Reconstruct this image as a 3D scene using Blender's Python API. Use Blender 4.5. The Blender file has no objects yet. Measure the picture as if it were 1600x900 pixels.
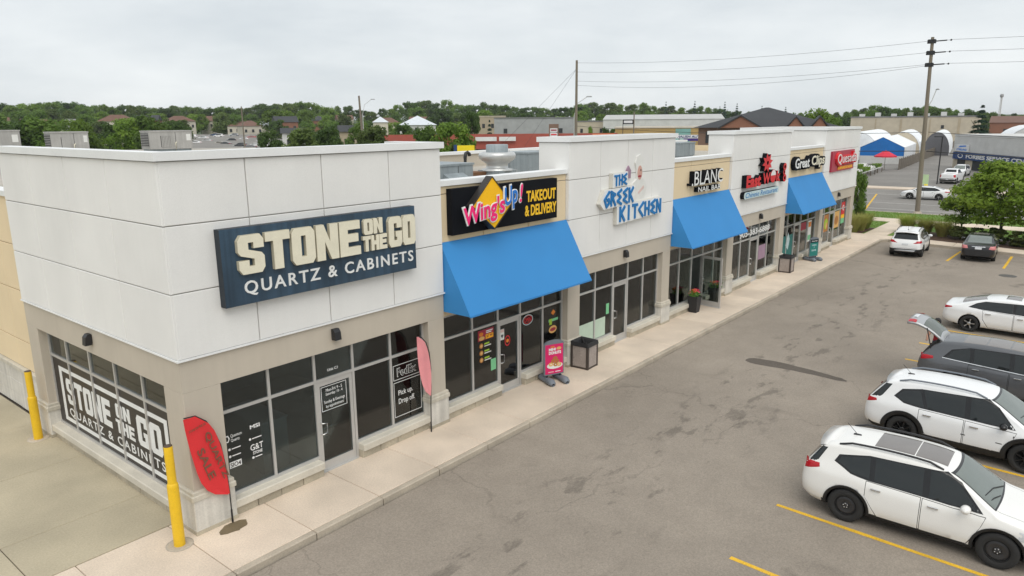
import bpy, bmesh, math, random
from mathutils import Vector, Matrix, Quaternion

random.seed(7)
R = math.radians
scene = bpy.context.scene
col = scene.collection

# ------------------------------------------------------------------ camera
cam_data = bpy.data.cameras.new('camera')
cam_data.sensor_width = 36.0
cam_data.lens = 1134.7 / 1600.0 * 36.0
cam_data.clip_start = 0.1
cam_data.clip_end = 6000
camera = bpy.data.objects.new('camera', cam_data)
col.objects.link(camera)
_f = Vector((0.75537444, 0.61615014, -0.22308845))
_r = Vector((0.63065841, -0.77602036, -0.00789736))
_u = Vector((0.17798713, 0.13472714, 0.97476622))
camera.matrix_world = Matrix(((_r.x, _u.x, -_f.x, -6.296), (_r.y, _u.y, -_f.y, -13.478), (_r.z, _u.z, -_f.z, 8.188), (0, 0, 0, 1)))
scene.camera = camera

# ------------------------------------------------------------------ sky: bright, even overcast over a Nishita sky
SUN_EL, SUN_AZ = 54.0, 229.0          # azimuth of the sun, counter-clockwise from +X
world = bpy.data.worlds.new('World')
scene.world = world
world.use_nodes = True
nt = world.node_tree
nt.nodes.clear()
out = nt.nodes.new('ShaderNodeOutputWorld')
bg = nt.nodes.new('ShaderNodeBackground')
bg.inputs['Strength'].default_value = 0.1
sky = nt.nodes.new('ShaderNodeTexSky')
sky.sky_type = 'NISHITA'
sky.sun_disc = False
sky.sun_elevation = R(SUN_EL)
sky.sun_rotation = R(90 - SUN_AZ)
tc = nt.nodes.new('ShaderNodeTexCoord')
mp = nt.nodes.new('ShaderNodeMapping')
mp.inputs['Scale'].default_value = (1.0, 1.0, 3.6)
nz = nt.nodes.new('ShaderNodeTexNoise')
nz.inputs['Scale'].default_value = 2.6
nz.inputs['Detail'].default_value = 5
nz.inputs['Roughness'].default_value = 0.55
cr = nt.nodes.new('ShaderNodeValToRGB')
cr.color_ramp.elements[0].position = 0.33
cr.color_ramp.elements[0].color = (6.2, 6.65, 6.95, 1)
cr.color_ramp.elements[1].position = 0.68
cr.color_ramp.elements[1].color = (8.2, 8.5, 8.6, 1)
mx = nt.nodes.new('ShaderNodeMix')
mx.data_type = 'RGBA'
mx.inputs['Factor'].default_value = 0.95
nt.links.new(tc.outputs['Generated'], mp.inputs['Vector'])
nt.links.new(mp.outputs['Vector'], nz.inputs['Vector'])
nt.links.new(nz.outputs['Fac'], cr.inputs['Fac'])
nt.links.new(sky.outputs['Color'], mx.inputs['A'])
nt.links.new(cr.outputs['Color'], mx.inputs['B'])
nt.links.new(mx.outputs['Result'], bg.inputs['Color'])
nt.links.new(bg.outputs['Background'], out.inputs['Surface'])

sun_data = bpy.data.lights.new('sun', 'SUN')
sun_data.energy = 1.5
sun_data.angle = R(50)
sun_data.color = (1.0, 0.95, 0.88)
sun = bpy.data.objects.new('sun', sun_data)
col.objects.link(sun)
sun.location = (0, 0, 60)
_sd = Vector((math.cos(R(SUN_EL)) * math.cos(R(SUN_AZ)), math.cos(R(SUN_EL)) * math.sin(R(SUN_AZ)), math.sin(R(SUN_EL))))
sun.rotation_euler = _sd.to_track_quat('Z', 'Y').to_euler()

vs = scene.view_settings
vs.view_transform = 'Standard'
vs.look = 'None'
vs.exposure = 0.20
vs.gamma = 1.0
vs.use_curve_mapping = False
scene.cycles.max_bounces = 6
scene.cycles.transparent_max_bounces = 12
scene.cycles.use_adaptive_sampling = True

# ------------------------------------------------------------------ helpers
def tag(o, label=None, cat=None, group=None, kind=None):
    if label: o['label'] = label
    if cat: o['category'] = cat
    if group: o['group'] = group
    if kind: o['kind'] = kind
    return o

def thing(name, loc, label, cat, group=None, rz=0.0):
    o = bpy.data.objects.new(name, None)
    o.empty_display_size = 0.3
    col.objects.link(o)
    o.location = loc
    o.rotation_euler = (0, 0, rz)
    return tag(o, label, cat, group)

def add_obj(name, me, parent=None, loc=None, rot=None):
    o = bpy.data.objects.new(name, me)
    col.objects.link(o)
    if parent is not None: o.parent = parent
    if loc is not None: o.location = loc
    if rot is not None: o.rotation_euler = rot
    return o

def copy_tree(o, parent=None):
    c = o.copy()
    col.objects.link(c)
    c.parent = parent
    for ch in list(o.children):
        copy_tree(ch, c)
    return c

class MB:
    """collects geometry for one mesh"""
    def __init__(self): self.v = []; self.f = []; self.m = []; self.sm = []
    def add(self, vs, fs, mi=0, smooth=False):
        b = len(self.v)
        self.v += [tuple(p) for p in vs]
        for f in fs:
            self.f.append(tuple(b + i for i in f)); self.m.append(mi); self.sm.append(smooth)
        return self
    def box(self, x0, x1, y0, y1, z0, z1, mi=0):
        return self.add([(x0,y0,z0),(x1,y0,z0),(x1,y1,z0),(x0,y1,z0),(x0,y0,z1),(x1,y0,z1),(x1,y1,z1),(x0,y1,z1)],
                        [(0,3,2,1),(4,5,6,7),(0,1,5,4),(1,2,6,5),(2,3,7,6),(3,0,4,7)], mi)
    def bbox(self, x0, x1, y0, y1, z0, z1, b=0.02, mi=0):
        """box with its vertical and top edges chamfered"""
        b = min(b, (x1-x0)*.45, (y1-y0)*.45, (z1-z0)*.45)
        def ring(i, z): return [(x0+b+i,y0+i,z),(x1-b-i,y0+i,z),(x1-i,y0+b+i,z),(x1-i,y1-b-i,z),(x1-b-i,y1-i,z),(x0+b+i,y1-i,z),(x0+i,y1-b-i,z),(x0+i,y0+b+i,z)]
        vs = ring(0, z0) + ring(0, z1-b) + ring(b*.999, z1)
        fs = [tuple(range(7,-1,-1)), tuple(range(16,24))]
        for k in (0, 8):
            for i in range(8): fs.append((k+i, k+(i+1)%8, k+8+(i+1)%8, k+8+i))
        return self.add(vs, fs, mi)
    def prism(self, pts, axis, a, b, mi=0):
        """polygon pts in the two other axes extruded along axis from a to b"""
        def P(p, t): return {'x': (t, p[0], p[1]), 'y': (p[0], t, p[1]), 'z': (p[0], p[1], t)}[axis]
        n = len(pts)
        vs = [P(p, a) for p in pts] + [P(p, b) for p in pts]
        fs = [tuple(range(n)), tuple(range(2*n-1, n-1, -1))] + [(i, (i+1)%n + 0, (i+1)%n + n, i+n)[::-1] for i in range(n)]
        return self.add(vs, fs, mi)
    def tube(self, pts, r, n=8, mi=0, r1=None, cap=True, smooth=True):
        pts = [Vector(p) for p in pts]
        vs = []; k = len(pts)
        up = Vector((0,0,1))
        for i, p in enumerate(pts):
            d = (pts[min(i+1,k-1)] - pts[max(i-1,0)]).normalized()
            a = d.cross(up)
            if a.length < 1e-3: a = d.cross(Vector((0,1,0)))
            a.normalize(); b2 = a.cross(d)
            rr = r if r1 is None else r + (r1-r)*i/(k-1)
            if isinstance(r, (list, tuple)): rr = r[i]
            for j in range(n):
                t = 2*math.pi*j/n
                vs.append(p + (a*math.cos(t) + b2*math.sin(t))*rr)
        fs = []
        for i in range(k-1):
            for j in range(n): fs.append((i*n+j, i*n+(j+1)%n, (i+1)*n+(j+1)%n, (i+1)*n+j))
        self.add(vs, fs, mi, smooth)
        if cap:
            self.add(vs[:n], [tuple(range(n-1,-1,-1))], mi); self.add(vs[-n:], [tuple(range(n))], mi)
        return self
    def lathe(self, prof, c=(0,0,0), n=20, mi=0, smooth=True, axis='z', cap=True):
        """prof: (radius, height) pairs"""
        vs = []; k = len(prof)
        for (r, h) in prof:
            for j in range(n):
                t = 2*math.pi*j/n
                if axis == 'z': vs.append((c[0]+r*math.cos(t), c[1]+r*math.sin(t), c[2]+h))
                else: vs.append((c[0]+r*math.cos(t), c[1]-h, c[2]+r*math.sin(t)))
        fs = []
        for i in range(k-1):
            for j in range(n): fs.append((i*n+j, i*n+(j+1)%n, (i+1)*n+(j+1)%n, (i+1)*n+j))
        self.add(vs, fs, mi, smooth)
        if cap and prof[0][0] > 1e-6: self.add(vs[:n], [tuple(range(n-1,-1,-1))], mi)
        if cap and prof[-1][0] > 1e-6: self.add(vs[-n:], [tuple(range(n))], mi)
        return self
    def mesh(self, name, mats):
        me = bpy.data.meshes.new(name)
        me.from_pydata(self.v, [], self.f)
        if not isinstance(mats, (list, tuple)): mats = [mats]
        for m in mats: me.materials.append(m)
        if len(mats) > 1: me.polygons.foreach_set('material_index', self.m)
        me.polygons.foreach_set('use_smooth', self.sm)
        me.update()
        return me
    def build(self, name, mats, parent=None, loc=None, rot=None):
        return add_obj(name, self.mesh(name, mats), parent, loc, rot)

def box(name, m, parent, x0, x1, y0, y1, z0, z1, b=0):
    mb = MB()
    (mb.bbox(x0, x1, y0, y1, z0, z1, b) if b else mb.box(x0, x1, y0, y1, z0, z1))
    return mb.build(name, m, parent)

# ------------------------------------------------------------------ materials (procedural)
MATS = {}
def nodes_of(name):
    m = bpy.data.materials.new(name)
    m.use_nodes = True
    n = m.node_tree.nodes; l = m.node_tree.links
    return m, n, l, n['Principled BSDF']

def surf(name, c, rough=0.7, var=0.12, scale=2.5, fine=0.06, fscale=40, bump=0.0, metal=0.0, spec=0.5, streak=0.0, coat=0.0, rnd=0.0, stretch=(1,1,1)):
    """paint / concrete / metal: base colour with soft blotches, fine grain and optional vertical streaks"""
    m, n, l, p = nodes_of(name)
    p.inputs['Roughness'].default_value = rough
    p.inputs['Metallic'].default_value = metal
    p.inputs['Specular IOR Level'].default_value = spec
    p.inputs['Coat Weight'].default_value = coat
    p.inputs['Coat Roughness'].default_value = 0.04
    geo = n.new('ShaderNodeNewGeometry')
    mp = n.new('ShaderNodeMapping'); mp.inputs['Scale'].default_value = stretch
    l.new(geo.outputs['Position'], mp.inputs['Vector'])
    def noise(sc, det, vec):
        t = n.new('ShaderNodeTexNoise'); t.inputs['Scale'].default_value = sc; t.inputs['Detail'].default_value = det
        l.new(vec, t.inputs['Vector']); return t.outputs['Fac']
    def mul(col_out, fac_out, amt):
        mr = n.new('ShaderNodeMapRange'); mr.inputs['From Min'].default_value = 0.3; mr.inputs['From Max'].default_value = 0.7
        mr.inputs['To Min'].default_value = 1 - amt; mr.inputs['To Max'].default_value = 1 + amt
        l.new(fac_out, mr.inputs['Value'])
        vm = n.new('ShaderNodeVectorMath'); vm.operation = 'SCALE'
        l.new(col_out, vm.inputs[0]); l.new(mr.outputs['Result'], vm.inputs['Scale'])
        return vm.outputs['Vector']
    rgb = n.new('ShaderNodeRGB'); rgb.outputs[0].default_value = (*c, 1)
    co = rgb.outputs[0]
    if var: co = mul(co, noise(scale, 4, mp.outputs['Vector']), var)
    if fine: co = mul(co, noise(fscale, 3, mp.outputs['Vector']), fine)
    if streak:
        m2 = n.new('ShaderNodeMapping'); m2.inputs['Scale'].default_value = (5, 5, 0.22)
        l.new(geo.outputs['Position'], m2.inputs['Vector'])
        co = mul(co, noise(1.6, 4, m2.outputs['Vector']), streak)
    if rnd:
        oi = n.new('ShaderNodeObjectInfo')
        mr = n.new('ShaderNodeMapRange'); mr.inputs['To Min'].default_value = 1-rnd; mr.inputs['To Max'].default_value = 1+rnd
        l.new(oi.outputs['Random'], mr.inputs['Value'])
        vm = n.new('ShaderNodeVectorMath'); vm.operation = 'SCALE'
        l.new(co, vm.inputs[0]); l.new(mr.outputs['Result'], vm.inputs['Scale']); co = vm.outputs['Vector']
    l.new(co, p.inputs['Base Color'])
    if bump:
        b = n.new('ShaderNodeBump'); b.inputs['Strength'].default_value = bump; b.inputs['Distance'].default_value = 0.01
        l.new(noise(fscale*1.6, 3, mp.outputs['Vector']), b.inputs['Height']); l.new(b.outputs['Normal'], p.inputs['Normal'])
    MATS[name] = m
    return m

def plain(name, c, rough=0.5, metal=0.0, spec=0.5, coat=0.0):
    return surf(name, c, rough, 0.05, 3.0, 0.03, 25, 0, metal, spec, 0, coat)

def glass(name, tint=(0.2,0.22,0.22), refl=0.06, rough=0.03):
    """pane: tinted see-through with a Fresnel mirror"""
    m = bpy.data.materials.new(name); m.use_nodes = True
    n = m.node_tree.nodes; l = m.node_tree.links
    n.remove(n['Principled BSDF'])
    tr = n.new('ShaderNodeBsdfTransparent'); tr.inputs['Color'].default_value = (*tint, 1)
    gl = n.new('ShaderNodeBsdfGlossy'); gl.inputs['Roughness'].default_value = rough; gl.inputs['Color'].default_value = (0.9,0.93,0.93,1)
    lw = n.new('ShaderNodeFresnel'); lw.inputs['IOR'].default_value = 1.5
    geo = n.new('ShaderNodeNewGeometry'); t = n.new('ShaderNodeTexNoise'); t.inputs['Scale'].default_value = 0.8
    b = n.new('ShaderNodeBump'); b.inputs['Strength'].default_value = 0.02; b.inputs['Distance'].default_value = 0.05
    l.new(geo.outputs['Position'], t.inputs['Vector']); l.new(t.outputs['Fac'], b.inputs['Height']); l.new(b.outputs['Normal'], gl.inputs['Normal'])
    ad = n.new('ShaderNodeMath'); ad.operation = 'ADD'; ad.inputs[1].default_value = refl
    l.new(lw.outputs['Fac'], ad.inputs[0])
    mix = n.new('ShaderNodeMixShader')
    l.new(ad.outputs[0], mix.inputs['Fac']); l.new(tr.outputs[0], mix.inputs[1]); l.new(gl.outputs[0], mix.inputs[2])
    l.new(mix.outputs[0], n['Material Output'].inputs['Surface'])
    MATS[name] = m
    return m

def asphalt(name, c, crack=1.0, stain=1.0, scale=1.0, lane=False):
    m, n, l, p = nodes_of(name)
    p.inputs['Roughness'].default_value = 0.88
    p.inputs['Specular IOR Level'].default_value = 0.3
    geo = n.new('ShaderNodeNewGeometry'); pos = geo.outputs['Position']
    def noise(sc, det=4, vec=pos, rough=0.5):
        t = n.new('ShaderNodeTexNoise'); t.inputs['Scale'].default_value = sc; t.inputs['Detail'].default_value = det
        t.inputs['Roughness'].default_value = rough
        l.new(vec, t.inputs['Vector']); return t
    def rng(o, a, b, c0, c1):
        mr = n.new('ShaderNodeMapRange'); mr.inputs['From Min'].default_value = a; mr.inputs['From Max'].default_value = b
        mr.inputs['To Min'].default_value = c0; mr.inputs['To Max'].default_value = c1
        l.new(o, mr.inputs['Value']); return mr.outputs['Result']
    def mm(a, b, op='MULTIPLY'):
        q = n.new('ShaderNodeMath'); q.operation = op
        l.new(a, q.inputs[0])
        if isinstance(b, float): q.inputs[1].default_value = b
        else: l.new(b, q.inputs[1])
        return q.outputs[0]
    f = rng(noise(0.16*scale, 5).outputs['Fac'], .3, .7, .87, 1.12)
    f = mm(f, rng(noise(1.3*scale, 4).outputs['Fac'], .3, .7, .95, 1.05))
    f = mm(f, rng(noise(30, 4, rough=.8).outputs['Fac'], .25, .75, .68, 1.32))
    # cracks: warped cells, only in worn areas
    wv = n.new('ShaderNodeVectorMath'); wv.operation = 'MULTIPLY_ADD'
    wn = noise(0.9, 4); wn.noise_dimensions = '3D'
    l.new(wn.outputs['Color'], wv.inputs[0]); wv.inputs[1].default_value = (1.6, 1.6, 0); l.new(pos, wv.inputs[2])
    for sc, w, th in ((0.11, 0.0035, 0.47), (0.45, 0.009, 0.56), (2.4, 0.025, 0.63)):
        vo = n.new('ShaderNodeTexVoronoi'); vo.feature = 'DISTANCE_TO_EDGE'; vo.inputs['Scale'].default_value = sc
        l.new(wv.outputs[0], vo.inputs['Vector'])
        line = rng(vo.outputs['Distance'], w*.25, w, 1.0, 0.0)
        msk = rng(noise(0.21, 3).outputs['Fac'], th, th+.08, 0.0, 1.0)
        f = mm(f, rng(mm(line, msk), 0, 1, 1.0, 1 - 0.30*crack))
    # old oil and tyre stains
    mpp = n.new('ShaderNodeMapping'); mpp.inputs['Scale'].default_value = (1.0, 0.45, 1); l.new(pos, mpp.inputs['Vector'])
    st = rng(noise(0.8, 3, mpp.outputs['Vector']).outputs['Fac'], .66, .74, 0, 1)
    f = mm(f, rng(st, 0, 1, 1.0, 1 - 0.16*stain))
    if lane:      # tyre and drip marks along the driving lane
        sx = n.new('ShaderNodeSeparateXYZ'); l.new(pos, sx.inputs[0])
        lm = mm(rng(sx.outputs['Y'], -7.6, -6.4, 0, 1), rng(sx.outputs['Y'], -3.9, -4.7, 0, 1))
        mq = n.new('ShaderNodeMapping'); mq.inputs['Scale'].default_value = (.55, 1.3, 1); mq.inputs['Rotation'].default_value = (0, 0, .25); l.new(pos, mq.inputs['Vector'])
        sm = rng(noise(1.5, 4, mq.outputs['Vector'], .6).outputs['Fac'], .57, .64, 0, 1)
        f = mm(f, rng(mm(sm, lm), 0, 1, 1.0, 0.68))
        lo = mm(rng(sx.outputs['Y'], -12.5, -11, 0, 1), rng(sx.outputs['Y'], -8.8, -9.6, 0, 1))
        so = rng(noise(.9, 3).outputs['Fac'], .60, .72, 0, 1)
        f = mm(f, rng(mm(so, lo), 0, 1, 1.0, 0.66))
    rgb = n.new('ShaderNodeRGB'); rgb.outputs[0].default_value = (*c, 1)
    vm = n.new('ShaderNodeVectorMath'); vm.operation = 'SCALE'
    l.new(rgb.outputs[0], vm.inputs[0]); l.new(f, vm.inputs['Scale']); l.new(vm.outputs[0], p.inputs['Base Color'])
    b = n.new('ShaderNodeBump'); b.inputs['Strength'].default_value = 0.35; b.inputs['Distance'].default_value = 0.01
    l.new(noise(60, 2).outputs['Fac'], b.inputs['Height']); l.new(b.outputs['Normal'], p.inputs['Normal'])
    MATS[name] = m
    return m

asphalt('asphalt', (0.292, 0.252, 0.208), .6, lane=True)
asphalt('road_asphalt', (0.235, 0.222, 0.205), 0.5, 0.8)
surf('concrete', (0.66, 0.555, 0.445), 0.85, 0.13, 0.7, 0.10, 30, 0.25, rnd=0.05)
surf('apron_concrete', (0.45, 0.395, 0.285), 0.85, 0.16, 0.5, 0.09, 26, 0.25, rnd=0.04)
surf('kerb_concrete', (0.45, 0.39, 0.31), 0.85, 0.16, 1.2, 0.10, 30, 0.2, rnd=0.05)
surf('joint_dirt', (0.10, 0.085, 0.065), 0.95)
surf('stucco_white', (0.80, 0.795, 0.775), 0.85, 0.045, 0.5, 0.03, 60, 0.14, streak=0.010, rnd=0.014)
surf('stucco_tan', (0.78, 0.635, 0.42), 0.85, 0.04, 0.6, 0.025, 60, 0.12, streak=0.015, rnd=0.012)
surf('stucco_taupe', (0.52, 0.465, 0.385), 0.85, 0.05, 0.8, 0.03, 50, 0.12, streak=0.02)
surf('joint_grey', (0.46, 0.44, 0.41), 0.9)
surf('flashing', (0.82, 0.83, 0.83), 0.4, 0.04, 1.0, 0.02, 20)
surf('precast', (0.56, 0.52, 0.435), 0.8, 0.10, 1.4, 0.06, 30, 0.15, streak=0.10)
surf('stone_block', (0.42, 0.375, 0.29), 0.85, 0.16, 2.2, 0.10, 30, 0.3, rnd=0.12)
surf('pale_block', (0.60, 0.575, 0.52), 0.85, 0.12, 1.5, 0.06, 30, 0.2, streak=0.12)
surf('aluminium', (0.55, 0.54, 0.52), 0.42, 0.05, 2, 0.02, 20, metal=0.35)
glass('shop_glass', (0.50, 0.57, 0.59), 0.03)
glass('clear_glass', (0.78, 0.84, 0.81), 0.04)
surf('roof_membrane', (0.42, 0.39, 0.34), 0.9, 0.2, 0.3, 0.1, 12)
surf('interior_wall', (0.46, 0.46, 0.45), 0.9)
surf('interior_floor', (0.26, 0.24, 0.22), 0.6)
surf('interior_dark', (0.05, 0.05, 0.05), 0.8)
plain('black_metal', (0.018, 0.018, 0.02), 0.45)
plain('black_plastic', (0.022, 0.022, 0.024), 0.6)
plain('grey_plastic', (0.17, 0.19, 0.22), 0.6)
plain('chrome', (0.75, 0.75, 0.75), 0.18, 1.0)
surf('yellow_paint', (0.80, 0.50, 0.015), 0.45, 0.06, 3, 0.04, 25)
surf('road_yellow', (0.74, 0.44, 0.03), 0.75, 0.12, 2.0, 0.22, 35)
surf('road_white', (0.62, 0.60, 0.56), 0.75, 0.15, 1.5, 0.18, 30)
surf('awning_blue', (0.034, 0.24, 0.57), 0.7, 0.03, 0.8, 0.03, 90, 0.1)
plain('white_vinyl', (0.82, 0.82, 0.82), 0.5)
surf('mulch', (0.075, 0.040, 0.024), 0.95, 0.3, 3, 0.45, 26, 0.6)
surf('soil', (0.12, 0.10, 0.06), 0.95, 0.3, 0.05, 0.2, 3)
surf('lawn', (0.115, 0.20, 0.028), 0.95, 0.16, 0.35, 0.22, 14, 0.5)
surf('far_field', (0.11, 0.135, 0.05), 0.95, 0.3, 0.02, 0.2, 0.6)
# ------------------------------------------------------------------ the ground and its surfaces
def sheet(name, pts, z, m, kind='structure'):
    mb = MB(); mb.add([(x, y, z) for x, y in pts], [tuple(range(len(pts)))])
    return tag(mb.build(name, m), kind=kind)

M = MATS
gm = MB(); N = 48
gm.add([(0, 0, -0.45)] + [(5000*math.cos(2*math.pi*i/N), 5000*math.sin(2*math.pi*i/N), -0.45) for i in range(N)], [(0, i+1, (i+1) % N + 1) for i in range(N)])
tag(gm.build('ground', M['far_field']), kind='structure')
sheet('parking_lot', [(-40, -70), (42, -70), (47.75, -10), (48.95, -1.9), (-40, -1.9)], -0.15, M['asphalt'])
sheet('yard', [(-60, 0.1), (49, 0.1), (49, 60), (-60, 60)], -0.20, M['asphalt'])
sheet('lawn', [(45, -70), (66.2, -70), (66.2, 60), (49, 60), (49, 0.5), (49.8, -1.9), (48.6, -10)], -0.06, M['lawn'])
sheet('road', [(66.5, -200), (92, -200), (91.4, 200), (66.2, 200)], -0.20, M['road_asphalt'])
sheet('far_lot', [(94.5, -60), (300, -60), (300, 27), (250, 24), (125, 13.5), (94.5, 10.5)], -0.19, M['road_asphalt'])
sheet('garden_yard', [(94.5, 8), (125, 11), (250, 21), (300, 90), (94.5, 70)], -0.21, M['road_asphalt'])

# front sidewalk: single slabs with open joints, and a kerb in single stones
walk = MB().box(-14.6, 50.9, -1.66, 0.9, -0.3, -0.035).build('sidewalk', M['joint_dirt']); tag(walk, kind='structure')
kerb = MB().box(-14.6, 48.85, -1.84, -1.70, -0.4, -0.05).build('kerb', M['joint_dirt']); tag(kerb, kind='structure')
xs = [3.34 + 1.79*k for k in range(-10, 27)]
slab_me = MB().bbox(0.006, 1.784, -1.695, 0.8, -0.2, 0.0, 0.012).mesh('slab', M['concrete'])
kerb_me = MB().bbox(0.006, 1.784, -1.86, -1.70, -0.35, 0.0, 0.022).mesh('kerb_stone', M['kerb_concrete'])
for k, x in enumerate(xs):
    if x < 48.8:
        o = add_obj('slab', slab_me, walk, (x, 0, random.uniform(-.003, .003)))
    if x < 47.2: add_obj('kerb_stone', kerb_me, kerb, (x, 0, random.uniform(-.002, .004)))
mb = MB().prism([(48.10, -1.86), (48.6, -1.93), (48.98, -2.2), (49.15, -2.05), (48.7, -1.72), (48.10, -1.70)], 'z', -0.35, 0.0)
mb.build('kerb_stone', M['kerb_concrete'], kerb)
# kerb and walk at the head of the far stalls
hk = MB().prism([(48.98, -2.2), (47.55, -10.2), (42.5, -40), (42.66, -40), (47.72, -10.2), (49.14, -2.2)], 'z', -0.35, 0.0)
hk.build('kerb_stone', M['kerb_concrete'], kerb)
mb = MB()
hw = tag(MB().prism([(49.16, -2.2), (47.74, -10.2), (42.7, -40), (44.2, -40), (49.2, -10.2), (50.85, -2.2)], 'z', -0.3, -0.03).build('head_walk', M['joint_dirt']), kind='structure')
for k in range(9):
    t0, t1 = k/4.0, (k+1)/4.0 - 0.004
    def L(t): return 49.16 - 1.42*t, -2.2 - 8.0*t
    (a0, b0), (a1, b1) = L(t0), L(t1)
    MB().prism([(a0, b0), (a1, b1), (a1+1.6, b1), (a0+1.65, b0)], 'z', -0.2, 0.0).build('slab', M['concrete'], hw)
mb = MB().prism([(48.86, -1.68), (49.14, -2.18), (50.85, -2.18), (50.9, 0.8), (48.86, 0.8)], 'z', -0.2, -0.002)
mb.build('slab', M['concrete'], walk)
# path to the street and the street sidewalk
path = tag(MB().box(50.9, 59.1, -1.62, -0.18, -0.3, -0.035).build('path', M['joint_dirt']), kind='structure')
for k in range(5): MB().bbox(50.93+1.64*k, 52.55+1.64*k, -1.65, -0.15, -0.2, 0.0, .01).build('slab', M['concrete'], path)
sw = tag(MB().box(59.2, 61.3, -60, 60, -0.3, -0.04).build('street_sidewalk', M['joint_dirt']), kind='structure')
for k in range(24): MB().bbox(59.15, 61.35, -22+1.6*k, -20.42+1.6*k, -0.2, -0.008, .01).build('slab', M['concrete'], sw)
tag(MB().box(59.16, 61.34, -60, -22.05, -0.2, -0.008).build('street_sidewalk', M['concrete']), kind='structure')
tag(MB().box(66.2, 66.5, -200, 200, -0.4, -0.04).build('road_kerb', M['kerb_concrete']), kind='structure')
tag(MB().box(91.6, 94.5, -200, 200, -0.4, -0.07).build('far_sidewalk', M['concrete']), kind='structure')
# planted beds
sheet('planting_bed', [(50.9, 0.1), (54.6, -0.1), (54.6, 6), (48.2, 6), (48.2, 0.9), (50.9, 0.9)], -0.03, M['mulch'])
sheet('planting_bed', [(50.86, -2.0), (55, -2.0), (54.2, -9), (51.5, -22), (46.5, -24), (49.25, -10.2)], -0.03, M['mulch'])

# concrete apron along the side of the building
apron = tag(MB().box(-16, 0.2, 0.02, 34, -0.3, -0.03).build('apron', M['joint_dirt']), kind='structure')
ax = [0.18, -2.74, -5.6, -8.5, -11.4, -14.6]
ay = [0.82, 2.60, 5.85, 9.1, 12.4, 15.7, 19, 22.3, 25.6, 29, 32.4]
for i in range(5):
    for j in range(10):
        if j == 0 and False: continue
        MB().bbox(ax[i+1]+.008, ax[i]-.008, ay[j]+.008, ay[j+1]-.008, -0.2, random.uniform(-.004, .002), .01).build('slab', M['apron_concrete'], apron)
# painted lines
def stripe(name, a, b, w, m, z=-0.146):
    a = Vector((*a, z)); b = Vector((*b, z)); d = (b-a).normalized(); s = Vector((-d.y, d.x, 0))*w/2
    n = max(1, int((b-a).length/0.5)); mb = MB(); pts = []
    for i in range(n+1):
        p = a + (b-a)*i/n; j = s*random.uniform(.9, 1.08)
        pts += [p+j, p-j]
    mb.add(pts, [(2*i, 2*i+1, 2*i+3, 2*i+2) for i in range(n)])
    return tag(mb.build(name, m), kind='structure')
for x in (6.18, 8.74, 11.3, 13.86, 16.35, 21.6, 24.05, 26.6, 29.2, 31.8):
    stripe('parking_line', (x, -8.75), (x-.25, -14.2), 0.11, M['road_yellow'])
stripe('parking_line', (43.3, -6.66), (47.6, -6.8), 0.14, M['road_yellow'])
stripe('parking_line', (42.6, -9.58), (47.3, -9.55), 0.14, M['road_yellow'])
stripe('parking_line', (42.1, -12.3), (46.9, -12.2), 0.14, M['road_yellow'])
stripe('road_line', (70.0, -60), (70.0, 40), 0.16, M['road_white'], -0.194)
stripe('road_line', (75.6, -60), (75.6, 40), 0.14, M['road_white'], -0.194)
stripe('road_line', (68.2, 4.0), (84.8, 6.8), 0.17, M['road_yellow'], -0.194)
stripe('road_line', (85.0, -60), (85.0, 40), 0.14, M['road_white'], -0.194)
# manhole cover and dark sealed patch in the lot
tag(MB().lathe([(0.42, 0), (0.42, .006), (0.36, .010), (0.0, .010)], (40.4, -10.0, -0.149), 28).build('manhole_cover', surf('cast_iron', (0.10, 0.095, 0.085), 0.7, 0.2, 20)),
    'dark round manhole cover in the lot behind the black sedan', 'manhole cover')
asphalt('wet_patch', (0.115, 0.098, 0.082), 0.6, 0.3)
BZ = 0
def blot(pts, z=-0.1465, m='wet_patch', name='asphalt_patch'):
    mb = MB(); c = [sum(p[0] for p in pts)/len(pts), sum(p[1] for p in pts)/len(pts)]
    out = []
    n = len(pts)
    for i in range(n):
        a, b = pts[i], pts[(i+1) % n]; p0 = pts[i-1]; p3 = pts[(i+2) % n]
        for t in (0, .25, .5, .75):
            q = [0.5*((2*a[k]) + (-p0[k]+b[k])*t + (2*p0[k]-5*a[k]+4*b[k]-p3[k])*t*t + (-p0[k]+3*a[k]-3*b[k]+p3[k])*t**3) for k in (0, 1)]
            out.append((q[0]+random.uniform(-.02, .02), q[1]+random.uniform(-.02, .02), z))
    global BZ; BZ = (BZ+1) % 60
    out = [(p[0], p[1], p[2]-BZ*0.00002*1.0) for p in out]
    mb.add(out, [tuple(range(len(out)))])
    return tag(mb.build(name, M[m]), kind='structure')
blot([(17.98, -4.35), (18.42, -4.5), (18.52, -5.4), (18.36, -6.5), (18.12, -7.55), (17.85, -7.7), (17.92, -6.5), (17.9, -5.6), (17.82, -4.9)])
asphalt('old_stain', (0.255, 0.228, 0.196), 0.6, 0.3)
for k in range(0):   # drip and tyre stains left in the driving lane
    x = random.choice([random.uniform(12, 26), random.uniform(8, 40)]); y = random.uniform(-8.3, -5.2)
    a = random.uniform(.15, .5); b = random.uniform(.08, .22)
    t = random.uniform(-.4, .4)
    blot([(x+a*math.cos(q)*math.cos(t)*random.uniform(.6, 1.1)-b*math.sin(q)*math.sin(t), y+a*math.cos(q)*math.sin(t)+b*math.sin(q)*random.uniform(.6, 1.1)) for q in [2*math.pi*i/7 for i in range(7)]], -0.1475, 'old_stain', 'asphalt_stain')
surf('damp_concrete', (0.17, 0.13, 0.075), 0.55, 0.2, 3)
blot([(0.28, -.30), (0.45, -0.16), (0.70, -.13), (0.90, -.22), (0.88, -.38), (0.70, -.50), (0.48, -.50), (0.30, -.42)], 0.0035, 'damp_concrete', 'damp_stain')

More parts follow.
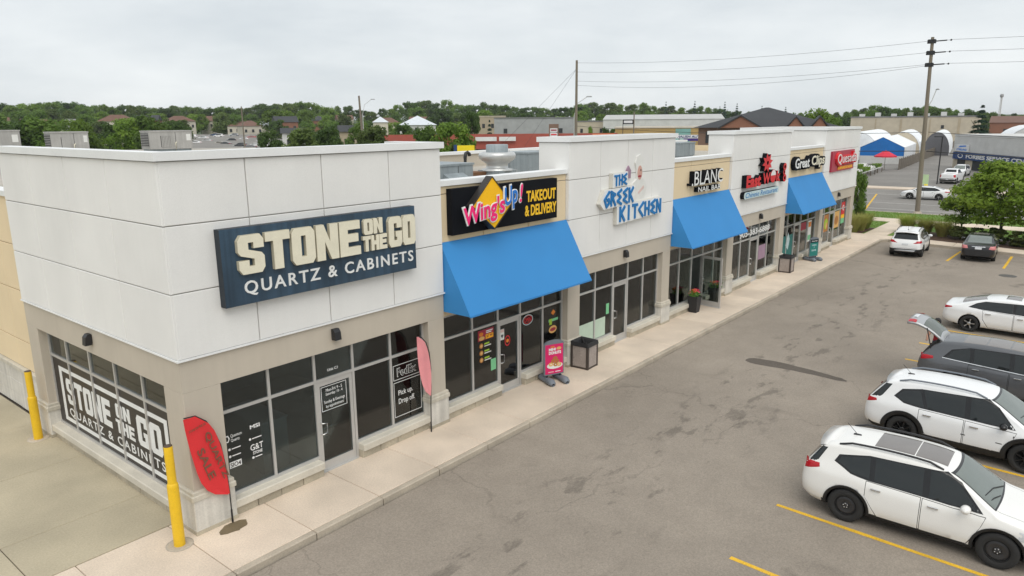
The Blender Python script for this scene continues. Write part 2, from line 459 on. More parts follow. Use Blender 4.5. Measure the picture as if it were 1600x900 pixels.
# ------------------------------------------------------------------ the shopping strip
mall = thing('strip_mall', (0, 0, 0), 'long white and tan stucco shopping strip with corner tower and glazed shopfronts', 'building')
Z1, Z2, Z3, ZT = 6.336, 5.035, 3.728, 7.70
TOWERS = [(0.0, 7.29, 8.35), (13.18, 20.49, 1.2), (26.30, 34.0, 1.2), (40.27, 47.82, 5.3)]
BAYS = [(7.29, 13.18), (20.49, 26.30), (34.0, 40.27)]
_pcache = {}
def panel(parent, face, a0, a1, z0, z1, pos, m, t=0.045):
    """one stucco panel; face '-y': spans x, '-x': spans y, '+x'"""
    g = 0.011; i = 0.009
    w, h = round(a1-a0-2*g, 4), round(z1-z0-2*g, 4)
    key = (face, w, h, m.name, t)
    if key not in _pcache:
        f = [(0,0),(w,0),(w,h),(0,h)]; q = [(i,i),(w-i,i),(w-i,h-i),(i,h-i)]
        vs = [(x, t, z) for x, z in f] + [(x, i, z) for x, z in f] + [(x, 0, z) for x, z in q]
        fs = [(0,3,2,1)][:0] + [(k, (k+1)%4, (k+1)%4+4, k+4) for k in range(4)] + [(k+4, (k+1)%4+4, (k+1)%4+8, k+8) for k in range(4)] + [(8,9,10,11)]
        if face == '-x': vs = [(y, w - x, z) for x, y, z in vs]
        if face == '+x': vs = [(-y, x, z) for x, y, z in vs]
        _pcache[key] = MB().add(vs, fs).mesh('panel', m)
    loc = (a0+g, pos, z0+g) if face == '-y' else (pos, a0+g, z0+g)
    return add_obj('panel', _pcache[key], parent, loc)

def cap(parent, pts, z0, z1, m='flashing'):
    return MB().prism(pts, 'z', z0, z1).build('parapet_cap', M[m], parent)

for ti, (x0, x1, dp) in enumerate(TOWERS):
    core = MB()
    # the tower is a ring of parapet walls round a sunk roof
    core.box(x0+.01, x1-.01, 0.005, 0.25, Z3+.01, ZT-.16).box(x0+.01, x0+.26, 0.25, dp, Z3+.01, ZT-.16).box(x1-.26, x1-.01, 0.25, max(dp if ti else 1.7, 1.2), Z3+.01, ZT-.16)
    if ti: core.box(x0+.26, x1-.26, dp-.25, dp, Z3+.01, ZT-.16)
    tw = core.build('tower', M['joint_grey'], mall)
    cols = [x0] + ([1.75, 3.59, 5.53] if ti == 0 else [x0+(x1-x0)*k/4 for k in (1, 2, 3)]) + [x1]
    rows = [Z3, Z2, Z1, ZT-.17]
    for i in range(4):
        for j in range(3): panel(tw, '-y', cols[i], cols[i+1], rows[j], rows[j+1], -0.04, M['stucco_white'])
    ys = [0, 2.15, 4.25, 6.38, 8.35] if ti == 0 else ([0, dp] if dp < 3 else [0, 2.6, dp])
    for i in range(len(ys)-1):
        for j in range(3): panel(tw, '-x', ys[i]-(.04 if i == 0 else 0), ys[i+1], rows[j], rows[j+1], x0-0.035, M['stucco_white'])
    for j in range(3): panel(tw, '+x', 0, min(dp, 1.7), rows[j], rows[j+1], x1+0.03, M['stucco_white'])
    # metal coping, mitred front and side pieces
    d2 = dp if ti else 1.7
    cap(tw, [(x0-.09, -.10), (x1+.09, -.10), (x1-.30, .30), (x0+.30, .30)], ZT-.16, ZT)
    cap(tw, [(x0-.09, -.10), (x0+.30, .30), (x0+.30, dp+.05), (x0-.09, dp+.05)], ZT-.161, ZT-.002)
    cap(tw, [(x1+.09, -.10), (x1+.09, d2+.05), (x1-.30, d2+.05), (x1-.30, .30)], ZT-.161, ZT-.002)
    if ti: cap(tw, [(x0+.3, dp-.25), (x1-.3, dp-.25), (x1-.3, dp+.05), (x0+.3, dp+.05)], ZT-.162, ZT-.004)
    # taupe band over the shopfront with a small drip edge
    ln = MB().box(x0, x1, 0.0, 0.30, 3.04, Z3)
    if ti == 0: ln.box(0.0, 0.30, 0.30, 8.35, 3.04, Z3-.002)
    ln = ln.build('lintel', M['stucco_taupe'], mall)
    MB().box(x0-.055, x1+.02, -0.055, 0.0, Z3-.035, Z3+.004).build('drip_edge', M['flashing'], ln)
    if ti == 0: MB().box(-.055, 0.0, 0.0, 8.37, Z3-.035, Z3+.003).build('drip_edge', M['flashing'], ln)

for (x0, x1) in BAYS:
    core = MB().box(x0+.03, x1-.03, 0.13, 0.40, 2.95, 6.54).build('recessed_wall', M['joint_grey'], mall)
    cols = [x0+.04, x0+.04+(x1-x0-.08)*.30, x0+.04+(x1-x0-.08)*.66, x1-.04]
    for i in range(3):
        panel(core, '-y', cols[i], cols[i+1], 5.0, 6.336, 0.09, M['stucco_tan'])
        panel(core, '-y', cols[i], cols[i+1], 6.336, 6.55, 0.09, M['stucco_tan'])
        panel(core, '-y', cols[i], cols[i+1], 3.0, 5.0, 0.09, M['stucco_tan'])
    cap(core, [(x0+.01, 0.03), (x1-.01, 0.03), (x1-.01, .50), (x0+.01, .50)], 6.55, 6.69)

# pillars: taupe shaft, moulded cap, pale block base
def pillar(x0, x1, y0, y1, side=False):
    p = MB().bbox(x0, x1, y0, y1, 0.93, 3.041, .012).build('pillar', M['stucco_taupe'], mall)
    MB().bbox(x0-.055, x1+.055, y0-.055, y1+.02, 0.0, 0.76, .015).build('pillar_base', M['pale_block'], p)
    MB().bbox(x0-.085, x1+.085, y0-.085, y1+.03, 0.755, 0.87, .02).build('pillar_cap', M['precast'], p)
    MB().bbox(x0-.06, x1+.06, y0-.06, y1+.02, 0.868, 0.95, .02).build('pillar_cap', M['precast'], p)
    MB().box(x0-.066, x1+.066, y0-.066, y1+.015, -0.02, 0.085).build('plinth', M['stone_block'], p)
pillar(0.0, 0.80, 0.0, 0.78)
for a, b in ((6.70, 7.29), (13.18, 13.90), (19.86, 20.49), (26.30, 27.0), (33.35, 34.0), (40.27, 40.95), (47.1, 47.82)):
    pillar(a, b, 0.0, 0.5)
pillar(0.0, 0.5, 7.65, 8.35)

FY = 0.25      # plane of the glazing
surf('sill_stone', (0.60, 0.56, 0.475), 0.8, 0.09, 1.4, 0.05, 30, 0.15)
def knee(st, a0, a1, face='-y'):
    """stone sill on a course of blocks between two points of the front"""
    n = max(1, round((a1-a0)/0.62))
    def B(name, m, u0, u1, d0, d1, z0, z1, b=.012):
        if face == '-y': MB().bbox(u0, u1, d0, d1, z0, z1, b).build(name, m, st)
        else: MB().bbox(d0, d1, u0, u1, z0, z1, b).build(name, m, st)
    B('sill', M['sill_stone'], a0, a1, -0.02, FY+.05, 0.205, 0.375, .02)
    for k in range(n):
        u0, u1 = a0+(a1-a0)*k/n, a0+(a1-a0)*(k+1)/n
        B('stone_block', M['stone_block'], u0+.006, u1-.006, 0.045+random.uniform(-.006, .006), FY+.1, 0.0, 0.203)

def storefront(cols, door, top=3.04, zt=2.30, face='-y', mat='shop_glass', y=FY, opendoor=False):
    """mullion grid with single panes; door = index of the column that is a door"""
    fr = MB(); w = .032; d0, d1 = y-.045, y+.045
    def FB(a0, a1, z0, z1, e=0.0):
        if face == '-y': fr.box(a0, a1, d0-e, d1+e, z0, z1)
        else: fr.box(d0-e, d1+e, a0, a1, z0, z1)
    z0 = 0.375
    for k, c in enumerate(cols):
        lo = 0.0 if door is not None and k in (door, door+1) else z0
        FB(c-w, c+w, lo, top)
    for k in range(len(cols)-1):
        a0, a1 = cols[k]+w, cols[k+1]-w
        FB(a0, a1, zt-w, zt+w, -.002); FB(a0, a1, top-.05, top, -.002)
        if k != door: FB(a0, a1, z0, z0+.07, -.002)
    st = fr.build('storefront', M['aluminium'], mall)
    def pane(a0, a1, z0_, z1_, par=st, m=mat):
        if face == '-y': return MB().box(a0-.01, a1+.01, y-.006, y+.006, z0_, z1_).build('pane', M[m], par)
        return MB().box(y-.006, y+.006, a0-.01, a1+.01, z0_, z1_).build('pane', M[m], par)
    for k in range(len(cols)-1):
        a0, a1 = cols[k]+w, cols[k+1]-w
        pane(a0, a1, zt+w-.01, top-.04)
        if k != door: pane(a0, a1, z0+.06, zt-w+.01)
    if door is not None:
        a0, a1 = cols[door]+w+.006, cols[door+1]-w-.006
        W = a1-a0; s = 0.085
        dm = MB().box(0, s, -.025, .025, .02, zt-w-.01).box(W-s, W, -.025, .025, .02, zt-w-.01).box(s, W-s, -.024, .024, .02, .24).box(s, W-s, -.024, .024, zt-w-.12, zt-w-.01)
        dr = dm.build('door', M['aluminium'], mall)
        MB().box(s-.01, W-s+.01, -.006, .006, .23, zt-w-.11).build('pane', M[mat], dr)
        h = MB().tube([(s*.5, -.03, 0.98), (s*.5+.01, -.10, 0.98), (s*.5+.06, -.12, .98)], .013, 8)
        h = MB().tube([(s*.55, -.02, 1.26), (s*.55, -.10, 1.26), (s*.55+.13, -.10, 1.24), (s*.55+.13, -.10, 1.00), (s*.55, -.10, 0.98), (s*.55, -.02, 0.98)], .018, 8)
        h.build('handle', M['chrome'], dr)
        MB().tube([(s, .07, 1.02), (W-s*.8, .07, 1.10)], .014, 6).build('push_bar', M['chrome'], dr)
        MB().box(-.03, W+.03, -.10, .06, 0.0, .018).build('threshold', M['aluminium'], dr)
        dr.location = (a0, y, 0)
        if opendoor:
            dr.location = (a1-.02, y-.05, 0); dr.rotation_euler = (0, 0, R(-98))
        knee(st, cols[0]+.0, cols[door]-w, face); knee(st, cols[door+1]+w, cols[-1], face)
    else:
        knee(st, cols[0], cols[-1], face)
    return st

storefront([0.83, 2.0, 3.2, 4.31, 5.52, 6.68], 2)
storefront([0.82, 2.28, 3.68, 5.07, 6.47, 7.63], None, face='-x')
storefront([7.33, 8.65, 9.80, 10.88, 12.06, 13.14], 2)
storefront([13.93, 15.19, 16.40, 17.47, 18.65, 19.83], 2)
storefront([20.53, 21.80, 23.0, 24.10, 25.30, 26.26], 2, mat='clear_glass', opendoor=True)
storefront([27.03, 28.45, 29.68, 30.85, 32.1, 33.32], 2, mat='clear_glass')
storefront([34.04, 35.2, 36.4, 37.5, 38.8, 40.23], 2, mat='clear_glass')
storefront([40.98, 42.0, 43.2, 44.3, 45.6, 47.07], 2, mat='clear_glass')

# rooms behind the glass
rm = MB().box(0.6, 47.4, 0.45, 7.0, -.02, 0.012).build('room_floor', M['interior_floor'], mall)
MB().box(0.6, 47.4, 0.5, 7.0, 3.06, 3.12).build('room_ceiling', M['interior_wall'], mall)
MB().box(0.6, 47.4, 7.0, 7.2, 0, 3.06).build('room_wall', M['interior_wall'], mall)
for x in (7.0, 13.5, 20.2, 26.6, 33.7, 40.6, 47.4):
    MB().box(x-.06, x+.06, 0.5, 7.0, 0.012, 3.058).build('partition', M['interior_wall'], mall)

# roof, rear parapet, end wall and the lower tan wing on the left
MB().box(0.3, 47.5, 0.3, 12.8, 5.6, 5.9).build('roof', M['roof_membrane'], mall)
rp = MB().box(7.0, 47.8, 12.8, 13.1, -0.2, 6.56).build('rear_wall', M['stucco_taupe'], mall)
cap(rp, [(7.0, 12.7), (47.9, 12.7), (47.9, 13.2), (7.0, 13.2)], 6.56, 6.70)
ew = MB().box(47.45, 47.72, 0.5, 12.8, -0.2, 6.3).build('end_wall', M['stucco_tan'], mall)
wing = MB().box(0.34, 0.6, 8.35, 44, 0, 6.36).box(0.6, 20, 43.7, 44, 0, 6.36).build('wing_wall', M['joint_grey'], mall)
ys = [8.36 + 2.15*k for k in range(12)]
for i in range(11):
    for (a, b) in ((1.35, 2.2), (2.2, 3.73), (3.73, 5.035), (5.035, 6.37)): panel(wing, '-x', ys[i], ys[i+1], a, b, 0.295, M['stucco_tan'])
cap(wing, [(0.22, 8.37), (0.7, 8.37), (0.7, 44.05), (0.22, 44.05)], 6.36, 6.50)
for k in range(60):      # split-face block base of the wing
    r_, c_ = k // 20, k % 20
    MB().bbox(0.235+random.uniform(-.006, .006), 0.5, 8.38+c_*.8+(.4 if r_ % 2 else 0), 9.17+c_*.8+(.4 if r_ % 2 else 0), 0.01+r_*.4, 0.402+r_*.4, .01).build('stone_block', M['pale_block'], wing)
MB().bbox(0.20, 0.5, 8.37, 24.8, 1.22, 1.35, .02).build('sill', M['precast'], wing)
MB().box(0.6, 20, 13.1, 43.7, 5.6, 5.95).build('roof', M['roof_membrane'], mall)
MB().box(20, 20.3, 13.1, 44, -.2, 6.3).build('wing_wall', M['stucco_tan'], mall)

# awnings
def awning(x0, x1, label):
    t = thing('awning', ((x0+x1)/2, 0.05, 3.2), label, 'awning', 'blue fabric awnings over the recessed shopfronts')
    h = (x1-x0)/2-.015; zt, zb, dp = 5.06-3.2, -.02, -1.0
    wall = 0.02
    n = 32; pts = []
    for i in range(n+1):
        x = -h+2*h*i/n
        sag = 0.022*abs(math.sin(math.pi*4*i/n))**.8
        pts += [(x, wall, zt), (x, wall+(dp-wall)*.5, (zt+zb)/2-sag), (x, dp, zb)]
    fs = []
    for i in range(n):
        for j in (0, 1): fs.append((3*i+j, 3*i+j+1, 3*i+3+j+1, 3*i+3+j))
    c = MB(); c.add(pts, fs, 0, True); c.build('canopy', M['awning_blue'], t)
    for s in (-1, 1):
        MB().prism([(wall, zt), (dp, zb), (wall, zb)], 'x', s*h-.006, s*h+.006).build('side_cloth', M['awning_blue'], t)
    MB().box(-h, h, dp-.012, dp+.012, zb-.03, zb+.02).build('hem', M['awning_blue'], t)
    fr = MB().tube([(-h+.03, dp+.04, zb-.01), (h-.03, dp+.04, zb-.01)], .02, 6)
    for k in range(5):
        x = -h+.04+(2*h-.08)*k/4
        fr.tube([(x, wall+.02, zt-.05), (x, dp+.06, zb+.0)], .016, 5); fr.tube([(x, wall+.02, zb), (x, dp+.06, zb)], .016, 5)
    fr.build('frame', M['aluminium'], t)
awning(7.30, 13.16, 'blue sloped awning nearest the corner tower, under the black sign')
awning(20.50, 26.28, 'blue sloped awning in the middle, over the open shop door')
awning(34.02, 40.25, 'blue sloped awning farthest along the strip')
# wall lamps
def wall_lamp(loc, rz, label):
    t = thing('wall_lamp', loc, label, 'wall lamp', 'black wall lamps on the taupe band', rz)
    MB().prism([(-.02, -.13), (-.17, -.13), (-.15, .06), (-.09, .13), (-.02, .13)], 'x', -.085, .085).build('housing', M['black_metal'], t)
    MB().box(-.065, .065, -.155, -.035, -.142, -.128).build('lens', plain('lamp_lens', (.6, .6, .55), .3), t)
    MB().box(-.06, .06, -.025, 0.0, -.10, .10).build('back_plate', M['black_metal'], t)
for x, lb in ((3.66, 'black wall lamp under the dark blue sign'), (16.8, 'black wall lamp below the blue and white letters'), (30.2, 'black wall lamp below the red letters'), (43.85, 'black wall lamp below the dark red sign')):
    wall_lamp((x, 0.0, 3.42), 0, lb)
wall_lamp((0.0, 4.15, 3.41), R(-90), 'black wall lamp on the side wall over the vinyl window')
# ------------------------------------------------------------------ lettering
def xf(face, pos):
    """2D (x, y, depth) -> wall: '-y' faces the lot, '-x' faces the side yard"""
    if face == '-y': return lambda x, y, d: (x, pos - d, y)
    return lambda x, y, d: (pos - d, -x, y)

def curve_mesh(cu):
    o = bpy.data.objects.new('tmp', cu)
    me = bpy.data.meshes.new_from_object(o)
    bpy.data.objects.remove(o); bpy.data.curves.remove(cu)
    vs = [v.co.copy() for v in me.vertices]; fs = [tuple(p.vertices) for p in me.polygons]; ns = [p.normal.copy() for p in me.polygons]
    bpy.data.meshes.remove(me)
    return vs, fs, ns

def islands(vs, fs):
    # weld doubles by rounding so that fronts and sides join up
    key = {}; rep = []
    for v in vs: rep.append(key.setdefault((round(v.x, 4), round(v.y, 4), round(v.z, 4)), len(key)))
    par = list(range(len(key)))
    def find(a):
        while par[a] != a: par[a] = par[par[a]]; a = par[a]
        return a
    for f in fs:
        a = find(rep[f[0]])
        for i in f[1:]: par[find(rep[i])] = a
    g = {}
    for k, f in enumerate(fs): g.setdefault(find(rep[f[0]]), []).append(k)
    out = []
    for ids in g.values():
        x = [vs[i].x for k in ids for i in fs[k]]
        out.append([min(x), max(x), ids])
    out.sort(key=lambda e: e[0])
    res = []
    for e in out:
        if res:
            r = res[-1]; ov = min(r[1], e[1]) - max(r[0], e[0])
            if ov > 0.5*min(r[1]-r[0], e[1]-e[0]): r[0] = min(r[0], e[0]); r[1] = max(r[1], e[1]); r[2] += e[2]; continue
        res.append(e)
    return [r[2] for r in res]

def place_mesh(name, data, parent, mats, T, each=True):
    vs, fs, ns = data
    groups = islands(vs, fs) if each else [list(range(len(fs)))]
    for ids in groups:
        idx = {}; nv = []; nf = []; mi = []
        for k in ids:
            q = []
            for i in fs[k]:
                if i not in idx: idx[i] = len(nv); nv.append(T(vs[i]))
                q.append(idx[i])
            nf.append(q); mi.append(0 if ns[k].z > 0.5 else 1)
        me = bpy.data.meshes.new(name); me.from_pydata(nv, [], nf)
        for m in (mats if isinstance(mats, (list, tuple)) else [mats]): me.materials.append(m)
        if isinstance(mats, (list, tuple)): me.polygons.foreach_set('material_index', mi)
        me.update()
        add_obj(name, me, parent)

def text(s, parent, mats, x0, x1, z0, z1, pos, face='-y', depth=0.004, bold=0.0, shear=0.0, each=False, slope=0.0, name=None, bevel=0.0, space=1.0):
    cu = bpy.data.curves.new('t', 'FONT'); cu.body = s; cu.size = 1; cu.offset = bold; cu.shear = shear; cu.extrude = 0.5
    cu.bevel_depth = bevel; cu.resolution_u = 3; cu.space_character = space
    d = curve_mesh(cu)
    X = [v.x for v in d[0]]; Y_ = [v.y for v in d[0]]
    ax, bx, ay, by = min(X), max(X), min(Y_), max(Y_)
    F = xf(face, pos)
    def T(v):
        u = (v.x-ax)/(bx-ax); w = (v.y-ay)/(by-ay)
        return F(x0+(x1-x0)*u, z0+(z1-z0)*w+slope*u, (v.z+.5)*depth)
    place_mesh(name or ('letter' if each else 'lettering'), d, parent, mats, T, each)

def shape(loops, parent, mats, pos, face='-y', depth=0.01, bevel=0.0, name='plate', each=False):
    """filled outline(s); inner loops are holes"""
    cu = bpy.data.curves.new('s', 'CURVE'); cu.dimensions = '2D'; cu.fill_mode = 'BOTH'; cu.extrude = 0.5; cu.bevel_depth = bevel; cu.bevel_resolution = 1
    for lp in loops:
        sp = cu.splines.new('POLY'); sp.points.add(len(lp)-1); sp.use_cyclic_u = True
        for p, q in zip(sp.points, lp): p.co = (q[0], q[1], 0, 1)
    d = curve_mesh(cu); F = xf(face, pos)
    zs = [v.z for v in d[0]]; za, zb = min(zs), max(zs)
    place_mesh(name, d, parent, mats, lambda v: F(v.x, v.y, (v.z-za)/(zb-za)*depth), each)

def ell(cx, cy, rx, ry, n=20, a0=0): return [(cx+rx*math.cos(a0+2*math.pi*i/n), cy+ry*math.sin(a0+2*math.pi*i/n)) for i in range(n)]
def rect(x0, x1, y0, y1): return [(x0, y0), (x1, y0), (x1, y1), (x0, y1)]
def rrect(x0, x1, y0, y1, r, n=5):
    o = []
    for cx, cy, a in ((x1-r, y1-r, 0), (x0+r, y1-r, 90), (x0+r, y0+r, 180), (x1-r, y0+r, 270)):
        for i in range(n+1): t = R(a+90*i/n); o.append((cx+r*math.cos(t), cy+r*math.sin(t)))
    return o
_c = .13
BLOCK = {
 'S': [[(_c,1),(1-_c,1),(1,1-_c),(1,.66),(.62,.66),(.62,.82),(.38,.82),(.38,.62),(.9,.51),(1,.42),(1,_c),(1-_c,0),(_c,0),(0,_c),(0,.34),(.38,.34),(.38,.18),(.62,.18),(.62,.38),(.1,.49),(0,.58),(0,1-_c)]],
 'T': [[(0,1),(1,1),(1,.78),(.68,.78),(.68,0),(.32,0),(.32,.78),(0,.78)]],
 'O': [[(_c,1),(1-_c,1),(1,1-_c),(1,_c),(1-_c,0),(_c,0),(0,_c),(0,1-_c)], [(.38,.80),(.38,.20),(.62,.20),(.62,.80)]],
 'N': [[(0,0),(0,1),(.34,1),(.64,.45),(.64,1),(1,1),(1,0),(.68,0),(.36,.58),(.36,0)]],
 'E': [[(0,0),(0,1),(1,1),(1,.77),(.38,.77),(.38,.62),(.9,.62),(.9,.40),(.38,.40),(.38,.23),(1,.23),(1,0)]],
 'H': [[(0,0),(0,1),(.34,1),(.34,.62),(.66,.62),(.66,1),(1,1),(1,0),(.66,0),(.66,.38),(.34,.38),(.34,0)]],
 'G': [[(_c,1),(1-_c,1),(1,1-_c),(1,.64),(.64,.64),(.64,.80),(.37,.80),(.37,.2),(.64,.2),(.64,.34),(.54,.34),(.54,.50),(1,.50),(1,_c),(1-_c,0),(_c,0),(0,_c),(0,1-_c)]],
}
def block_word(s, parent, mats, x0, x1, z0, z1, pos, face='-y', depth=0.01, gap=.14, bevel=0.0):
    n = len(s); w = (x1-x0)/(n+gap*(n-1))
    for k, ch in enumerate(s):
        a = x0+k*w*(1+gap)
        shape([[(a+p[0]*w, z0+p[1]*(z1-z0)) for p in lp] for lp in BLOCK[ch]], parent, mats, pos, face, depth, bevel, 'letter')

# ------------------------------------------------------------------ shop signs
surf('sign_navy', (0.030, 0.062, 0.100), 0.45, 0.30, 0.9, 0.06, 30, streak=0.28)
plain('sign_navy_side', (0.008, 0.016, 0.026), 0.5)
plain('cream', (0.80, 0.755, 0.60), 0.5)
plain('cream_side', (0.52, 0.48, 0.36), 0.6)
plain('sign_black', (0.006, 0.007, 0.010), 0.8, 0, .15)
plain('sign_yellow', (1.0, 0.54, 0.0), 0.45)
plain('letter_yellow', (0.95, 0.57, 0.02), 0.5)
plain('pink', (0.92, 0.012, 0.19), 0.45)
plain('letter_blue', (0.012, 0.19, 0.66), 0.45)
plain('greek_blue', (0.002, 0.17, 0.46), 0.45)
plain('red', (0.68, 0.02, 0.03), 0.45)
plain('dark_red', (0.33, 0.012, 0.04), 0.45)
plain('rose_panel', (0.42, 0.045, 0.075), 0.5)
plain('orange', (0.72, 0.22, 0.02), 0.5)
plain('letter_white', (0.80, 0.81, 0.80), 0.45)
plain('ice_blue', (0.55, 0.68, 0.70), 0.5)
plain('skin_print', (0.62, 0.36, 0.30), 0.6)
plain('teal', (0.012, 0.16, 0.145), 0.5)
plain('brown_vinyl', (0.022, 0.018, 0.017), 0.4)
plain('lime', (0.35, 0.55, 0.04), 0.5)
plain('food_brown', (0.42, 0.17, 0.04), 0.6)
plain('food_tan', (0.70, 0.42, 0.14), 0.6)
plain('paper_white', (0.75, 0.75, 0.72), 0.7)
plain('paper_green', (0.20, 0.55, 0.28), 0.7)

# 1 dark blue corner sign with cream block letters
t = thing('shop_sign', (0, 0, 0), 'weathered dark blue sign with cream block letters on the corner tower', 'sign')
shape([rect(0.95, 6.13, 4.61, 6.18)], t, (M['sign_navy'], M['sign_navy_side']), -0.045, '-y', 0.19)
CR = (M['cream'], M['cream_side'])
block_word('STONE', t, CR, 1.27, 4.32, 5.25, 6.02, -0.236, '-y', .09, .10, .010)
block_word('ON', t, CR, 4.46, 5.02, 5.66, 6.01, -0.236, '-y', .07, .10, .006)
block_word('THE', t, CR, 4.42, 5.14, 5.27, 5.62, -0.236, '-y', .07, .10, .006)
block_word('GO', t, CR, 5.20, 6.05, 5.27, 5.98, -0.236, '-y', .09, .10, .010)
text('QUARTZ & CABINETS', t, M['letter_white'], 1.38, 6.02, 4.77, 5.09, -0.236, '-y', .02, 0.012, each=True, space=1.25)

# 2 white on brown vinyl over the side window
t = thing('window_graphic', (0, 0, 0), 'dark vinyl window film with white block lettering on the side wall', 'window graphic')
for a, b in ((0.87, 2.24), (2.32, 3.64), (3.72, 5.03), (5.11, 6.43), (6.51, 7.59)):
    MB().box(FY-.014, FY-.008, a, b, .45, 2.262).build('film', M['brown_vinyl'], t)
GX = FY-.0145
shape([rect(-7.25, -1.36, .55, 2.05), rect(-7.08, -1.52, .66, 1.94)], t, M['letter_white'], GX, '-x', .002, name='border')
block_word('STONE', t, M['letter_white'], -6.9, -4.25, 1.08, 1.79, GX, '-x', .002, .12)
block_word('ON', t, M['letter_white'], -3.95, -3.20, 1.47, 1.82, GX, '-x', .002, .12)
block_word('THE', t, M['letter_white'], -4.02, -3.05, 1.07, 1.41, GX, '-x', .002, .12)
block_word('GO', t, M['letter_white'], -2.88, -1.70, 1.07, 1.81, GX, '-x', .002, .12)
text('QUARTZ & CABINETS', t, M['letter_white'], -6.9, -1.66, .70, .97, GX, '-x', .002, 0.012, each=True, space=1.25)

# 3 lettering on the corner shop's glass
GY = FY-.0095
t = thing('door_lettering', (0, 0, 0), 'white opening hours in a thin frame on the corner shop door', 'lettering')
def frame(t, x0, x1, z0, z1, w=.012, m='letter_white', pos=None):
    shape([rect(x0, x1, z0, z1), rect(x0+w, x1-w, z0+w, z1-w)], t, M[m], pos or GY, '-y', .002, name='border')
frame(t, 3.36, 4.10, 1.50, 2.11, .013)
text('Mon-Fri: 9 - 5', t, M['letter_white'], 3.50, 3.97, 1.965, 2.045, GY, bold=.0)
text('Saturday: 10 - 4', t, M['letter_white'], 3.49, 3.98, 1.855, 1.94, GY, bold=.0)
text('Sunday & Evenings', t, M['letter_white'], 3.43, 4.04, 1.66, 1.76, GY, bold=.0)
text('by appointment', t, M['letter_white'], 3.48, 4.0, 1.55, 1.64, GY, bold=.0)
t = thing('unit_lettering', (0, 0, 0), 'small white unit number on the glass above the corner shop door', 'lettering')
text('Unit C1', t, M['letter_white'], 3.58, 3.88, 2.46, 2.53, GY, bold=.012)
t = thing('window_lettering', (0, 0, 0), 'white framed parcel pick up and drop off notice on dark glass', 'lettering')
frame(t, 5.61, 6.56, 1.62, 2.03, .014); frame(t, 5.61, 6.58, .60, 1.56, .014)
text('FedEx', t, M['letter_white'], 5.74, 6.42, 1.70, 1.94, GY, bold=.03)
text('FedEx', t, M['brown_vinyl'], 5.755, 6.405, 1.712, 1.928, GY-.0025, bold=.004)
text('Pick up.', t, M['letter_white'], 5.76, 6.27, 1.14, 1.32, GY, bold=.002)
text('Drop off.', t, M['letter_white'], 5.76, 6.33, .90, 1.09, GY, bold=.002)
t = thing('window_lettering', (0, 0, 0), 'cluster of small white supplier names on the window beside the red flag', 'lettering')
text('MSI', t, M['letter_white'], 1.48, 1.72, 1.72, 1.81, GY, bold=.03)
text('G&T', t, M['letter_white'], 1.45, 1.76, 1.22, 1.36, GY, bold=.01)
text('STONE', t, M['letter_white'], 1.50, 1.73, 1.12, 1.19, GY, bold=.02)
text('Quantum', t, M['letter_white'], 1.02, 1.28, 1.68, 1.76, GY, bold=.0)
text('Quartz', t, M['letter_white'], 1.02, 1.22, 1.58, 1.66, GY, bold=.0)
shape([ell(.93, 1.68, .07, .09, 6), ell(.93, 1.68, .045, .06, 6)], t, M['letter_white'], GY, '-y', .002, name='emblem')
for (a, b, z) in ((1.46, 1.74, 1.48), (.97, 1.23, 1.42), (.97, 1.22, 1.26), (1.50, 1.72, 1.04)):
    shape([rect(a+.05, b, z, z+.022)], t, M['letter_white'], GY, '-y', .002, name='rule'); shape([ell(a, z+.012, .03, .03, 8)], t, M['letter_white'], GY, '-y', .002, name='emblem')
shape([rect(.94, 1.22, 1.0, 1.14)], t, M['letter_white'], GY, '-y', .002, name='plate')
text('SIO4', t, M['brown_vinyl'], .96, 1.20, 1.02, 1.12, GY-.0025, bold=.01)

# 4 black panel with a yellow diamond
t = thing('shop_sign', (0, 0, 0), 'black panel sign with yellow diamond and pink and blue letters', 'sign')
shape([rect(7.60, 12.36, 5.23, 6.47)], t, (M['sign_black'], M['sign_black']), 0.085, '-y', 0.20)
shape([[(8.98, 6.74), (9.86, 5.92), (9.06, 5.25), (8.14, 5.98)]], t, (M['sign_yellow'], plain('bronze', (0.03, 0.026, 0.024), .4)), -0.117, '-y', 0.22)
shape([[(8.98, 6.74), (9.86, 5.92), (9.06, 5.25), (8.14, 5.98)], [(8.98, 6.71), (8.175, 5.98), (9.06, 5.29), (9.82, 5.92)]], t, M['bronze'], -0.338, '-y', 0.02, name='border')
text("Wing's", t, M['letter_white'], 7.70, 9.50, 5.29, 6.02, -0.36, bold=.05, slope=.24, each=True, depth=.02)
text("Wing's", t, (M['pink'], M['letter_white']), 7.74, 9.46, 5.325, 5.985, -0.381, bold=.03, slope=.24, each=True, depth=.015)
text("Up", t, M['letter_white'], 9.42, 10.08, 5.66, 6.42, -0.36, bold=.045, slope=.10, each=True, depth=.02)
text("Up", t, (M['letter_blue'], M['letter_white']), 9.46, 10.04, 5.695, 6.385, -0.381, bold=.028, slope=.10, each=True, depth=.015)
text("!", t, M['letter_white'], 10.12, 10.31, 5.89, 6.47, -0.36, bold=.05, shear=.2, depth=.02, name='letter')
text("!", t, M['pink'], 10.145, 10.285, 5.92, 6.44, -0.381, bold=.012, shear=.2, depth=.015, name='letter')
text('TAKEOUT', t, M['letter_yellow'], 10.80, 12.28, 5.84, 6.18, -0.115, bold=.028, each=True, depth=.012)
text('& DELIVERY', t, M['letter_yellow'], 10.72, 12.32, 5.42, 5.75, -0.115, bold=.024, each=True, depth=.012)

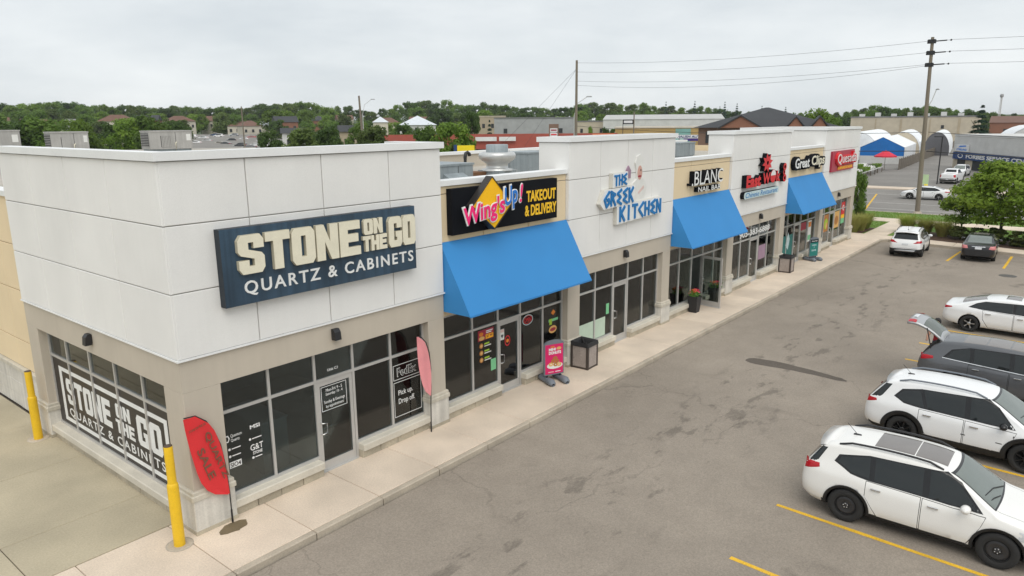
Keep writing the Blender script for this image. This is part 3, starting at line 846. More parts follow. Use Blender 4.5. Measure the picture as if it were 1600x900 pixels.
# 5 blue letters with a chef on white backing plates
t = thing('shop_sign', (0, 0, 0), 'angular blue letters on white backing with a small chef figure', 'sign')
def seg(a, b, w0, w1):
    a = Vector(a); b = Vector(b); d = (b-a).normalized(); s = Vector((-d.y, d.x))
    a = a-d*w0*.25; b = b+d*w1*.25
    return [tuple(a+s*w0/2), tuple(a-s*w0/2), tuple(b-s*w1/2), tuple(b+s*w1/2)]
GREEK = {'T': [((0,.95),(1,.95)),((.5,.95),(.5,0))], 'H': [((.1,1),(.1,0)),((.9,1),(.9,0)),((.1,.5),(.9,.5))], 'E': [((.95,1),(.1,.76)),((.1,.76),(.8,.5)),((.8,.5),(.1,.24)),((.1,.24),(.95,0))],
 'G': [((.95,1),(0,.5)),((0,.5),(.4,0)),((.4,0),(.95,.25)),((.95,.25),(.85,.5)),((.85,.5),(.5,.45))], 'R': [((.1,1),(.1,0)),((.1,.95),(.9,.76)),((.9,.76),(.1,.48)),((.35,.55),(.95,0))],
 'K': [((.1,1),(.1,0)),((.95,1),(.1,.45)),((.3,.55),(.95,0))], 'I': [((.5,1),(.5,0))], 'C': [((.95,1),(.05,.55)),((.05,.55),(.9,0))], 'N': [((.1,0),(.1,1)),((.1,.95),(.9,.05)),((.9,0),(.9,1))]}
def greek_word(s, x0, x1, z0, z1, pos, slope):
    n = len(s); cw = (x1-x0)/n; th = cw*.24
    for k, ch in enumerate(s):
        mb = MB(); F = xf('-y', 0)
        for q, (a, b) in enumerate(GREEK[ch]):
            f = lambda p: (x0+cw*(k+.10+.78*p[0]), z0+(z1-z0)*p[1]+slope*k/n)
            pts = seg(f(a), f(b), th, th*.9)
            mb.prism(pts, 'y', pos-.03-.0015*q, pos+.0)
        mb.build('letter', M['greek_blue'], t)
def backing(s, x0, x1, z0, z1, pos, slope):
    m = .07
    shape([[(x0-m, z0-m), (x1+m, z0+slope-m), (x1+m, z1+slope+m), (x0-m, z1+m)]], t, (M['letter_white'], plain('backing_side', (.62, .60, .54), .5)), pos, '-y', .16)
backing('THE', 15.62, 16.50, 5.98, 6.34, -.045, .03); greek_word('THE', 15.62, 16.50, 5.98, 6.34, -.207, .03)
shape([[(14.76, 5.42), (15.0, 5.21), (17.05, 5.30), (17.12, 5.93), (15.02, 5.88)]], t, (M['letter_white'], M['backing_side']), -.046, '-y', .16)
greek_word('GREEK', 14.97, 17.0, 5.30, 5.80, -.208, .05)
shape([[(15.88, 4.60), (19.22, 4.72), (19.22, 5.34), (15.88, 5.28)]], t, (M['letter_white'], M['backing_side']), -.044, '-y', .155)
greek_word('KITCHEN', 16.0, 19.15, 4.70, 5.20, -.201, .06)
shape([[(16.75, 5.55), (17.35, 5.25), (17.95, 5.28), (18.15, 5.75), (18.05, 6.0), (17.75, 6.15), (17.85, 6.55), (17.85, 6.85), (17.62, 6.98), (17.38, 6.92), (17.28, 6.7), (17.38, 6.45), (17.40, 6.1), (17.1, 5.95)]], t, M['paper_white'], -.045, '-y', .05)
shape([ell(17.60, 6.33, .17, .26)], t, M['skin_print'], -.096, '-y', .006, name='print')
shape([ell(17.59, 6.20, .13, .035)], t, M['dark_red'], -.103, '-y', .006, name='print')
shape([ell(17.66, 6.42, .03, .04)], t, M['black_plastic'], -.103, '-y', .006, name='print')
shape([[(16.62, 6.20), (16.95, 6.16), (16.97, 6.45), (16.80, 6.62), (16.68, 6.48)]], t, plain('violet_print', (.34, .22, .30), .6), -.045, '-y', .05)
shape([[(17.55, 5.55), (17.95, 5.75), (17.9, 5.85), (17.5, 5.62)]], t, plain('pale_pink', (.70, .52, .48), .6), -.096, '-y', .005, name='print')

# 6 white letters with deep black returns
t = thing('shop_sign', (0, 0, 0), 'white letters with deep black sides on the middle tan wall', 'sign')
WB = (M['letter_white'], M['sign_black'])
text('.BLANC', t, WB, 21.88, 25.0, 5.52, 6.12, 0.085, bold=.004, each=True, depth=.24)
text('NAIL BAR', t, WB, 22.60, 24.9, 5.22, 5.43, 0.085, bold=.012, each=True, depth=.20)

# 7 red letters with a flame flower
t = thing('shop_sign', (0, 0, 0), 'red letters with red flower emblem above and pale blue script below', 'sign')
RB = (M['red'], M['sign_black'])
text('East', t, RB, 27.45, 29.30, 5.02, 5.62, -.045, bold=.05, each=True, depth=.24)
text('W', t, RB, 29.55, 30.55, 5.06, 5.62, -.045, bold=.04, each=True, depth=.24)
shape([ell(30.95, 5.40, .40, .33)], t, RB, -.045, '-y', .24, name='letter')
shape([[(30.95+.33*math.cos(a), 5.44+.26*math.sin(a)) for a in [math.pi*i/10 for i in range(11)]]], t, M['letter_white'], -.287, '-y', .006, name='print')
text('k', t, RB, 31.42, 32.0, 5.10, 5.64, -.045, bold=.04, each=True, depth=.24)
for k in range(8):
    a = 2*math.pi*k/8+.2; c, s = math.cos(a), math.sin(a)
    P = [(.16, -.07), (.34, -.13), (.62, 0), (.34, .13), (.16, .07)]
    sx = 1.15
    shape([[(30.10+sx*(p[0]*c-p[1]*s), 6.10+(p[0]*s+p[1]*c)*.78) for p in P]], t, RB, -.045, '-y', .22, name='petal')
shape([ell(30.10, 6.10, .26, .20), ell(30.10, 6.10, .13, .10)], t, RB, -.045, '-y', .225, name='emblem')
shape([ell(30.10, 6.10, .30, .235), ell(30.10, 6.10, .262, .202)], t, M['letter_white'], -.045, '-y', .215, name='emblem')
for (cx, cz, r_) in ((32.66, 5.78, .20), (32.60, 5.50, .14), (32.72, 5.20, .20)):
    shape([ell(cx, cz, r_*1.2, r_), ell(cx, cz, r_*.55, r_*.45)], t, RB, -.045, '-y', .22, name='emblem')
shape([rrect(27.35, 32.0, 4.50, 4.83, .15)], t, (M['ice_blue'], M['sign_black']), -.045, '-y', .20)
text('Chinese Restaurant', t, M['greek_blue'], 27.55, 31.8, 4.55, 4.79, -.246, bold=-.004, shear=.2, depth=.008)

# 8 white and cream letters with black edge
t = thing('shop_sign', (0, 0, 0), 'white and pale yellow letters with thick black edging above the farthest awning', 'sign')
text('Great', t, M['sign_black'], 34.5, 37.2, 5.44, 6.20, 0.085, bold=.10, each=True, depth=.22)
text('Great', t, M['letter_white'], 34.64, 37.06, 5.54, 6.10, -.136, bold=.02, each=True, depth=.012)
text('Clips', t, M['sign_black'], 37.3, 40.0, 5.33, 6.24, 0.085, bold=.10, each=True, depth=.22)
text('Clips', t, M['cream'], 37.44, 39.86, 5.43, 6.14, -.136, bold=.02, each=True, depth=.012)
# 9 dark red panel
t = thing('shop_sign', (0, 0, 0), 'dark red panel sign with white letters and orange strip on the last tower', 'sign')
shape([rect(41.35, 46.25, 4.98, 6.24)], t, (M['rose_panel'], M['dark_red']), -.045, '-y', .12)
text('Quesada', t, M['red'], 41.9, 46.35, 5.28, 6.16, -.166, bold=.09, each=True, depth=.14)
text('Quesada', t, M['letter_white'], 42.05, 46.2, 5.38, 6.06, -.307, bold=.0, each=True, depth=.012)
shape([rect(42.6, 45.9, 5.06, 5.27)], t, M['orange'], -.166, '-y', .03)
text('BURRITOS & TACOS', t, M['letter_yellow'], 42.7, 45.8, 5.10, 5.23, -.197, bold=.012, depth=.004)

# ------------------------------------------------------------------ things behind and on the glass
def poster(name, x0, x1, z0, z1, m, label, cat='poster', y=None):
    t = thing(name, (0, 0, 0), label, cat)
    shape([rect(x0, x1, z0, z1)], t, M[m], y or GY, '-y', .003, name='sheet')
    return t
P2 = GY-.0045
t = thing('menu_poster', (0, 0, 0), 'red and yellow menu poster on the glass left of the second door', 'poster')
shape([rect(8.92, 9.62, 1.88, 2.20)], t, M['dark_red'], GY, '-y', .003, name='sheet'); shape([rect(9.26, 9.60, 1.90, 2.03)], t, M['sign_yellow'], P2, '-y', .003, name='print')
shape([rect(9.28, 9.58, 2.12, 2.15)], t, M['letter_white'], P2, '-y', .003, name='print'); shape([rect(9.28, 9.52, 2.07, 2.10)], t, M['letter_white'], P2, '-y', .003, name='print'); text('$7.99', t, M['dark_red'], 9.29, 9.57, 1.92, 2.01, P2-.003, bold=.02)
shape([ell(9.08, 1.95, .13, .06)], t, M['food_tan'], P2, '-y', .003, name='print'); shape([ell(9.06, 2.08, .09, .06)], t, M['orange'], P2, '-y', .003, name='print')
for z in (1.72, 1.50, 1.28):
    shape([ell(9.06, z, .085, .08)], t, M['food_brown'], GY, '-y', .003, name='print'); shape([ell(9.06, z, .05, .045)], t, M['food_tan'], P2, '-y', .003, name='print')
    shape([rect(9.20, 9.42, z+.01, z+.06)], t, M['lime'], GY, '-y', .003, name='print'); shape([rect(9.20, 9.50, z-.05, z-.02)], t, M['paper_white'], GY, '-y', .003, name='print')
poster('notice', 9.48, 9.72, .84, 1.20, 'paper_green', 'pale green notice low on the glass beside the second door', 'notice')
t = poster('notice', 9.93, 10.12, 1.68, 2.02, 'paper_white', 'small white notice with dark heart at the top of the second door', 'notice')
shape([[(10.02, 1.73), (9.96, 1.82), (9.99, 1.86), (10.02, 1.83), (10.06, 1.86), (10.08, 1.82)]], t, M['black_plastic'], P2, '-y', .003, name='print')
shape([rect(9.94, 10.11, 1.92, 2.01)], t, M['pale_pink'], P2, '-y', .003, name='print')
t = thing('door_decal', (0, 0, 0), 'round red decal on the glass of the second door', 'decal')
shape([ell(10.28, 1.60, .13, .17), ell(10.28, 1.60, .10, .135)], t, M['red'], GY, '-y', .003, name='ring'); shape([ell(10.28, 1.60, .07, .06)], t, M['orange'], GY, '-y', .003, name='print')
t = thing('open_sign', (0, 0, 0), 'oval red and blue open sign behind the glass right of the second door', 'sign')
shape([ell(11.30, 2.04, .27, .17, 24), ell(11.30, 2.04, .245, .148, 24)], t, M['ice_blue'], GY, '-y', .004, name='ring'); shape([ell(11.30, 2.05, .22, .13, 24), ell(11.30, 2.05, .20, .112, 24)], t, M['red'], GY, '-y', .004, name='ring')
text('OPEN', t, M['red'], 11.14, 11.46, 1.98, 2.11, GY, bold=.01)
t = thing('window_decal', (0, 0, 0), 'bun and green lettering decals on the glass next to the waste bin', 'decal')
shape([[(12.55, 2.0), (12.68, 2.1), (12.80, 2.0), (12.68, 1.90)]], t, M['orange'], GY, '-y', .003, name='print')
shape([rect(12.42, 12.95, 1.70, 1.79)], t, M['paper_green'], GY, '-y', .003, name='print'); shape([rect(12.46, 12.60, 1.60, 1.80)], t, M['lime'], P2, '-y', .003, name='print')
shape([ell(12.66, 1.42, .22, .13)], t, M['food_tan'], GY, '-y', .003, name='print'); shape([ell(12.66, 1.42, .16, .06)], t, M['dark_red'], P2, '-y', .003, name='print')
plain('mint_film', (0.50, 0.62, 0.50), 0.6)
for (a, b) in ((13.98, 15.14), (15.24, 15.95)):
    poster('privacy_film', a, b, .46, 1.16, 'mint_film', 'mint privacy film low in the %s window of the tower under the blue letters' % ('leftmost' if a < 14 else 'second'), 'window film')
poster('notice', 16.0, 16.2, 1.22, 1.62, 'paper_green', 'small green notice left of the door under the blue letters', 'notice')
plain('curtain_blue', (0.02, 0.12, 0.28), 0.8)
tag(MB().box(19.20, 19.55, .60, .64, 0.02, 3.0).build('blue_banner', M['curtain_blue']), 'tall blue banner standing inside the shop with the chef sign', 'banner')
t = thing('window_lettering', (0, 0, 0), 'large white phone number across the upper panes under the red letters', 'lettering')
text('905-383-6888', t, M['letter_white'], 28.2, 32.3, 2.46, 2.78, FY-.05, bold=.03, each=True, depth=.004)
def blinds(x0, x1, z0, z1, label):
    t = thing('window_blind', ((x0+x1)/2, FY+.12, z1), label, 'window blind', 'white slat blinds under the red letters')
    me = MB().prism([(-.02, -.03), (.02, .03), (.025, .026), (-.015, -.034)], 'x', -(x1-x0)/2, (x1-x0)/2).mesh('slat', M['paper_white'])
    n = int((z1-z0)/.085)
    for k in range(n): add_obj('slat', me, t, (0, 0, -.085*(k+.5)))
blinds(27.10, 28.38, 1.1, 2.95, 'white slat blind in the leftmost window under the red letters')
blinds(28.52, 29.60, 0.9, 2.25, 'white slat blind left of the door under the red letters')
blinds(32.18, 33.25, 1.3, 2.95, 'white slat blind in the rightmost window under the red letters')
t = poster('poster', 31.0, 32.0, 1.0, 1.75, 'violet_print', 'violet food poster in the window right of the door under the red letters')
t = poster('poster', 34.5, 36.3, .5, 1.75, 'teal', 'large teal poster in the window behind the second waste bin')
shape([[(35.1, 1.2), (35.5, 1.9), (35.8, 1.5), (35.6, .9)]], t, M['ice_blue'], P2, '-y', .003, name='print')
t = poster('poster', 37.6, 38.6, 1.75, 2.2, 'dark_red', 'dark red poster high in the window behind the teal pavement sign')
t = poster('poster', 39.0, 39.6, 0.9, 2.2, 'paper_white', 'tall pale poster in the last window under the farthest awning')
shape([rect(39.05, 39.55, 1.8, 2.1)], t, M['orange'], P2, '-y', .003, name='print'); shape([rect(39.05, 39.55, 1.0, 1.3)], t, M['paper_green'], P2, '-y', .003, name='print')
t = poster('poster', 42.1, 43.1, 1.1, 2.2, 'food_brown', 'brown food photograph in the window left of the last door')
shape([ell(42.6, 1.6, .35, .35)], t, M['lime'], P2, '-y', .003, name='print'); shape([ell(42.7, 1.5, .2, .2)], t, M['food_tan'], P2-.004, '-y', .003, name='print')
t = poster('poster', 44.4, 45.5, 1.1, 2.2, 'food_tan', 'tan food photograph in the window right of the last door')
shape([ell(44.9, 1.6, .4, .3)], t, M['food_brown'], P2, '-y', .003, name='print')
t = poster('poster', 45.9, 46.7, 1.25, 2.7, 'red', 'red yellow and green poster in the last window of the strip')
shape([rect(45.9, 46.7, 1.25, 1.6)], t, M['paper_green'], P2, '-y', .003, name='print'); shape([rect(45.9, 46.7, 1.6, 1.85)], t, M['sign_yellow'], P2, '-y', .003, name='print'); text('Q', t, M['letter_white'], 46.1, 46.5, 2.1, 2.5, P2, bold=.03)

# counters and shelves that show through the glass
plain('counter_pale', (0.66, 0.68, 0.62), 0.6)
def counter(x0, x1, y0, y1, h, label, m='counter_pale'):
    t = thing('counter', ((x0+x1)/2, (y0+y1)/2, 0.012), label, 'counter')
    w, d = (x1-x0)/2, (y1-y0)/2
    MB().box(-w, w, -d, d, 0, h-.04).build('body', M[m], t); MB().bbox(-w-.03, w+.03, -d-.03, d+.03, h-.039, h, .01).build('top', M['paper_white'], t)
counter(2.3, 3.0, 1.2, 2.8, 1.3, 'pale display counter inside the corner shop window')
counter(4.6, 5.6, 1.6, 2.4, 1.0, 'low counter inside the corner shop right of its door', 'food_brown')
counter(9.2, 12.6, 3.4, 4.1, 1.1, 'long counter inside the shop behind the first awning', 'dark_red')
counter(15.0, 18.8, 3.0, 3.6, 1.05, 'red counter inside the shop with the chef sign', 'dark_red')
counter(21.0, 22.6, 1.6, 2.3, 0.9, 'pale counter inside the shop with the open door')
counter(28.0, 32.5, 3.2, 3.9, 1.1, 'counter inside the shop with the slat blinds')
counter(35.0, 39.0, 2.8, 3.4, 1.1, 'pale counter inside the shop under the farthest awning')
counter(41.6, 46.0, 3.0, 3.6, 1.1, 'counter inside the last shop', 'food_tan')

# ------------------------------------------------------------------ pavement furniture
def bollard(x, y, h, label):
    t = thing('bollard', (x, y, 0), label, 'bollard', 'yellow steel bollards by the side wall')
    MB().lathe([(.108, 0), (.108, h*.60), (.104, h*.62), (.085, h*.635)], n=20).build('sleeve', M['yellow_paint'], t)
    MB().lathe([(.084, h*.63), (.084, h-.03), (.078, h)], n=20).build('post', M['yellow_paint'], t)
    MB().lathe([(.079, h-.005), (.079, h+.006), (.0, h+.012)], n=20).build('cap', surf('rusty_cap', (.10, .07, .05), .8), t)
    MB().lathe([(.26, .0), (.26, .010), (.20, .014), (.115, .006)], n=24).build('collar', M['kerb_concrete'], t)
bollard(-0.43, -0.07, 2.13, 'yellow bollard at the near corner of the building')
bollard(-0.30, 7.86, 1.90, 'yellow bollard by the far end of the side window')

surf('flag_red', (0.72, 0.03, 0.035), 0.7, 0.05, 2, 0.03, 30)
surf('flag_backlit', (0.80, 0.30, 0.32), 0.7, 0.06, 2, 0.03, 30)  # red cloth with its backlight put into the paler pink
def feather(x, y, prof, pole, m, label, rx=0):
    """prof: (left, right, z) outline rows in x offsets from the pole foot"""
    t = thing('feather_flag', (x, y, 0), label, 'flag')
    MB().tube([(p[0], 0, p[1]) for p in pole], .014, 8).build('pole', M['black_metal'], t)
    MB().lathe([(.016, 0), (.022, .04), (.02, .30)], n=8).build('spigot', M['black_metal'], t)
    n = 8; vs = []; fs = []
    for k, (l, r_, z) in enumerate(prof):
        for i in range(n+1):
            u = i/n
            vs.append((l+(r_-l)*u, -.015+.022*math.sin(u*7+k*.5)*(1-u), z))
    for k in range(len(prof)-1):
        for i in range(n): fs.append((k*(n+1)+i, k*(n+1)+i+1, (k+1)*(n+1)+i+1, (k+1)*(n+1)+i))
    o = MB(); o.add(vs, fs, 0, True); o.build('banner', m, t)
    return t
t = feather(0.68, -0.14, [(-.80, -.56, 2.58), (-.78, -.30, 2.35), (-.755, -.19, 2.15), (-.72, -.12, 1.9), (-.68, -.07, 1.65), (-.64, -.045, 1.4), (-.58, -.03, 1.15), (-.48, -.02, .95), (-.33, -.012, .80), (-.05, -.006, .68)],
        [(0, .05), (0, .7), (-.03, 1.3), (-.09, 1.8), (-.2, 2.15), (-.34, 2.40), (-.55, 2.58), (-.78, 2.60)], M['flag_red'], 'red feather flag with quartz sale lettering at the corner')
def flag_text(s, xa, za, L, h, ang):
    cu = bpy.data.curves.new('t', 'FONT'); cu.body = s; cu.extrude = .002; cu.offset = .015; cu.resolution_u = 3
    d = curve_mesh(cu); Xs = [v.x for v in d[0]]; Ys = [v.y for v in d[0]]
    c, sn = math.cos(ang), math.sin(ang)
    def T(v):
        u = (v.x-min(Xs))/(max(Xs)-min(Xs))*L; w = (v.y-min(Ys))/(max(Ys)-min(Ys))*h
        return (xa+u*c-w*sn, -.045+v.z, za+u*sn+w*c)
    place_mesh('lettering', d, t, M['flag_text'], T, False)
plain('flag_text', (0.20, 0.085, 0.05), 0.7)
flag_text('QUARTZ', -.45, 2.16, 1.15, .15, R(-74)); flag_text('SALE', -.62, 1.86, .74, .16, R(-74)); flag_text('STONE ON THE GO', -.72, 2.28, .36, .05, R(12))
feather(6.52, -0.16, [(-.42, -.36, 2.78), (-.41, -.15, 2.6), (-.40, -.06, 2.4), (-.385, .0, 2.15), (-.36, .04, 1.9), (-.32, .055, 1.65), (-.27, .05, 1.42), (-.18, .04, 1.22), (-.02, .02, 1.05)],
        [(0, .05), (.02, .8), (.05, 1.3), (.06, 1.8), (.02, 2.25), (-.08, 2.55), (-.25, 2.74), (-.42, 2.80)], M['flag_backlit'], 'faded pink feather flag furled beside the second pillar')

surf('aggregate', (0.36, 0.31, 0.28), 0.9, 0.1, 3, 0.45, 70, 0.5)
def bin_(x, y, label):
    t = thing('waste_bin', (x, y, 0), label, 'waste bin', 'square stone-panel waste bins', R(3))
    s, h = .30, .93; bm_ = surf('bin_brown', (0.055, 0.042, 0.036), .55) if 'bin_brown' not in M else M['bin_brown']
    for a in (-1, 1):
        for b in (-1, 1): MB().bbox(a*s-.045, a*s+.045, b*s-.045, b*s+.045, 0, h-.14, .012).build('corner_post', bm_, t)
    for a in (-1, 1):
        MB().box(-s+.03, s-.03, a*(s+.012)-.018, a*(s+.012)+.018, .07, h-.16).build('panel', M['aggregate'], t)
        MB().box(a*(s+.012)-.018, a*(s+.012)+.018, -s+.03, s-.03, .07, h-.16).build('panel', M['aggregate'], t)
    MB().box(-s-.03, s+.03, -s-.03, s+.03, .0, .07).build('base', bm_, t)
    # open hopper lid
    e = s+.055; i = s-.06
    vs = [(-e,-e,h-.15),(e,-e,h-.15),(e,e,h-.15),(-e,e,h-.15),(-e+.02,-e+.02,h-.02),(e-.02,-e+.02,h-.02),(e-.02,e-.02,h),(-e+.02,e-.02,h),(-i,-i,h-.05),(i,-i,h-.05),(i,i,h-.04),(-i,i,h-.04),(-i*.6,-i*.6,h-.3),(i*.6,-i*.6,h-.3),(i*.6,i*.6,h-.3),(-i*.6,i*.6,h-.3)]
    fs = [(k, (k+1)%4, (k+1)%4+4, k+4) for k in range(4)]+[(k+4, (k+1)%4+4, (k+1)%4+8, k+8) for k in range(4)]+[(k+8, (k+1)%4+8, (k+1)%4+12, k+12) for k in range(4)]+[(12,13,14,15)]
    MB().add(vs, fs).build('lid', M['black_plastic'], t)
    MB().tube([(-i, -i, h-.03), (0, 0, h-.12), (i, i, h-.02)], .03, 6).build('bag_edge', M['black_plastic'], t)
bin_(13.62, -0.40, 'square brown waste bin with stone panels beside the pink pavement sign')
bin_(33.72, -0.36, 'square brown waste bin with stone panels near the teal pavement sign')

def aframe(x, y, rz, m, label, pink=True):
    t = thing('pavement_sign', (x, y, 0), label, 'pavement sign', 'swinging pavement signs on weighted feet', rz)
    w, z0, z1 = .36, .24, 1.33
    for s in (-1, 1):      # rounded water-filled feet
        f = MB(); n = 10; vs = []
        prof = [(-.44, .05, .05), (-.42, .10, .085), (-.30, .13, .11), (-.08, .12, .10), (0, .10, .085), (.08, .12, .10), (.30, .13, .11), (.42, .10, .085), (.44, .05, .05)]
        for (u, hw, hh) in prof:
            for j in range(n):
                a = 2*math.pi*j/n; vs.append((s*.26+hw*math.cos(a), u, hh+hh*math.sin(a)))
        fs = [(i*n+j, i*n+(j+1)%n, (i+1)*n+(j+1)%n, (i+1)*n+j) for i in range(len(prof)-1) for j in range(n)]+[tuple(range(n)), tuple(range(len(prof)*n-1, len(prof)*n-n-1, -1))]
        f.add(vs, fs, 0, True); f.build('foot', M['grey_plastic'], t)
        MB().tube([(s*.26, 0, .15), (s*.22, 0, z0+.02)], .028, 8).build('spring', M['black_metal'], t)
    arc = [(-w, z0), (w, z0), (w, z1-.06)] + [(w*math.cos(a), z1-.06+.13*math.sin(a)) for a in [math.pi*i/12 for i in range(1, 12)]] + [(-w, z1-.06)]
    fr = MB().prism(arc, 'y', -.03, .03).build('board', M['grey_plastic'], t)
    for s in (-1, 1):
        MB().box(-w+.035, w-.035, s*.034-.003, s*.034+.003, z0+.04, z1-.07).build('poster', m, t)
    F = -.0375
    def sh(loops, mm): shape(loops, t, M[mm], F, '-y', .002, name='print')
    if pink:
        text('MINI', t, M['letter_white'], -.20, .05, 1.05, 1.14, F, bold=.05); text('DONUTS', t, M['letter_white'], -.20, .25, .93, 1.03, F, bold=.05)
        sh([ell(.17, 1.11, .09, .05)], 'food_tan'); sh([ell(-.06, 1.18, .08, .025)], 'orange')
        sh([ell(.02, .55, .29, .11)], 'paper_white')
        for q, (cx, cz) in enumerate(((-.12, .60), (.05, .58), (.18, .57), (-.03, .70), (.09, .69), (.03, .79))):
            shape([ell(cx, cz, .085, .065), ell(cx, cz, .025, .02)], t, M['food_tan' if (cx*100) % 2 < 1 else 'food_brown'], F-.0025-.0012*q, '-y', .001, name='print')
        sh([rect(-.22, -.02, .33, .355)], 'pale_pink'); sh([rect(.04, .24, .33, .355)], 'letter_white')
    else:
        sh([rect(-w+.036, w-.036, z1-.26, z1-.072)], 'sign_black'); text('Great Clips', t, M['letter_white'], -.24, .24, 1.12, 1.20, F-.003, bold=.02)
        text('OPEN', t, M['ice_blue'], -.19, .17, .88, .96, F, bold=.02); text('7', t, M['ice_blue'], -.03, .03, .73, .83, F, bold=.02); text('DAYS', t, M['ice_blue'], -.18, .18, .56, .66, F, bold=.03)
plain('sign_magenta', (0.66, 0.012, 0.13), 0.5)
plain('sign_teal', (0.01, 0.19, 0.165), 0.5)
aframe(11.75, -0.46, R(-24), M['sign_magenta'], 'pink pavement sign with donut picture on grey feet')
aframe(38.0, -0.48, R(-24), M['sign_teal'], 'teal and black pavement sign on grey feet', False)

plain('flower_orange', (0.75, 0.17, 0.03), 0.6); plain('flower_pink', (0.72, 0.03, 0.14), 0.6); plain('leaf_pot', (0.10, 0.22, 0.03), 0.7)
def planter(x, y, label):
    t = thing('flower_pot', (x, y, 0), label, 'flower pot', 'black tapered flower pots by the open door')
    a, b, h = .17, .235, .72
    vs = [(-a,-a,0),(a,-a,0),(a,a,0),(-a,a,0),(-b,-b,h),(b,-b,h),(b,b,h),(-b,b,h),(-b+.03,-b+.03,h),(b-.03,-b+.03,h),(b-.03,b-.03,h),(-b+.03,b-.03,h),(-b+.03,-b+.03,h-.08),(b-.03,-b+.03,h-.08),(b-.03,b-.03,h-.08),(-b+.03,b-.03,h-.08)]
    MB().add(vs, [(0,3,2,1)]+[(k, (k+1)%4, (k+1)%4+4, k+4) for k in range(4)]+[(k+4, (k+1)%4+4, (k+1)%4+8, k+8) for k in range(4)]+[(k+8, (k+1)%4+8, (k+1)%4+12, k+12) for k in range(4)]+[(12,13,14,15)]).build('pot', M['black_plastic'], t)
    def quads(n, m, name, zc, sp, s, bx=0.0):
        mb = MB()
        for i in range(n):
            c = Vector((random.gauss(bx, sp), random.gauss(0, sp*.8), zc+random.uniform(-.06, .14)))
            u = Vector([random.gauss(0, 1) for _ in range(3)]).normalized(); v = u.orthogonal().normalized()
            w = s*random.uniform(.6, 1.2)
            mb.add([c-u*w, c-v*w*.6, c+u*w, c+v*w*.6], [(0, 1, 2, 3)])
        mb.build(name, m, t)
    quads(220, M['leaf_pot'], 'leaves', h+.06, .13, .06); quads(70, M['flower_orange'], 'flowers', h+.17, .10, .04, -.08); quads(70, M['flower_pink'], 'flowers', h+.15, .09, .045, .12)
planter(22.62, -0.18, 'black flower pot left of the open shop door')
planter(24.75, -0.16, 'black flower pot behind the open shop door')

# ------------------------------------------------------------------ rooftop machines
surf('hvac_grey', (0.27, 0.31, 0.33), 0.5, 0.10, 1.2, 0.05, 20, streak=.12)
surf('hvac_light', (0.40, 0.39, 0.37), 0.5, 0.10, 1.2, 0.05, 20, streak=.1)
surf('spun_metal', (0.62, 0.63, 0.62), 0.35, 0.10, 2, 0.04, 20, metal=0.5)
surf('rust', (0.20, 0.10, 0.05), 0.9, 0.3, 4)
plain('louver_dark', (0.05, 0.05, 0.05), 0.7)
def rtu(x, y, z, rz, L, W, H, m, label, curb=.3, grille=True):
    t = thing('rooftop_unit', (x, y, z), label, 'rooftop unit', 'rooftop air conditioners', rz)
    MB().box(-L/2+.08, L/2-.08, -W/2+.08, W/2-.08, 0, curb).build('curb', M['hvac_grey'], t)
    MB().bbox(-L/2, L/2, -W/2, W/2, curb+.001, curb+H, .02).build('cabinet', M[m], t)
    MB().box(-L/2-.03, L/2+.03, -W/2-.03, W/2+.03, curb+H-.06, curb+H+.01).build('top_rim', M[m], t)
    if grille:
        g = MB().box(-L/2-.012, -L/2, -W/2+.1, W/2-.1, curb+.15, curb+H-.15).build('grille', M['louver_dark'], t)
        for k in range(8): MB().box(-L/2-.03, -L/2-.013, -W/2+.1, W/2-.1, curb+.17+k*(H-.35)/7.5, curb+.20+k*(H-.35)/7.5).build('louver', M[m], t)
        g = MB().box(-L*.24, L*.0, -W/2-.012, -W/2, curb+.12, curb+H*.72).build('grille', M['louver_dark'], t)
        for k in range(7): MB().box(-L*.24+k*L*.24/7+.03, -L*.24+k*L*.24/7+.05+.05, -W/2-.03, -W/2-.013, curb+.12, curb+H*.72).build('louver', M[m], t)
        MB().box(L*.36, L*.46, -W/2-.008, -W/2, curb+H*.45, curb+H*.8).build('label_plate', M['paper_white'], t)
        MB().tube([(L*.08, -W/2-.12, 0), (L*.08, -W/2-.12, curb+.35), (L*.12, -W/2, curb+.4)], .03, 6).build('gas_pipe', M['cream'], t)
    MB().box(L*.10, L*.11, -W/2-.006, -W/2, curb+.05, curb+H-.08).build('seam', M['louver_dark'], t)
    return t
rtu(15.6, 31.6, 5.95, R(-8), 2.5, 1.6, 1.08, 'hvac_light', 'light grey rooftop unit with louvred end above the corner tower', .80)
rtu(10.7, 33.5, 5.95, R(-8), 1.9, 1.6, 1.08, 'hvac_light', 'light grey rooftop unit second from the left edge', .80)
rtu(7.4, 35.6, 5.95, R(-8), 2.9, 1.6, 1.2, 'hvac_light', 'light grey rooftop unit at the left edge of the roof', .80)
rtu(12.35, 5.1, 5.9, 0, 2.0, 1.6, .80, 'hvac_grey', 'blue grey rooftop unit with a hooded intake behind the first tan wall', .06, False)
MB().prism([(-.8, .55), (-1.15, .38), (-1.15, .30), (-.8, .12)], 'x', -.55, .45).build('hood', M['hvac_grey'], bpy.data.objects['rooftop_unit.003'])
rtu(19.6, 6.6, 5.9, 0, 2.0, 1.4, .95, 'hvac_grey', 'plain blue grey rooftop cabinet beside the exhaust fan', .05, False)
rtu(37.6, 8.4, 5.9, 0, 2.2, 1.4, .85, 'hvac_grey', 'blue grey rooftop cabinet behind the middle tan wall', .06, False)
t = thing('exhaust_fan', (16.1, 5.5, 5.9), 'large round spun metal kitchen exhaust fan on the roof', 'exhaust fan')
MB().box(-.55, .55, -.55, .55, 0, .42).build('curb', M['hvac_grey'], t)
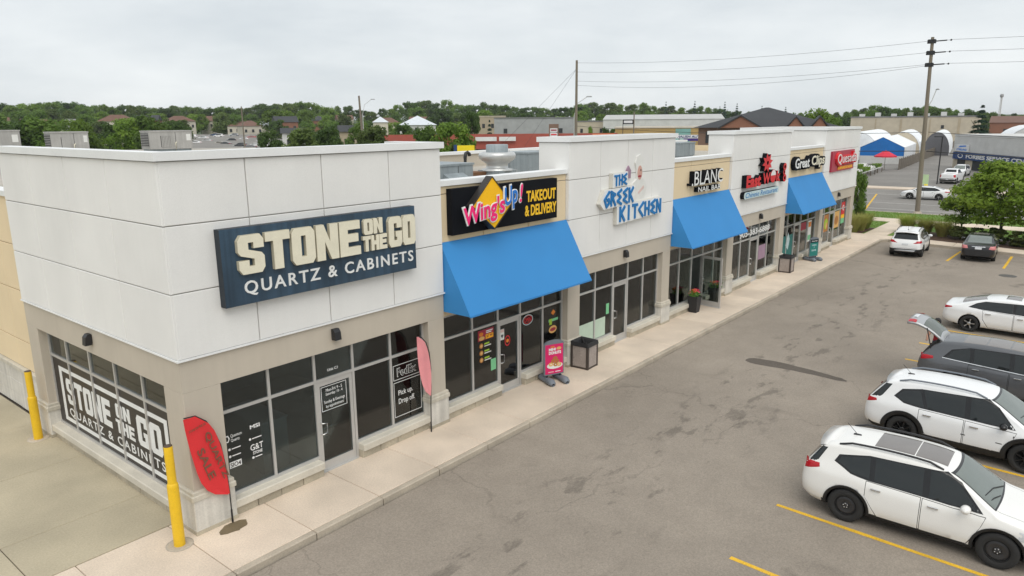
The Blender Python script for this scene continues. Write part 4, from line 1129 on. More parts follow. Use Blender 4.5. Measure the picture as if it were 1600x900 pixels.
MB().lathe([(.62, .40), (.62, .46), (.44, .50), (.43, .66), (.55, .74), (.72, .86), (.75, 1.0), (.70, 1.10), (.60, 1.13), (.58, 1.12)], n=28).build('bowl', M['spun_metal'], t)
MB().lathe([(.44, 1.10), (.44, 1.40), (.41, 1.42), (0, 1.42)], n=24).build('motor_cover', M['hvac_grey'], t)
MB().tube([(.78, 0, 0), (.80, 0, 1.05), (.76, 0, 1.15)], .025, 6).build('conduit', M['aluminium'], t)
MB().box(.55, .95, -.25, .25, .22, .40).build('grease_box', M['spun_metal'], t)
t = thing('vent_pipe', (15.2, 6.4, 5.9), 'black gooseneck vent pipe beside the exhaust fan', 'vent pipe')
MB().tube([(0, 0, 0), (0, 0, .95), (.04, 0, 1.08), (.14, 0, 1.12), (.24, 0, 1.06), (.26, 0, .98)], .07, 8).build('pipe', M['black_metal'], t)
MB().lathe([(.16, 0), (.12, .06), (.072, .10)], n=12).build('flashing_boot', M['rust'], t)
tag(MB().box(13.4, 15.6, 5.6, 6.6, 5.9, 6.28).build('timber_crate', M['rust']), 'rusty brown low box on the roof between the unit and the fan', 'box')
t = thing('roof_ladder', (33.0, 8.2, 5.9), 'dark metal frame standing on the roof behind the middle tan wall', 'frame')
for a in (0, .5): MB().tube([(a, 0, 0), (a, 0, .95)], .03, 6).build('post', M['black_metal'], t)
MB().tube([(0, 0, .93), (.5, 0, .93)], .03, 6).build('rail', M['black_metal'], t)
# ------------------------------------------------------------------ vehicles
def paint(name, c, rough=0.28, coat=0.6, metal=0.0):
    return surf(name, c, rough, 0.015, 1.5, 0.012, 60, 0, metal, 0.5, 0, coat)
paint('paint_white', (0.84, 0.845, 0.845)); paint('paint_pearl', (0.83, 0.82, 0.79)); paint('paint_grey', (0.115, 0.12, 0.13), .32, .6, .35)
paint('paint_black', (0.012, 0.013, 0.016)); paint('paint_red', (0.38, 0.02, 0.02)); paint('paint_silver', (0.42, 0.43, 0.44), .35, .5, .4); paint('paint_blue', (0.03, 0.07, 0.16)); paint('paint_sand', (0.40, 0.36, 0.28))
plain('car_glass', (0.016, 0.020, 0.021), 0.04, 0, 0.55)
plain('car_screen', (0.16, 0.185, 0.17), 0.05, 0, 0.7)
plain('gloss_black', (0.010, 0.010, 0.011), 0.15)
plain('cladding', (0.016, 0.016, 0.017), 0.62)
plain('seam', (0.012, 0.012, 0.012), 0.8)
plain('tyre', (0.022, 0.022, 0.022), 0.85)
plain('steel_black', (0.030, 0.030, 0.032), 0.4)
plain('alloy', (0.50, 0.50, 0.50), 0.3, 0.8)
plain('lamp_red', (0.45, 0.010, 0.018), 0.2); plain('lamp_pink', (0.62, 0.22, 0.22), 0.2)
plain('lamp_white', (0.62, 0.64, 0.66), 0.15)
plain('plate', (0.66, 0.68, 0.70), 0.5); plain('wheel_well', (0.006, 0.006, 0.006), 0.95)
plain('sun_glass', (0.20, 0.185, 0.175), 0.12, 0, 0.6)

def lerp_list(pts, x):
    if x <= pts[0][0]: return pts[0][1]
    for (a, va), (b, vb) in zip(pts, pts[1:]):
        if x <= b: return va+(vb-va)*(x-a)/(b-a) if b > a else vb
    return pts[-1][1]
def chaikin(p, it=2):
    for _ in range(it):
        q = [p[0]]
        for a, b in zip(p, p[1:]):
            q.append((a[0]*.75+b[0]*.25, a[1]*.75+b[1]*.25)); q.append((a[0]*.25+b[0]*.75, a[1]*.25+b[1]*.75))
        p = q+[p[-1]]
    return p

class Car:
    def __init__(s, sp):
        s.sp = sp; s.plan = chaikin(sp['plan'], 2); s.bot = sp['bottom']; s.belt = sp['belt']
        s.prof = chaikin(sp['prof'], 2)
    def hw(s, x, z):
        b = lerp_list(s.plan, x); bl = lerp_list(s.belt, x); zb = lerp_list(s.bot, x)
        t = min(1.0, max(0.0, (z-zb)/0.30)); w = b*(0.90+0.10*(1-(1-t)**2))
        if z > 0.6: w -= 0.045*((min(z, bl)-.6)/.4)**2
        if z > bl: w -= (z-bl)*s.sp['tumble'] + 0.03*min(1, (z-bl)/.06)
        # a light shoulder crease
        w += 0.014*math.exp(-((z-(bl-.13))/.05)**2)*s.sp.get('crease', 1)
        return w
    def sy(s, x, z):
        zt = lerp_list(s.prof, x); zb = min(lerp_list(s.bot, x), zt-.12); rc = min(s.sp.get('rc', .11), (zt-zb)*.4); zc = zt-rc
        if z <= zc: return s.hw(x, z)
        wc = s.hw(x, zc); ri = min(rc*1.35, wc*.5); ze = zt-s.sp.get('crown', .045)*.42
        f = min(1.0, (z-zc)/max(1e-4, ze-zc)); return wc-ri+ri*math.sqrt(max(0, 1-f*f))
    def shell(s, step=0.055):
        # resample the roof line by arc length
        p = s.prof; acc = [0]
        for a, b in zip(p, p[1:]): acc.append(acc[-1]+math.hypot(b[0]-a[0], b[1]-a[1]))
        n = int(acc[-1]/step); st = []
        j = 0
        for k in range(n+1):
            d = acc[-1]*k/n
            while j < len(acc)-2 and acc[j+1] < d: j += 1
            u = (d-acc[j])/max(1e-9, acc[j+1]-acc[j]); st.append((p[j][0]+(p[j+1][0]-p[j][0])*u, p[j][1]+(p[j+1][1]-p[j][1])*u))
        rings = []
        for (x, zt) in st:
            zb = min(lerp_list(s.bot, x), zt-.12); h = zt-zb
            rc = min(s.sp.get('rc', .11), h*.4); zc = zt-rc; wc = s.hw(x, zc)
            half = [(0, zb), (s.hw(x, zb)*.8, zb)]
            for k in range(12):
                z = zb+.012+(zc-zb-.012)*k/11; half.append((s.hw(x, z), z))
            ri = min(rc*1.35, wc*.5); crown = s.sp.get('crown', .045)
            ye = wc-ri
            ze = zt-crown*.42
            for k in range(1, 5):
                a = math.pi/2*k/4; half.append((ye+ri*math.cos(a), zc+(ze-zc)*math.sin(a)))
            for k in range(1, 6):
                f = 1-k/5; half.append((ye*f, zt-crown*.42*f*f))
            rings.append((x, half))
        vs = []; fs = []; H = len(rings[0][1]); N_ = 2*H-2
        for x, half in rings:
            ring = half + [(-y, z) for y, z in half[-2:0:-1]]
            vs += [(x, y, z) for y, z in ring]
        for i in range(len(rings)-1):
            for j in range(N_): fs.append((i*N_+j, i*N_+(j+1)%N_, (i+1)*N_+(j+1)%N_, (i+1)*N_+j))
        fs.append(tuple(range(N_))[::-1]); fs.append(tuple(range((len(rings)-1)*N_, len(rings)*N_)))
        me = bpy.data.meshes.new('body'); me.from_pydata(vs, [], fs); me.update()
        bm = bmesh.new(); bm.from_mesh(me); bmesh.ops.recalc_face_normals(bm, faces=bm.faces); bm.to_mesh(me); bm.free()
        me.polygons.foreach_set('use_smooth', [True]*(len(fs)-2)+[False]*2)
        return me

def patch(shell, poly, proj, off, side=0, nmin=0.3):
    """the part of a car shell inside a convex outline, lifted by off; returns a mesh"""
    bm = bmesh.new(); bm.from_mesh(shell)
    ax = {'side': (0, 2), 'top': (0, 1), 'rear': (1, 2), 'front': (1, 2)}[proj]
    lo = [min(p[k] for p in poly) for k in (0, 1)]; hi = [max(p[k] for p in poly) for k in (0, 1)]
    dele = []; ymin = 0.35 if (proj == 'side' and nmin < .2) else -9
    for f in bm.faces:
        n = f.normal; ok = {'side': n.y*side > nmin, 'top': n.z > nmin, 'rear': n.x < -nmin, 'front': n.x > nmin}[proj]
        if ymin > 0: ok = n.y*side > -.3 and f.calc_center_median().y*side > ymin
        if ok:
            a = [v.co[ax[0]] for v in f.verts]; b = [v.co[ax[1]] for v in f.verts]
            ok = max(a) >= lo[0] and min(a) <= hi[0] and max(b) >= lo[1] and min(b) <= hi[1]
        if ok and proj == 'rear': ok = f.verts[0].co.x < -.4
        if ok and proj == 'front': ok = f.verts[0].co.x > .3
        if not ok: dele.append(f)
    bmesh.ops.delete(bm, geom=dele, context='FACES')
    cx = sum(p[0] for p in poly)/len(poly); cy = sum(p[1] for p in poly)/len(poly)
    for p, q in zip(poly, poly[1:]+poly[:1]):
        dx, dy = q[0]-p[0], q[1]-p[1]; nx, ny = dy, -dx
        if nx*(cx-p[0])+ny*(cy-p[1]) > 0: nx, ny = -nx, -ny
        co = [0, 0, 0]; no = [0, 0, 0]; co[ax[0]], co[ax[1]] = p; no[ax[0]], no[ax[1]] = nx, ny
        if not bm.faces: break
        bmesh.ops.bisect_plane(bm, geom=bm.verts[:]+bm.edges[:]+bm.faces[:], plane_co=co, plane_no=no, clear_outer=True)
    bm.normal_update()
    bv = {v for e in bm.edges if e.is_boundary for v in e.verts}
    nrm = {v: v.normal.copy() for v in bm.verts}
    for v in bm.verts: v.co += nrm[v]*(off if v not in bv else off*.55)
    me = bpy.data.meshes.new('patch'); bm.to_mesh(me); bm.free()
    for p in me.polygons: p.use_smooth = True
    return me

def wheel_meshes(Rw, w, style):
    rr = Rw*.64 if style != 'steel' else Rw*.60
    ty = MB().lathe([(rr*.97, -w*.42), (rr*1.04, -w*.5), (Rw*.93, -w*.5), (Rw*.985, -w*.40), (Rw, -w*.2), (Rw, w*.2), (Rw*.985, w*.40), (Rw*.93, w*.5), (rr*1.04, w*.5), (rr*.97, w*.42)], n=36, axis='y', cap=False).mesh('tyre', M['tyre'])
    rim = MB()
    rim.lathe([(rr, -w*.45), (rr*1.01, w*.44), (rr*.95, w*.47), (rr*.90, w*.38), (rr*.86, w*.10), (rr*.3, w*.06), (0.0, w*.06)], n=36, axis='y', mi=1)
    n = {'steel': 10, 'five': 5, 'multi': 10, 'jeep': 8}[style]
    for k in range(n):
        a = 2*math.pi*k/n
        def P(r, t, h): return (r*math.cos(a+t), -h, r*math.sin(a+t))
        if style == 'steel':
            r0, r1, t = rr*.34, rr*.70, .17
        elif style == 'five': r0, r1, t = rr*.12, rr*.95, .17
        elif style == 'multi': r0, r1, t = rr*.12, rr*.95, .085
        else: r0, r1, t = rr*.12, rr*.95, .11
        sk = .18 if style == 'five' else 0
        h0, h1 = w*.34, w*.40
        vs = [P(r0, -t*1.6, h0), P(r1, -t*.7+sk, h1), P(r1, t*.7+sk, h1), P(r0, t*1.6, h0)]
        vs += [(x, y+.05, z) for x, y, z in vs]
        rim.add(vs, [(0, 1, 2, 3), (0, 4, 5, 1), (1, 5, 6, 2), (2, 6, 7, 3), (3, 7, 4, 0)], 0)
    rim.lathe([(rr*.30, w*.20), (rr*.30, w*.36), (rr*.24, w*.40), (0, w*.40)], n=16, axis='y', mi=0)
    if style == 'steel':
        rim.lathe([(rr*.92, w*.30), (rr*.72, w*.40), (rr*.70, w*.40), (rr*.36, w*.33)], n=36, axis='y', mi=0, cap=False)
        for k in range(5):
            a = 2*math.pi*k/5; rim.lathe([(rr*.055, w*.34), (rr*.055, w*.42), (0, w*.42)], (rr*.2*math.cos(a), 0, rr*.2*math.sin(a)), 8, 2, True, 'y')
    mats = {'steel': [M['steel_black'], M['wheel_well'], M['alloy']], 'five': [M['alloy'], M['wheel_well'], M['alloy']], 'multi': [M['alloy'], M['wheel_well'], M['alloy']], 'jeep': [M['gloss_black'], M['wheel_well'], M['alloy']]}[style]
    return ty, rim.mesh('rim', mats)

def make_car(sp, name, label, cat, group, loc, rz, body_mat):
    t = thing(name, loc, label, cat, group, rz)
    c = Car(sp); sh = c.shell(sp.get('step', .055))
    # wheel arches are cut out of the shell
    body = add_obj('body', sh.copy(), None)
    for m in (body_mat, M['wheel_well'], M['cladding']): body.data.materials.append(m)
    Rw = sp['R']; ra = Rw+.055
    cut = MB()
    for ax_ in sp['axles']:
        for s in (-1, 1):
            cut.lathe([(ra, -.30), (ra, .30)], (ax_, s*(sp['W']/2-.10), Rw), 32, 0, False, 'y')
    co = cut.build('cutter', M['wheel_well'])
    co.data.materials.clear(); co.data.materials.append(body_mat); co.data.materials.append(M['wheel_well'])
    for p in co.data.polygons: p.material_index = 1
    bm = bmesh.new(); bm.from_mesh(co.data); bmesh.ops.remove_doubles(bm, verts=bm.verts, dist=1e-5); bmesh.ops.recalc_face_normals(bm, faces=bm.faces); bm.to_mesh(co.data); bm.free()
    md = body.modifiers.new('b', 'BOOLEAN'); md.object = co; md.operation = 'DIFFERENCE'; md.solver = 'EXACT'
    dg = bpy.context.evaluated_depsgraph_get()
    nm = bpy.data.meshes.new_from_object(body.evaluated_get(dg))
    bpy.data.objects.remove(co); body.modifiers.clear(); body.data = nm; nm.name = 'body'
    body.parent = t
    if len(nm.materials) < 3:
        nm.materials.clear()
        for m in (body_mat, M['wheel_well'], M['cladding']): nm.materials.append(m)
    zc_ = sp.get('clad', 0.30)
    for p in nm.polygons:
        if p.material_index == 0 and p.center.z < zc_ and abs(p.center.x) < sp['L']/2+.1: p.material_index = 2
    def add(pname, poly, proj, off, m, side=0, par=None, nmin=.3):
        me = patch(sh, poly, proj, off, side, nmin)
        if len(me.polygons) == 0: return None
        me.materials.append(m); me.name = pname
        return add_obj(pname, me, par or t)
    sides = (-1, 1)
    def skin(pname, q, m, s, n=8, k=6):
        """four (x, z) corners laid on the flank"""
        vs = []; fs = []
        for i in range(n+1):
            for j in range(k+1):
                u, v = i/n, j/k
                x, z = [(q[0][w]*(1-u)+q[1][w]*u)*(1-v)+(q[3][w]*(1-u)+q[2][w]*u)*v for w in (0, 1)]
                e = .012 if 0 < i < n and 0 < j < k else .002
                vs.append((x, s*(c.sy(x, z)+e), z))
        for i in range(n):
            for j in range(k): fs.append((i*(k+1)+j, (i+1)*(k+1)+j, (i+1)*(k+1)+j+1, i*(k+1)+j+1))
        o = MB(); o.add(vs, fs, 0, True); o.build(pname, m, t)
    def grow(poly, g):
        cx = sum(p[0] for p in poly)/len(poly); cy = sum(p[1] for p in poly)/len(poly)
        return [(p[0]+(g if p[0] > cx else -g), p[1]+(g if p[1] > cy else -g)) for p in poly]
    for s in sides:
        for k, poly in enumerate(sp['doors']):
            add('door_seam', grow(poly, .011), 'side', .0015, M['seam'], s)
            d = add('door', poly, 'side', .0035, body_mat, s)
            if d:
                x0 = min(p[0] for p in poly)+.10; z = lerp_list(sp['belt'], x0)-.12
                y = c.hw(x0+.1, z)
                MB().bbox(x0, x0+.19, s*(y+.018)-.018, s*(y+.018)+.018, z-.016, z+.016, .008).build('handle', sp.get('handle', body_mat), d)
        for k, poly in enumerate(sp['dlo']): add('window_trim', poly, 'side', .003, M['gloss_black'], s)
        for k, poly in enumerate(sp['glass']): add('side_window', poly, 'side', .007, M['car_glass'], s)
        if 'chrome' in sp:
            for poly in sp['chrome']: add('chrome_strip', poly, 'side', .009, M['chrome'], s)
        for poly in sp.get('clad_side', []): add('side_cladding', poly, 'side', .006, M['cladding'], s)
        for poly in sp.get('strip', []): add('rub_strip', poly, 'side', .006, M['cladding'], s)
        lamp = sp.get('lamp', M['lamp_red'])
        for q in sp['tail_q']: skin('taillight', q, lamp, s)
        for q in sp.get('rear_wrap', []): skin('rear_window', q, M['car_glass'], s)
        for poly in sp['tail_rear']: add('taillight', [(p[0]*s, p[1]) for p in poly], 'rear', .009, lamp, 0, nmin=.1)
        for q in sp['head_q']: skin('headlight', q, M['lamp_white'], s)
        for poly in sp['head_front']: add('headlight', [(p[0]*s, p[1]) for p in poly], 'front', .008, M['lamp_white'], 0, nmin=.1)
        # arch trims follow the flank
        if sp.get('arch'):
            for ax_ in sp['axles']:
                w_ = sp['arch']; vs = []; fs = []; n = 22
                for k in range(n+1):
                    a = R(-12+204*k/n)
                    for r_ in (ra-.012, ra+w_):
                        x, z = ax_+r_*math.cos(a), Rw+r_*math.sin(a)
                        vs.append((x, s*(c.hw(x, max(z, .24))+.016), z))
                    x, z = ax_+(ra-.012)*math.cos(a), Rw+(ra-.012)*math.sin(a); vs.append((x, s*(c.hw(x, max(z, .24))-.10), z))
                for k in range(n): fs += [(3*k, 3*k+1, 3*k+4, 3*k+3), (3*k+2, 3*k, 3*k+3, 3*k+5)]
                o = MB(); o.add(vs, fs, 0, True); o.build('arch_trim', M['cladding'], t)
        # mirror
        mx_, mz_ = sp['mirror']; y = c.hw(mx_, mz_)
        mm = MB(); pr = [(.0, -.11), (.05, -.105), (.075, -.05), (.08, 0), (.07, .07), (.04, .11), (0, .125)]
        mm.lathe([(r_*1.0, h) for r_, h in pr], (0, 0, 0), 14)
        me = mm.mesh('mirror', sp.get('mirror_mat', body_mat))
        for v in me.vertices: v.co = Vector((v.co.x*1.15, v.co.z*s, v.co.y*1.0))
        mo = add_obj('mirror', me, t, (mx_, s*(y+.14), mz_+.03))
        MB().box(mx_-.03, mx_+.03, min(s*(y-.04), s*(y+.08)), max(s*(y-.04), s*(y+.08)), mz_-.03, mz_+.0).build('mirror_arm', M['gloss_black'], t)
        if sp.get('rails'):
            a, b, yy = sp['rails']; pts = []
            for k in range(9):
                x = a+(b-a)*k/8; zt = lerp_list(c.prof, x)
                pts.append((x, s*yy, zt-.03+(.055 if 0 < k < 8 else .0)))
            MB().tube(pts, .022, 6).build('roof_rail', sp.get('rail_mat', M['black_metal']), t)
    add('windshield', sp['ws'], 'front', .006, M['car_screen'], 0, nmin=.22)
    wt = [(p[0]*1.05, p[1]+(.02 if p[1] > 1.2 else -.015)) for p in sp['ws']]
    add('windshield_trim', wt, 'front', .0025, M['gloss_black'], 0, nmin=.22)
    add('rear_window', sp['rw'], 'rear', .006, sp.get('rear_glass', M['car_glass']), 0, nmin=.1)  # on the grey SUV this black patch paints the open boot's shade
    for poly in sp.get('sunroof', []): add('sunroof', poly, 'top', .006, M['sun_glass'], nmin=.5)
    for poly in sp.get('roof_seam', []): add('roof_seam', poly, 'top', .003, M['seam'], nmin=.5)
    for poly in sp.get('rear_clad', []): add('bumper_cladding', poly, 'rear', .008, M['cladding'], 0, nmin=.05)
    for poly in sp.get('rear_silver', []): add('skid_plate', poly, 'rear', .014, M['alloy'], 0, nmin=.05)
    for poly in sp.get('rear_seam', []): add('tailgate_seam', poly, 'rear', .003, M['seam'], 0, nmin=.05)
    for poly in sp.get('rear_chrome', []): add('chrome_strip', poly, 'rear', .012, M['chrome'], 0, nmin=.05)
    pl_ = sp.get('plate_rect')
    if pl_: add('number_plate', rect(*pl_), 'rear', .016, M['plate'], 0, nmin=.05)
    add('grille', rect(-.45, .45, .45, .68), 'front', .008, M['gloss_black'], 0, nmin=.1)
    add('lower_grille', rect(-.6, .6, .25, .38), 'front', .008, M['cladding'], 0, nmin=.1)
    hs = sp.get('hood')
    if hs:
        for s in sides: add('hood_seam', [(hs[0], s*.70), (hs[1], s*.62), (hs[1], s*.612), (hs[0], s*.692)], 'top', .002, M['seam'], nmin=.4)
        wx = hs[0]
        MB().tube([(wx+.02, .45, lerp_list(c.prof, wx)-.0), (wx-.12, .0, lerp_list(c.prof, wx-.12)+.02), (wx-.2, -.5, lerp_list(c.prof, wx-.2)-.01)], .012, 5).build('wiper', M['black_plastic'], t)
        MB().tube([(wx+.02, -.05, lerp_list(c.prof, wx)-.0), (wx-.06, -.35, lerp_list(c.prof, wx-.06)+.015), (wx-.14, -.68, lerp_list(c.prof, wx-.14)-.05)], .012, 5).build('wiper', M['black_plastic'], t)
    if sp.get('spoiler'):
        x0, x1, zz, hw_ = sp['spoiler']
        pts = []
        mb = MB(); n = 12
        for k in range(n+1):
            u = -1+2*k/n; y = u*hw_; dz = -.05*u*u-.02*u**6; xr = x0+.06*abs(u)**3
            pts += [(x1, y, zz+dz+.012), (xr, y, zz+dz-.045), (xr+.015, y, zz+dz-.075), (x1, y, zz+dz-.07)]
        fs = []
        for k in range(n):
            for j in range(4): fs.append((4*k+j, 4*k+(j+1)%4, 4*k+4+(j+1)%4, 4*k+4+j))
        mb.add(pts, fs, 0, True); mb.build('spoiler', body_mat, t)
    if sp.get('antenna'):
        x, z = sp['antenna'], lerp_list(c.prof, sp['antenna']); MB().bbox(x-.08, x+.08, -.03, .03, z-.02, z+.02, .01).tube([(x, 0, z), (x-.22, 0, z+.22)], .006, 5).build('antenna', M['black_metal'], t)
    for poly in sp.get('fuel', []): add('fuel_flap_seam', poly, 'side', .0015, M['seam'], -1)
    ty, rm_ = wheel_meshes(Rw, .225, sp['wheel'])
    for ax_ in sp['axles']:
        for s in (-1, 1):
            w = thing('wheel', (ax_, s*(sp['W']/2-.135), Rw), None, None)
            w.parent = t; w.rotation_euler = (0, random.uniform(0, 1), math.pi if s > 0 else 0)
            add_obj('tyre', ty, w); add_obj('rim', rm_, w)
    MB().box(-sp['L']/2+.4, sp['L']/2-.4, -sp['W']/2+.25, sp['W']/2-.25, .2, .30).build('underbody', M['wheel_well'], t)
    bpy.data.meshes.remove(sh)
    return t, c

PLAN = lambda L, W: [(-L/2, W*.36), (-L/2+.06, W*.43), (-L/2+.25, W*.472), (-L/2+.7, W*.495), (-.4, W*.5), (.5, W*.5), (L/2-.8, W*.492), (L/2-.35, W*.462), (L/2-.12, W*.40), (L/2, W*.28)]
BOT = lambda L: [(-L/2, .42), (-L/2+.25, .30), (-L/2+.8, .22), (L/2-.9, .22), (L/2-.3, .24), (L/2, .34)]
TQ = lambda xr, z0, z1, xf: [[(xr, z0), (xf, (z0+z1)/2+.02), (xf-.02, z1), (xr+.02, z1)]]
HQ = lambda xf, z: [[(xf-.50, z+.04), (xf-.06, z-.10), (xf-.08, z+.02), (xf-.36, z+.16)]]
ROGUE = dict(tail_q=TQ(-2.29,.93,1.13,-1.92), head_q=HQ(2.30,.72), rear_wrap=[[(-2.17,1.13),(-2.0,1.15),(-1.83,1.48),(-1.95,1.47)]], L=4.63, W=1.86, R=.365, axles=(-1.33, 1.376), tumble=.36, wheel='steel', arch=.045, clad=.33, handle=M['chrome'],
  prof=[(-2.315,.52),(-2.31,.86),(-2.27,1.04),(-2.18,1.18),(-2.05,1.36),(-1.92,1.54),(-1.76,1.605),(-1.2,1.66),(-.5,1.685),(.1,1.66),(.44,1.60),(.66,1.50),(1.18,1.15),(1.32,1.07),(1.55,1.035),(2.0,.94),(2.2,.84),(2.30,.66),(2.33,.48)],
  belt=[(-2.3,1.10),(-1.4,1.10),(-.9,1.04),(1.2,.99),(2.3,.9)],
  doors=[[(.06,.34),(.86,.34),(1.06,.76),(1.12,.96),(.06,.995)], [(-.72,.34),(.02,.34),(.02,1.0),(-.98,1.03),(-.98,.72)]],
  dlo=[[(1.08,1.005),(-.95,1.045),(-1.0,1.52),(.40,1.575),(.66,1.45)], [(-.95,1.045),(-1.30,1.09),(-1.66,1.25),(-1.58,1.40),(-1.0,1.52)]],
  glass=[[(1.0,1.03),(.16,1.045),(.12,1.535),(.38,1.54),(.62,1.43)], [(.04,1.05),(-.84,1.07),(-.88,1.50),(0.0,1.538)], [(-.94,1.09),(-1.28,1.12),(-1.58,1.26),(-1.52,1.37),(-.98,1.49)]],
  tail_side=[[(-2.32,.93),(-2.02,1.0),(-1.90,1.10),(-1.98,1.135),(-2.3,1.15)]], tail_rear=[[(.55,.97),(.95,.93),(.95,1.12),(.60,1.10)]],
  head_side=[[(1.75,.78),(2.25,.62),(2.3,.75),(1.9,.92)]], head_front=[[(.45,.66),(.95,.70),(.95,.88),(.55,.80)]],
  mirror=(.80,1.04), rails=(-1.62,.32,.60), ws=[(-.70,1.10),(.70,1.10),(.56,1.545),(-.56,1.545)], rw=[(-.66,1.10),(.66,1.10),(.55,1.50),(-.55,1.50)],
  sunroof=[rect(-.98,-.24,-.42,.42), rect(-.22,.36,-.42,.42)], hood=(1.24,2.15), spoiler=(-2.06,-1.72,1.60,.64), antenna=-1.42, fuel=[])
JEEP = dict(ROGUE, tail_q=TQ(-2.29,.92,1.07,-2.0), rear_wrap=[[(-2.16,1.10),(-1.92,1.13),(-1.70,1.50),(-1.86,1.49)]], W=1.88, wheel='jeep', arch=.10, clad=.40, R=.375, belt=[(-2.3,1.06),(-1.4,1.09),(-.9,1.05),(1.2,1.0),(2.3,.9)],
  prof=[(-2.315,.52),(-2.31,.86),(-2.27,1.02),(-2.15,1.18),(-1.97,1.42),(-1.80,1.59),(-1.64,1.632),(-1.1,1.68),(-.4,1.70),(.2,1.67),(.5,1.61),(.70,1.52),(1.25,1.16),(1.40,1.09),(1.6,1.06),(2.05,.97),(2.24,.86),(2.31,.66),(2.33,.48)],
  glass=[[(1.02,1.05),(.14,1.065),(.10,1.545),(.42,1.55),(.66,1.43)], [(.02,1.07),(-.80,1.085),(-.95,1.50),(-.02,1.548)], [(-.88,1.09),(-1.38,1.14),(-1.55,1.24),(-1.40,1.40),(-1.03,1.47)]],
  dlo=[[(1.10,1.02),(-.95,1.06),(-1.0,1.52),(.46,1.59),(.70,1.45)], [(-.95,1.06),(-1.36,1.10),(-1.62,1.22),(-1.45,1.43),(-1.0,1.52)]],
  clad_side=[rect(-.85,.86,.22,.42)], strip=[[(-.86,.655),(1.02,.62),(1.02,.645),(-.86,.68)]], sunroof=[], mirror=(.86,1.06), mirror_mat=M['gloss_black'],
  tail_side=[[(-2.32,.92),(-2.05,.96),(-1.98,1.03),(-2.05,1.08),(-2.3,1.09)]], rw=[(-.72,1.02),(.72,1.02),(.56,1.53),(-.56,1.53)], spoiler=(-1.92,-1.58,1.625,.64), rail_mat=M['grey_plastic'], ws=[(-.72,1.13),(.72,1.13),(.57,1.56),(-.57,1.56)], rails=(-1.55,.42,.62), hood=(1.32,2.2))
SORENTO = dict(ROGUE, tail_q=TQ(-2.36,.97,1.15,-1.95), rear_wrap=[], head_q=HQ(2.36,.74), L=4.78, W=1.90, wheel='multi', arch=0, clad=.30, axles=(-1.38, 1.40), R=.37,
  prof=[(-2.39,.52),(-2.385,.88),(-2.35,1.08),(-2.25,1.20),(-2.08,1.40),(-1.90,1.57),(-1.76,1.63),(-1.2,1.68),(-.5,1.70),(.2,1.67),(.5,1.61),(.72,1.52),(1.30,1.16),(1.44,1.08),(1.65,1.05),(2.1,.96),(2.28,.85),(2.37,.66),(2.39,.48)],
  belt=[(-2.3,1.13),(-1.6,1.12),(1.2,1.0),(2.3,.92)],
  doors=[[(.06,.34),(.88,.34),(1.08,.76),(1.14,.97),(.06,1.03)], [(-.78,.34),(.02,.34),(.02,1.03),(-1.0,1.07),(-1.0,.72)]],
  dlo=[[(1.12,1.02),(-1.0,1.09),(-1.02,1.55),(.44,1.59),(.70,1.46)], [(-1.0,1.09),(-1.72,1.15),(-1.50,1.42),(-1.02,1.55)]],
  glass=[[(1.02,1.045),(.14,1.075),(.10,1.555),(.42,1.555),(.66,1.44)], [(.02,1.08),(-.88,1.11),(-.92,1.53),(-.02,1.555)], [(-.98,1.12),(-1.62,1.165),(-1.44,1.40),(-1.04,1.52)]],
  chrome=[[(1.12,1.01),(-1.72,1.14),(-1.72,1.16),(1.12,1.03)]], tail_side=[[(-2.40,.98),(-2.1,1.0),(-1.92,1.09),(-2.0,1.14),(-2.38,1.17)]], handle=M['chrome'],
  sunroof=[rect(-1.25,-.66,-.56,.56), rect(-.64,-.06,-.56,.56), rect(-.04,.40,-.54,.54)], spoiler=None, antenna=None, rails=None, mirror=(.86,1.06), hood=(1.36,2.2), ws=[(-.72,1.12),(.72,1.12),(.58,1.55),(-.58,1.55)],
  rw=[(-.74,.70),(.74,.70),(.62,1.56),(-.62,1.56)], rear_glass=M['wheel_well'])  # no glass here: black patch standing for the shade in the open boot
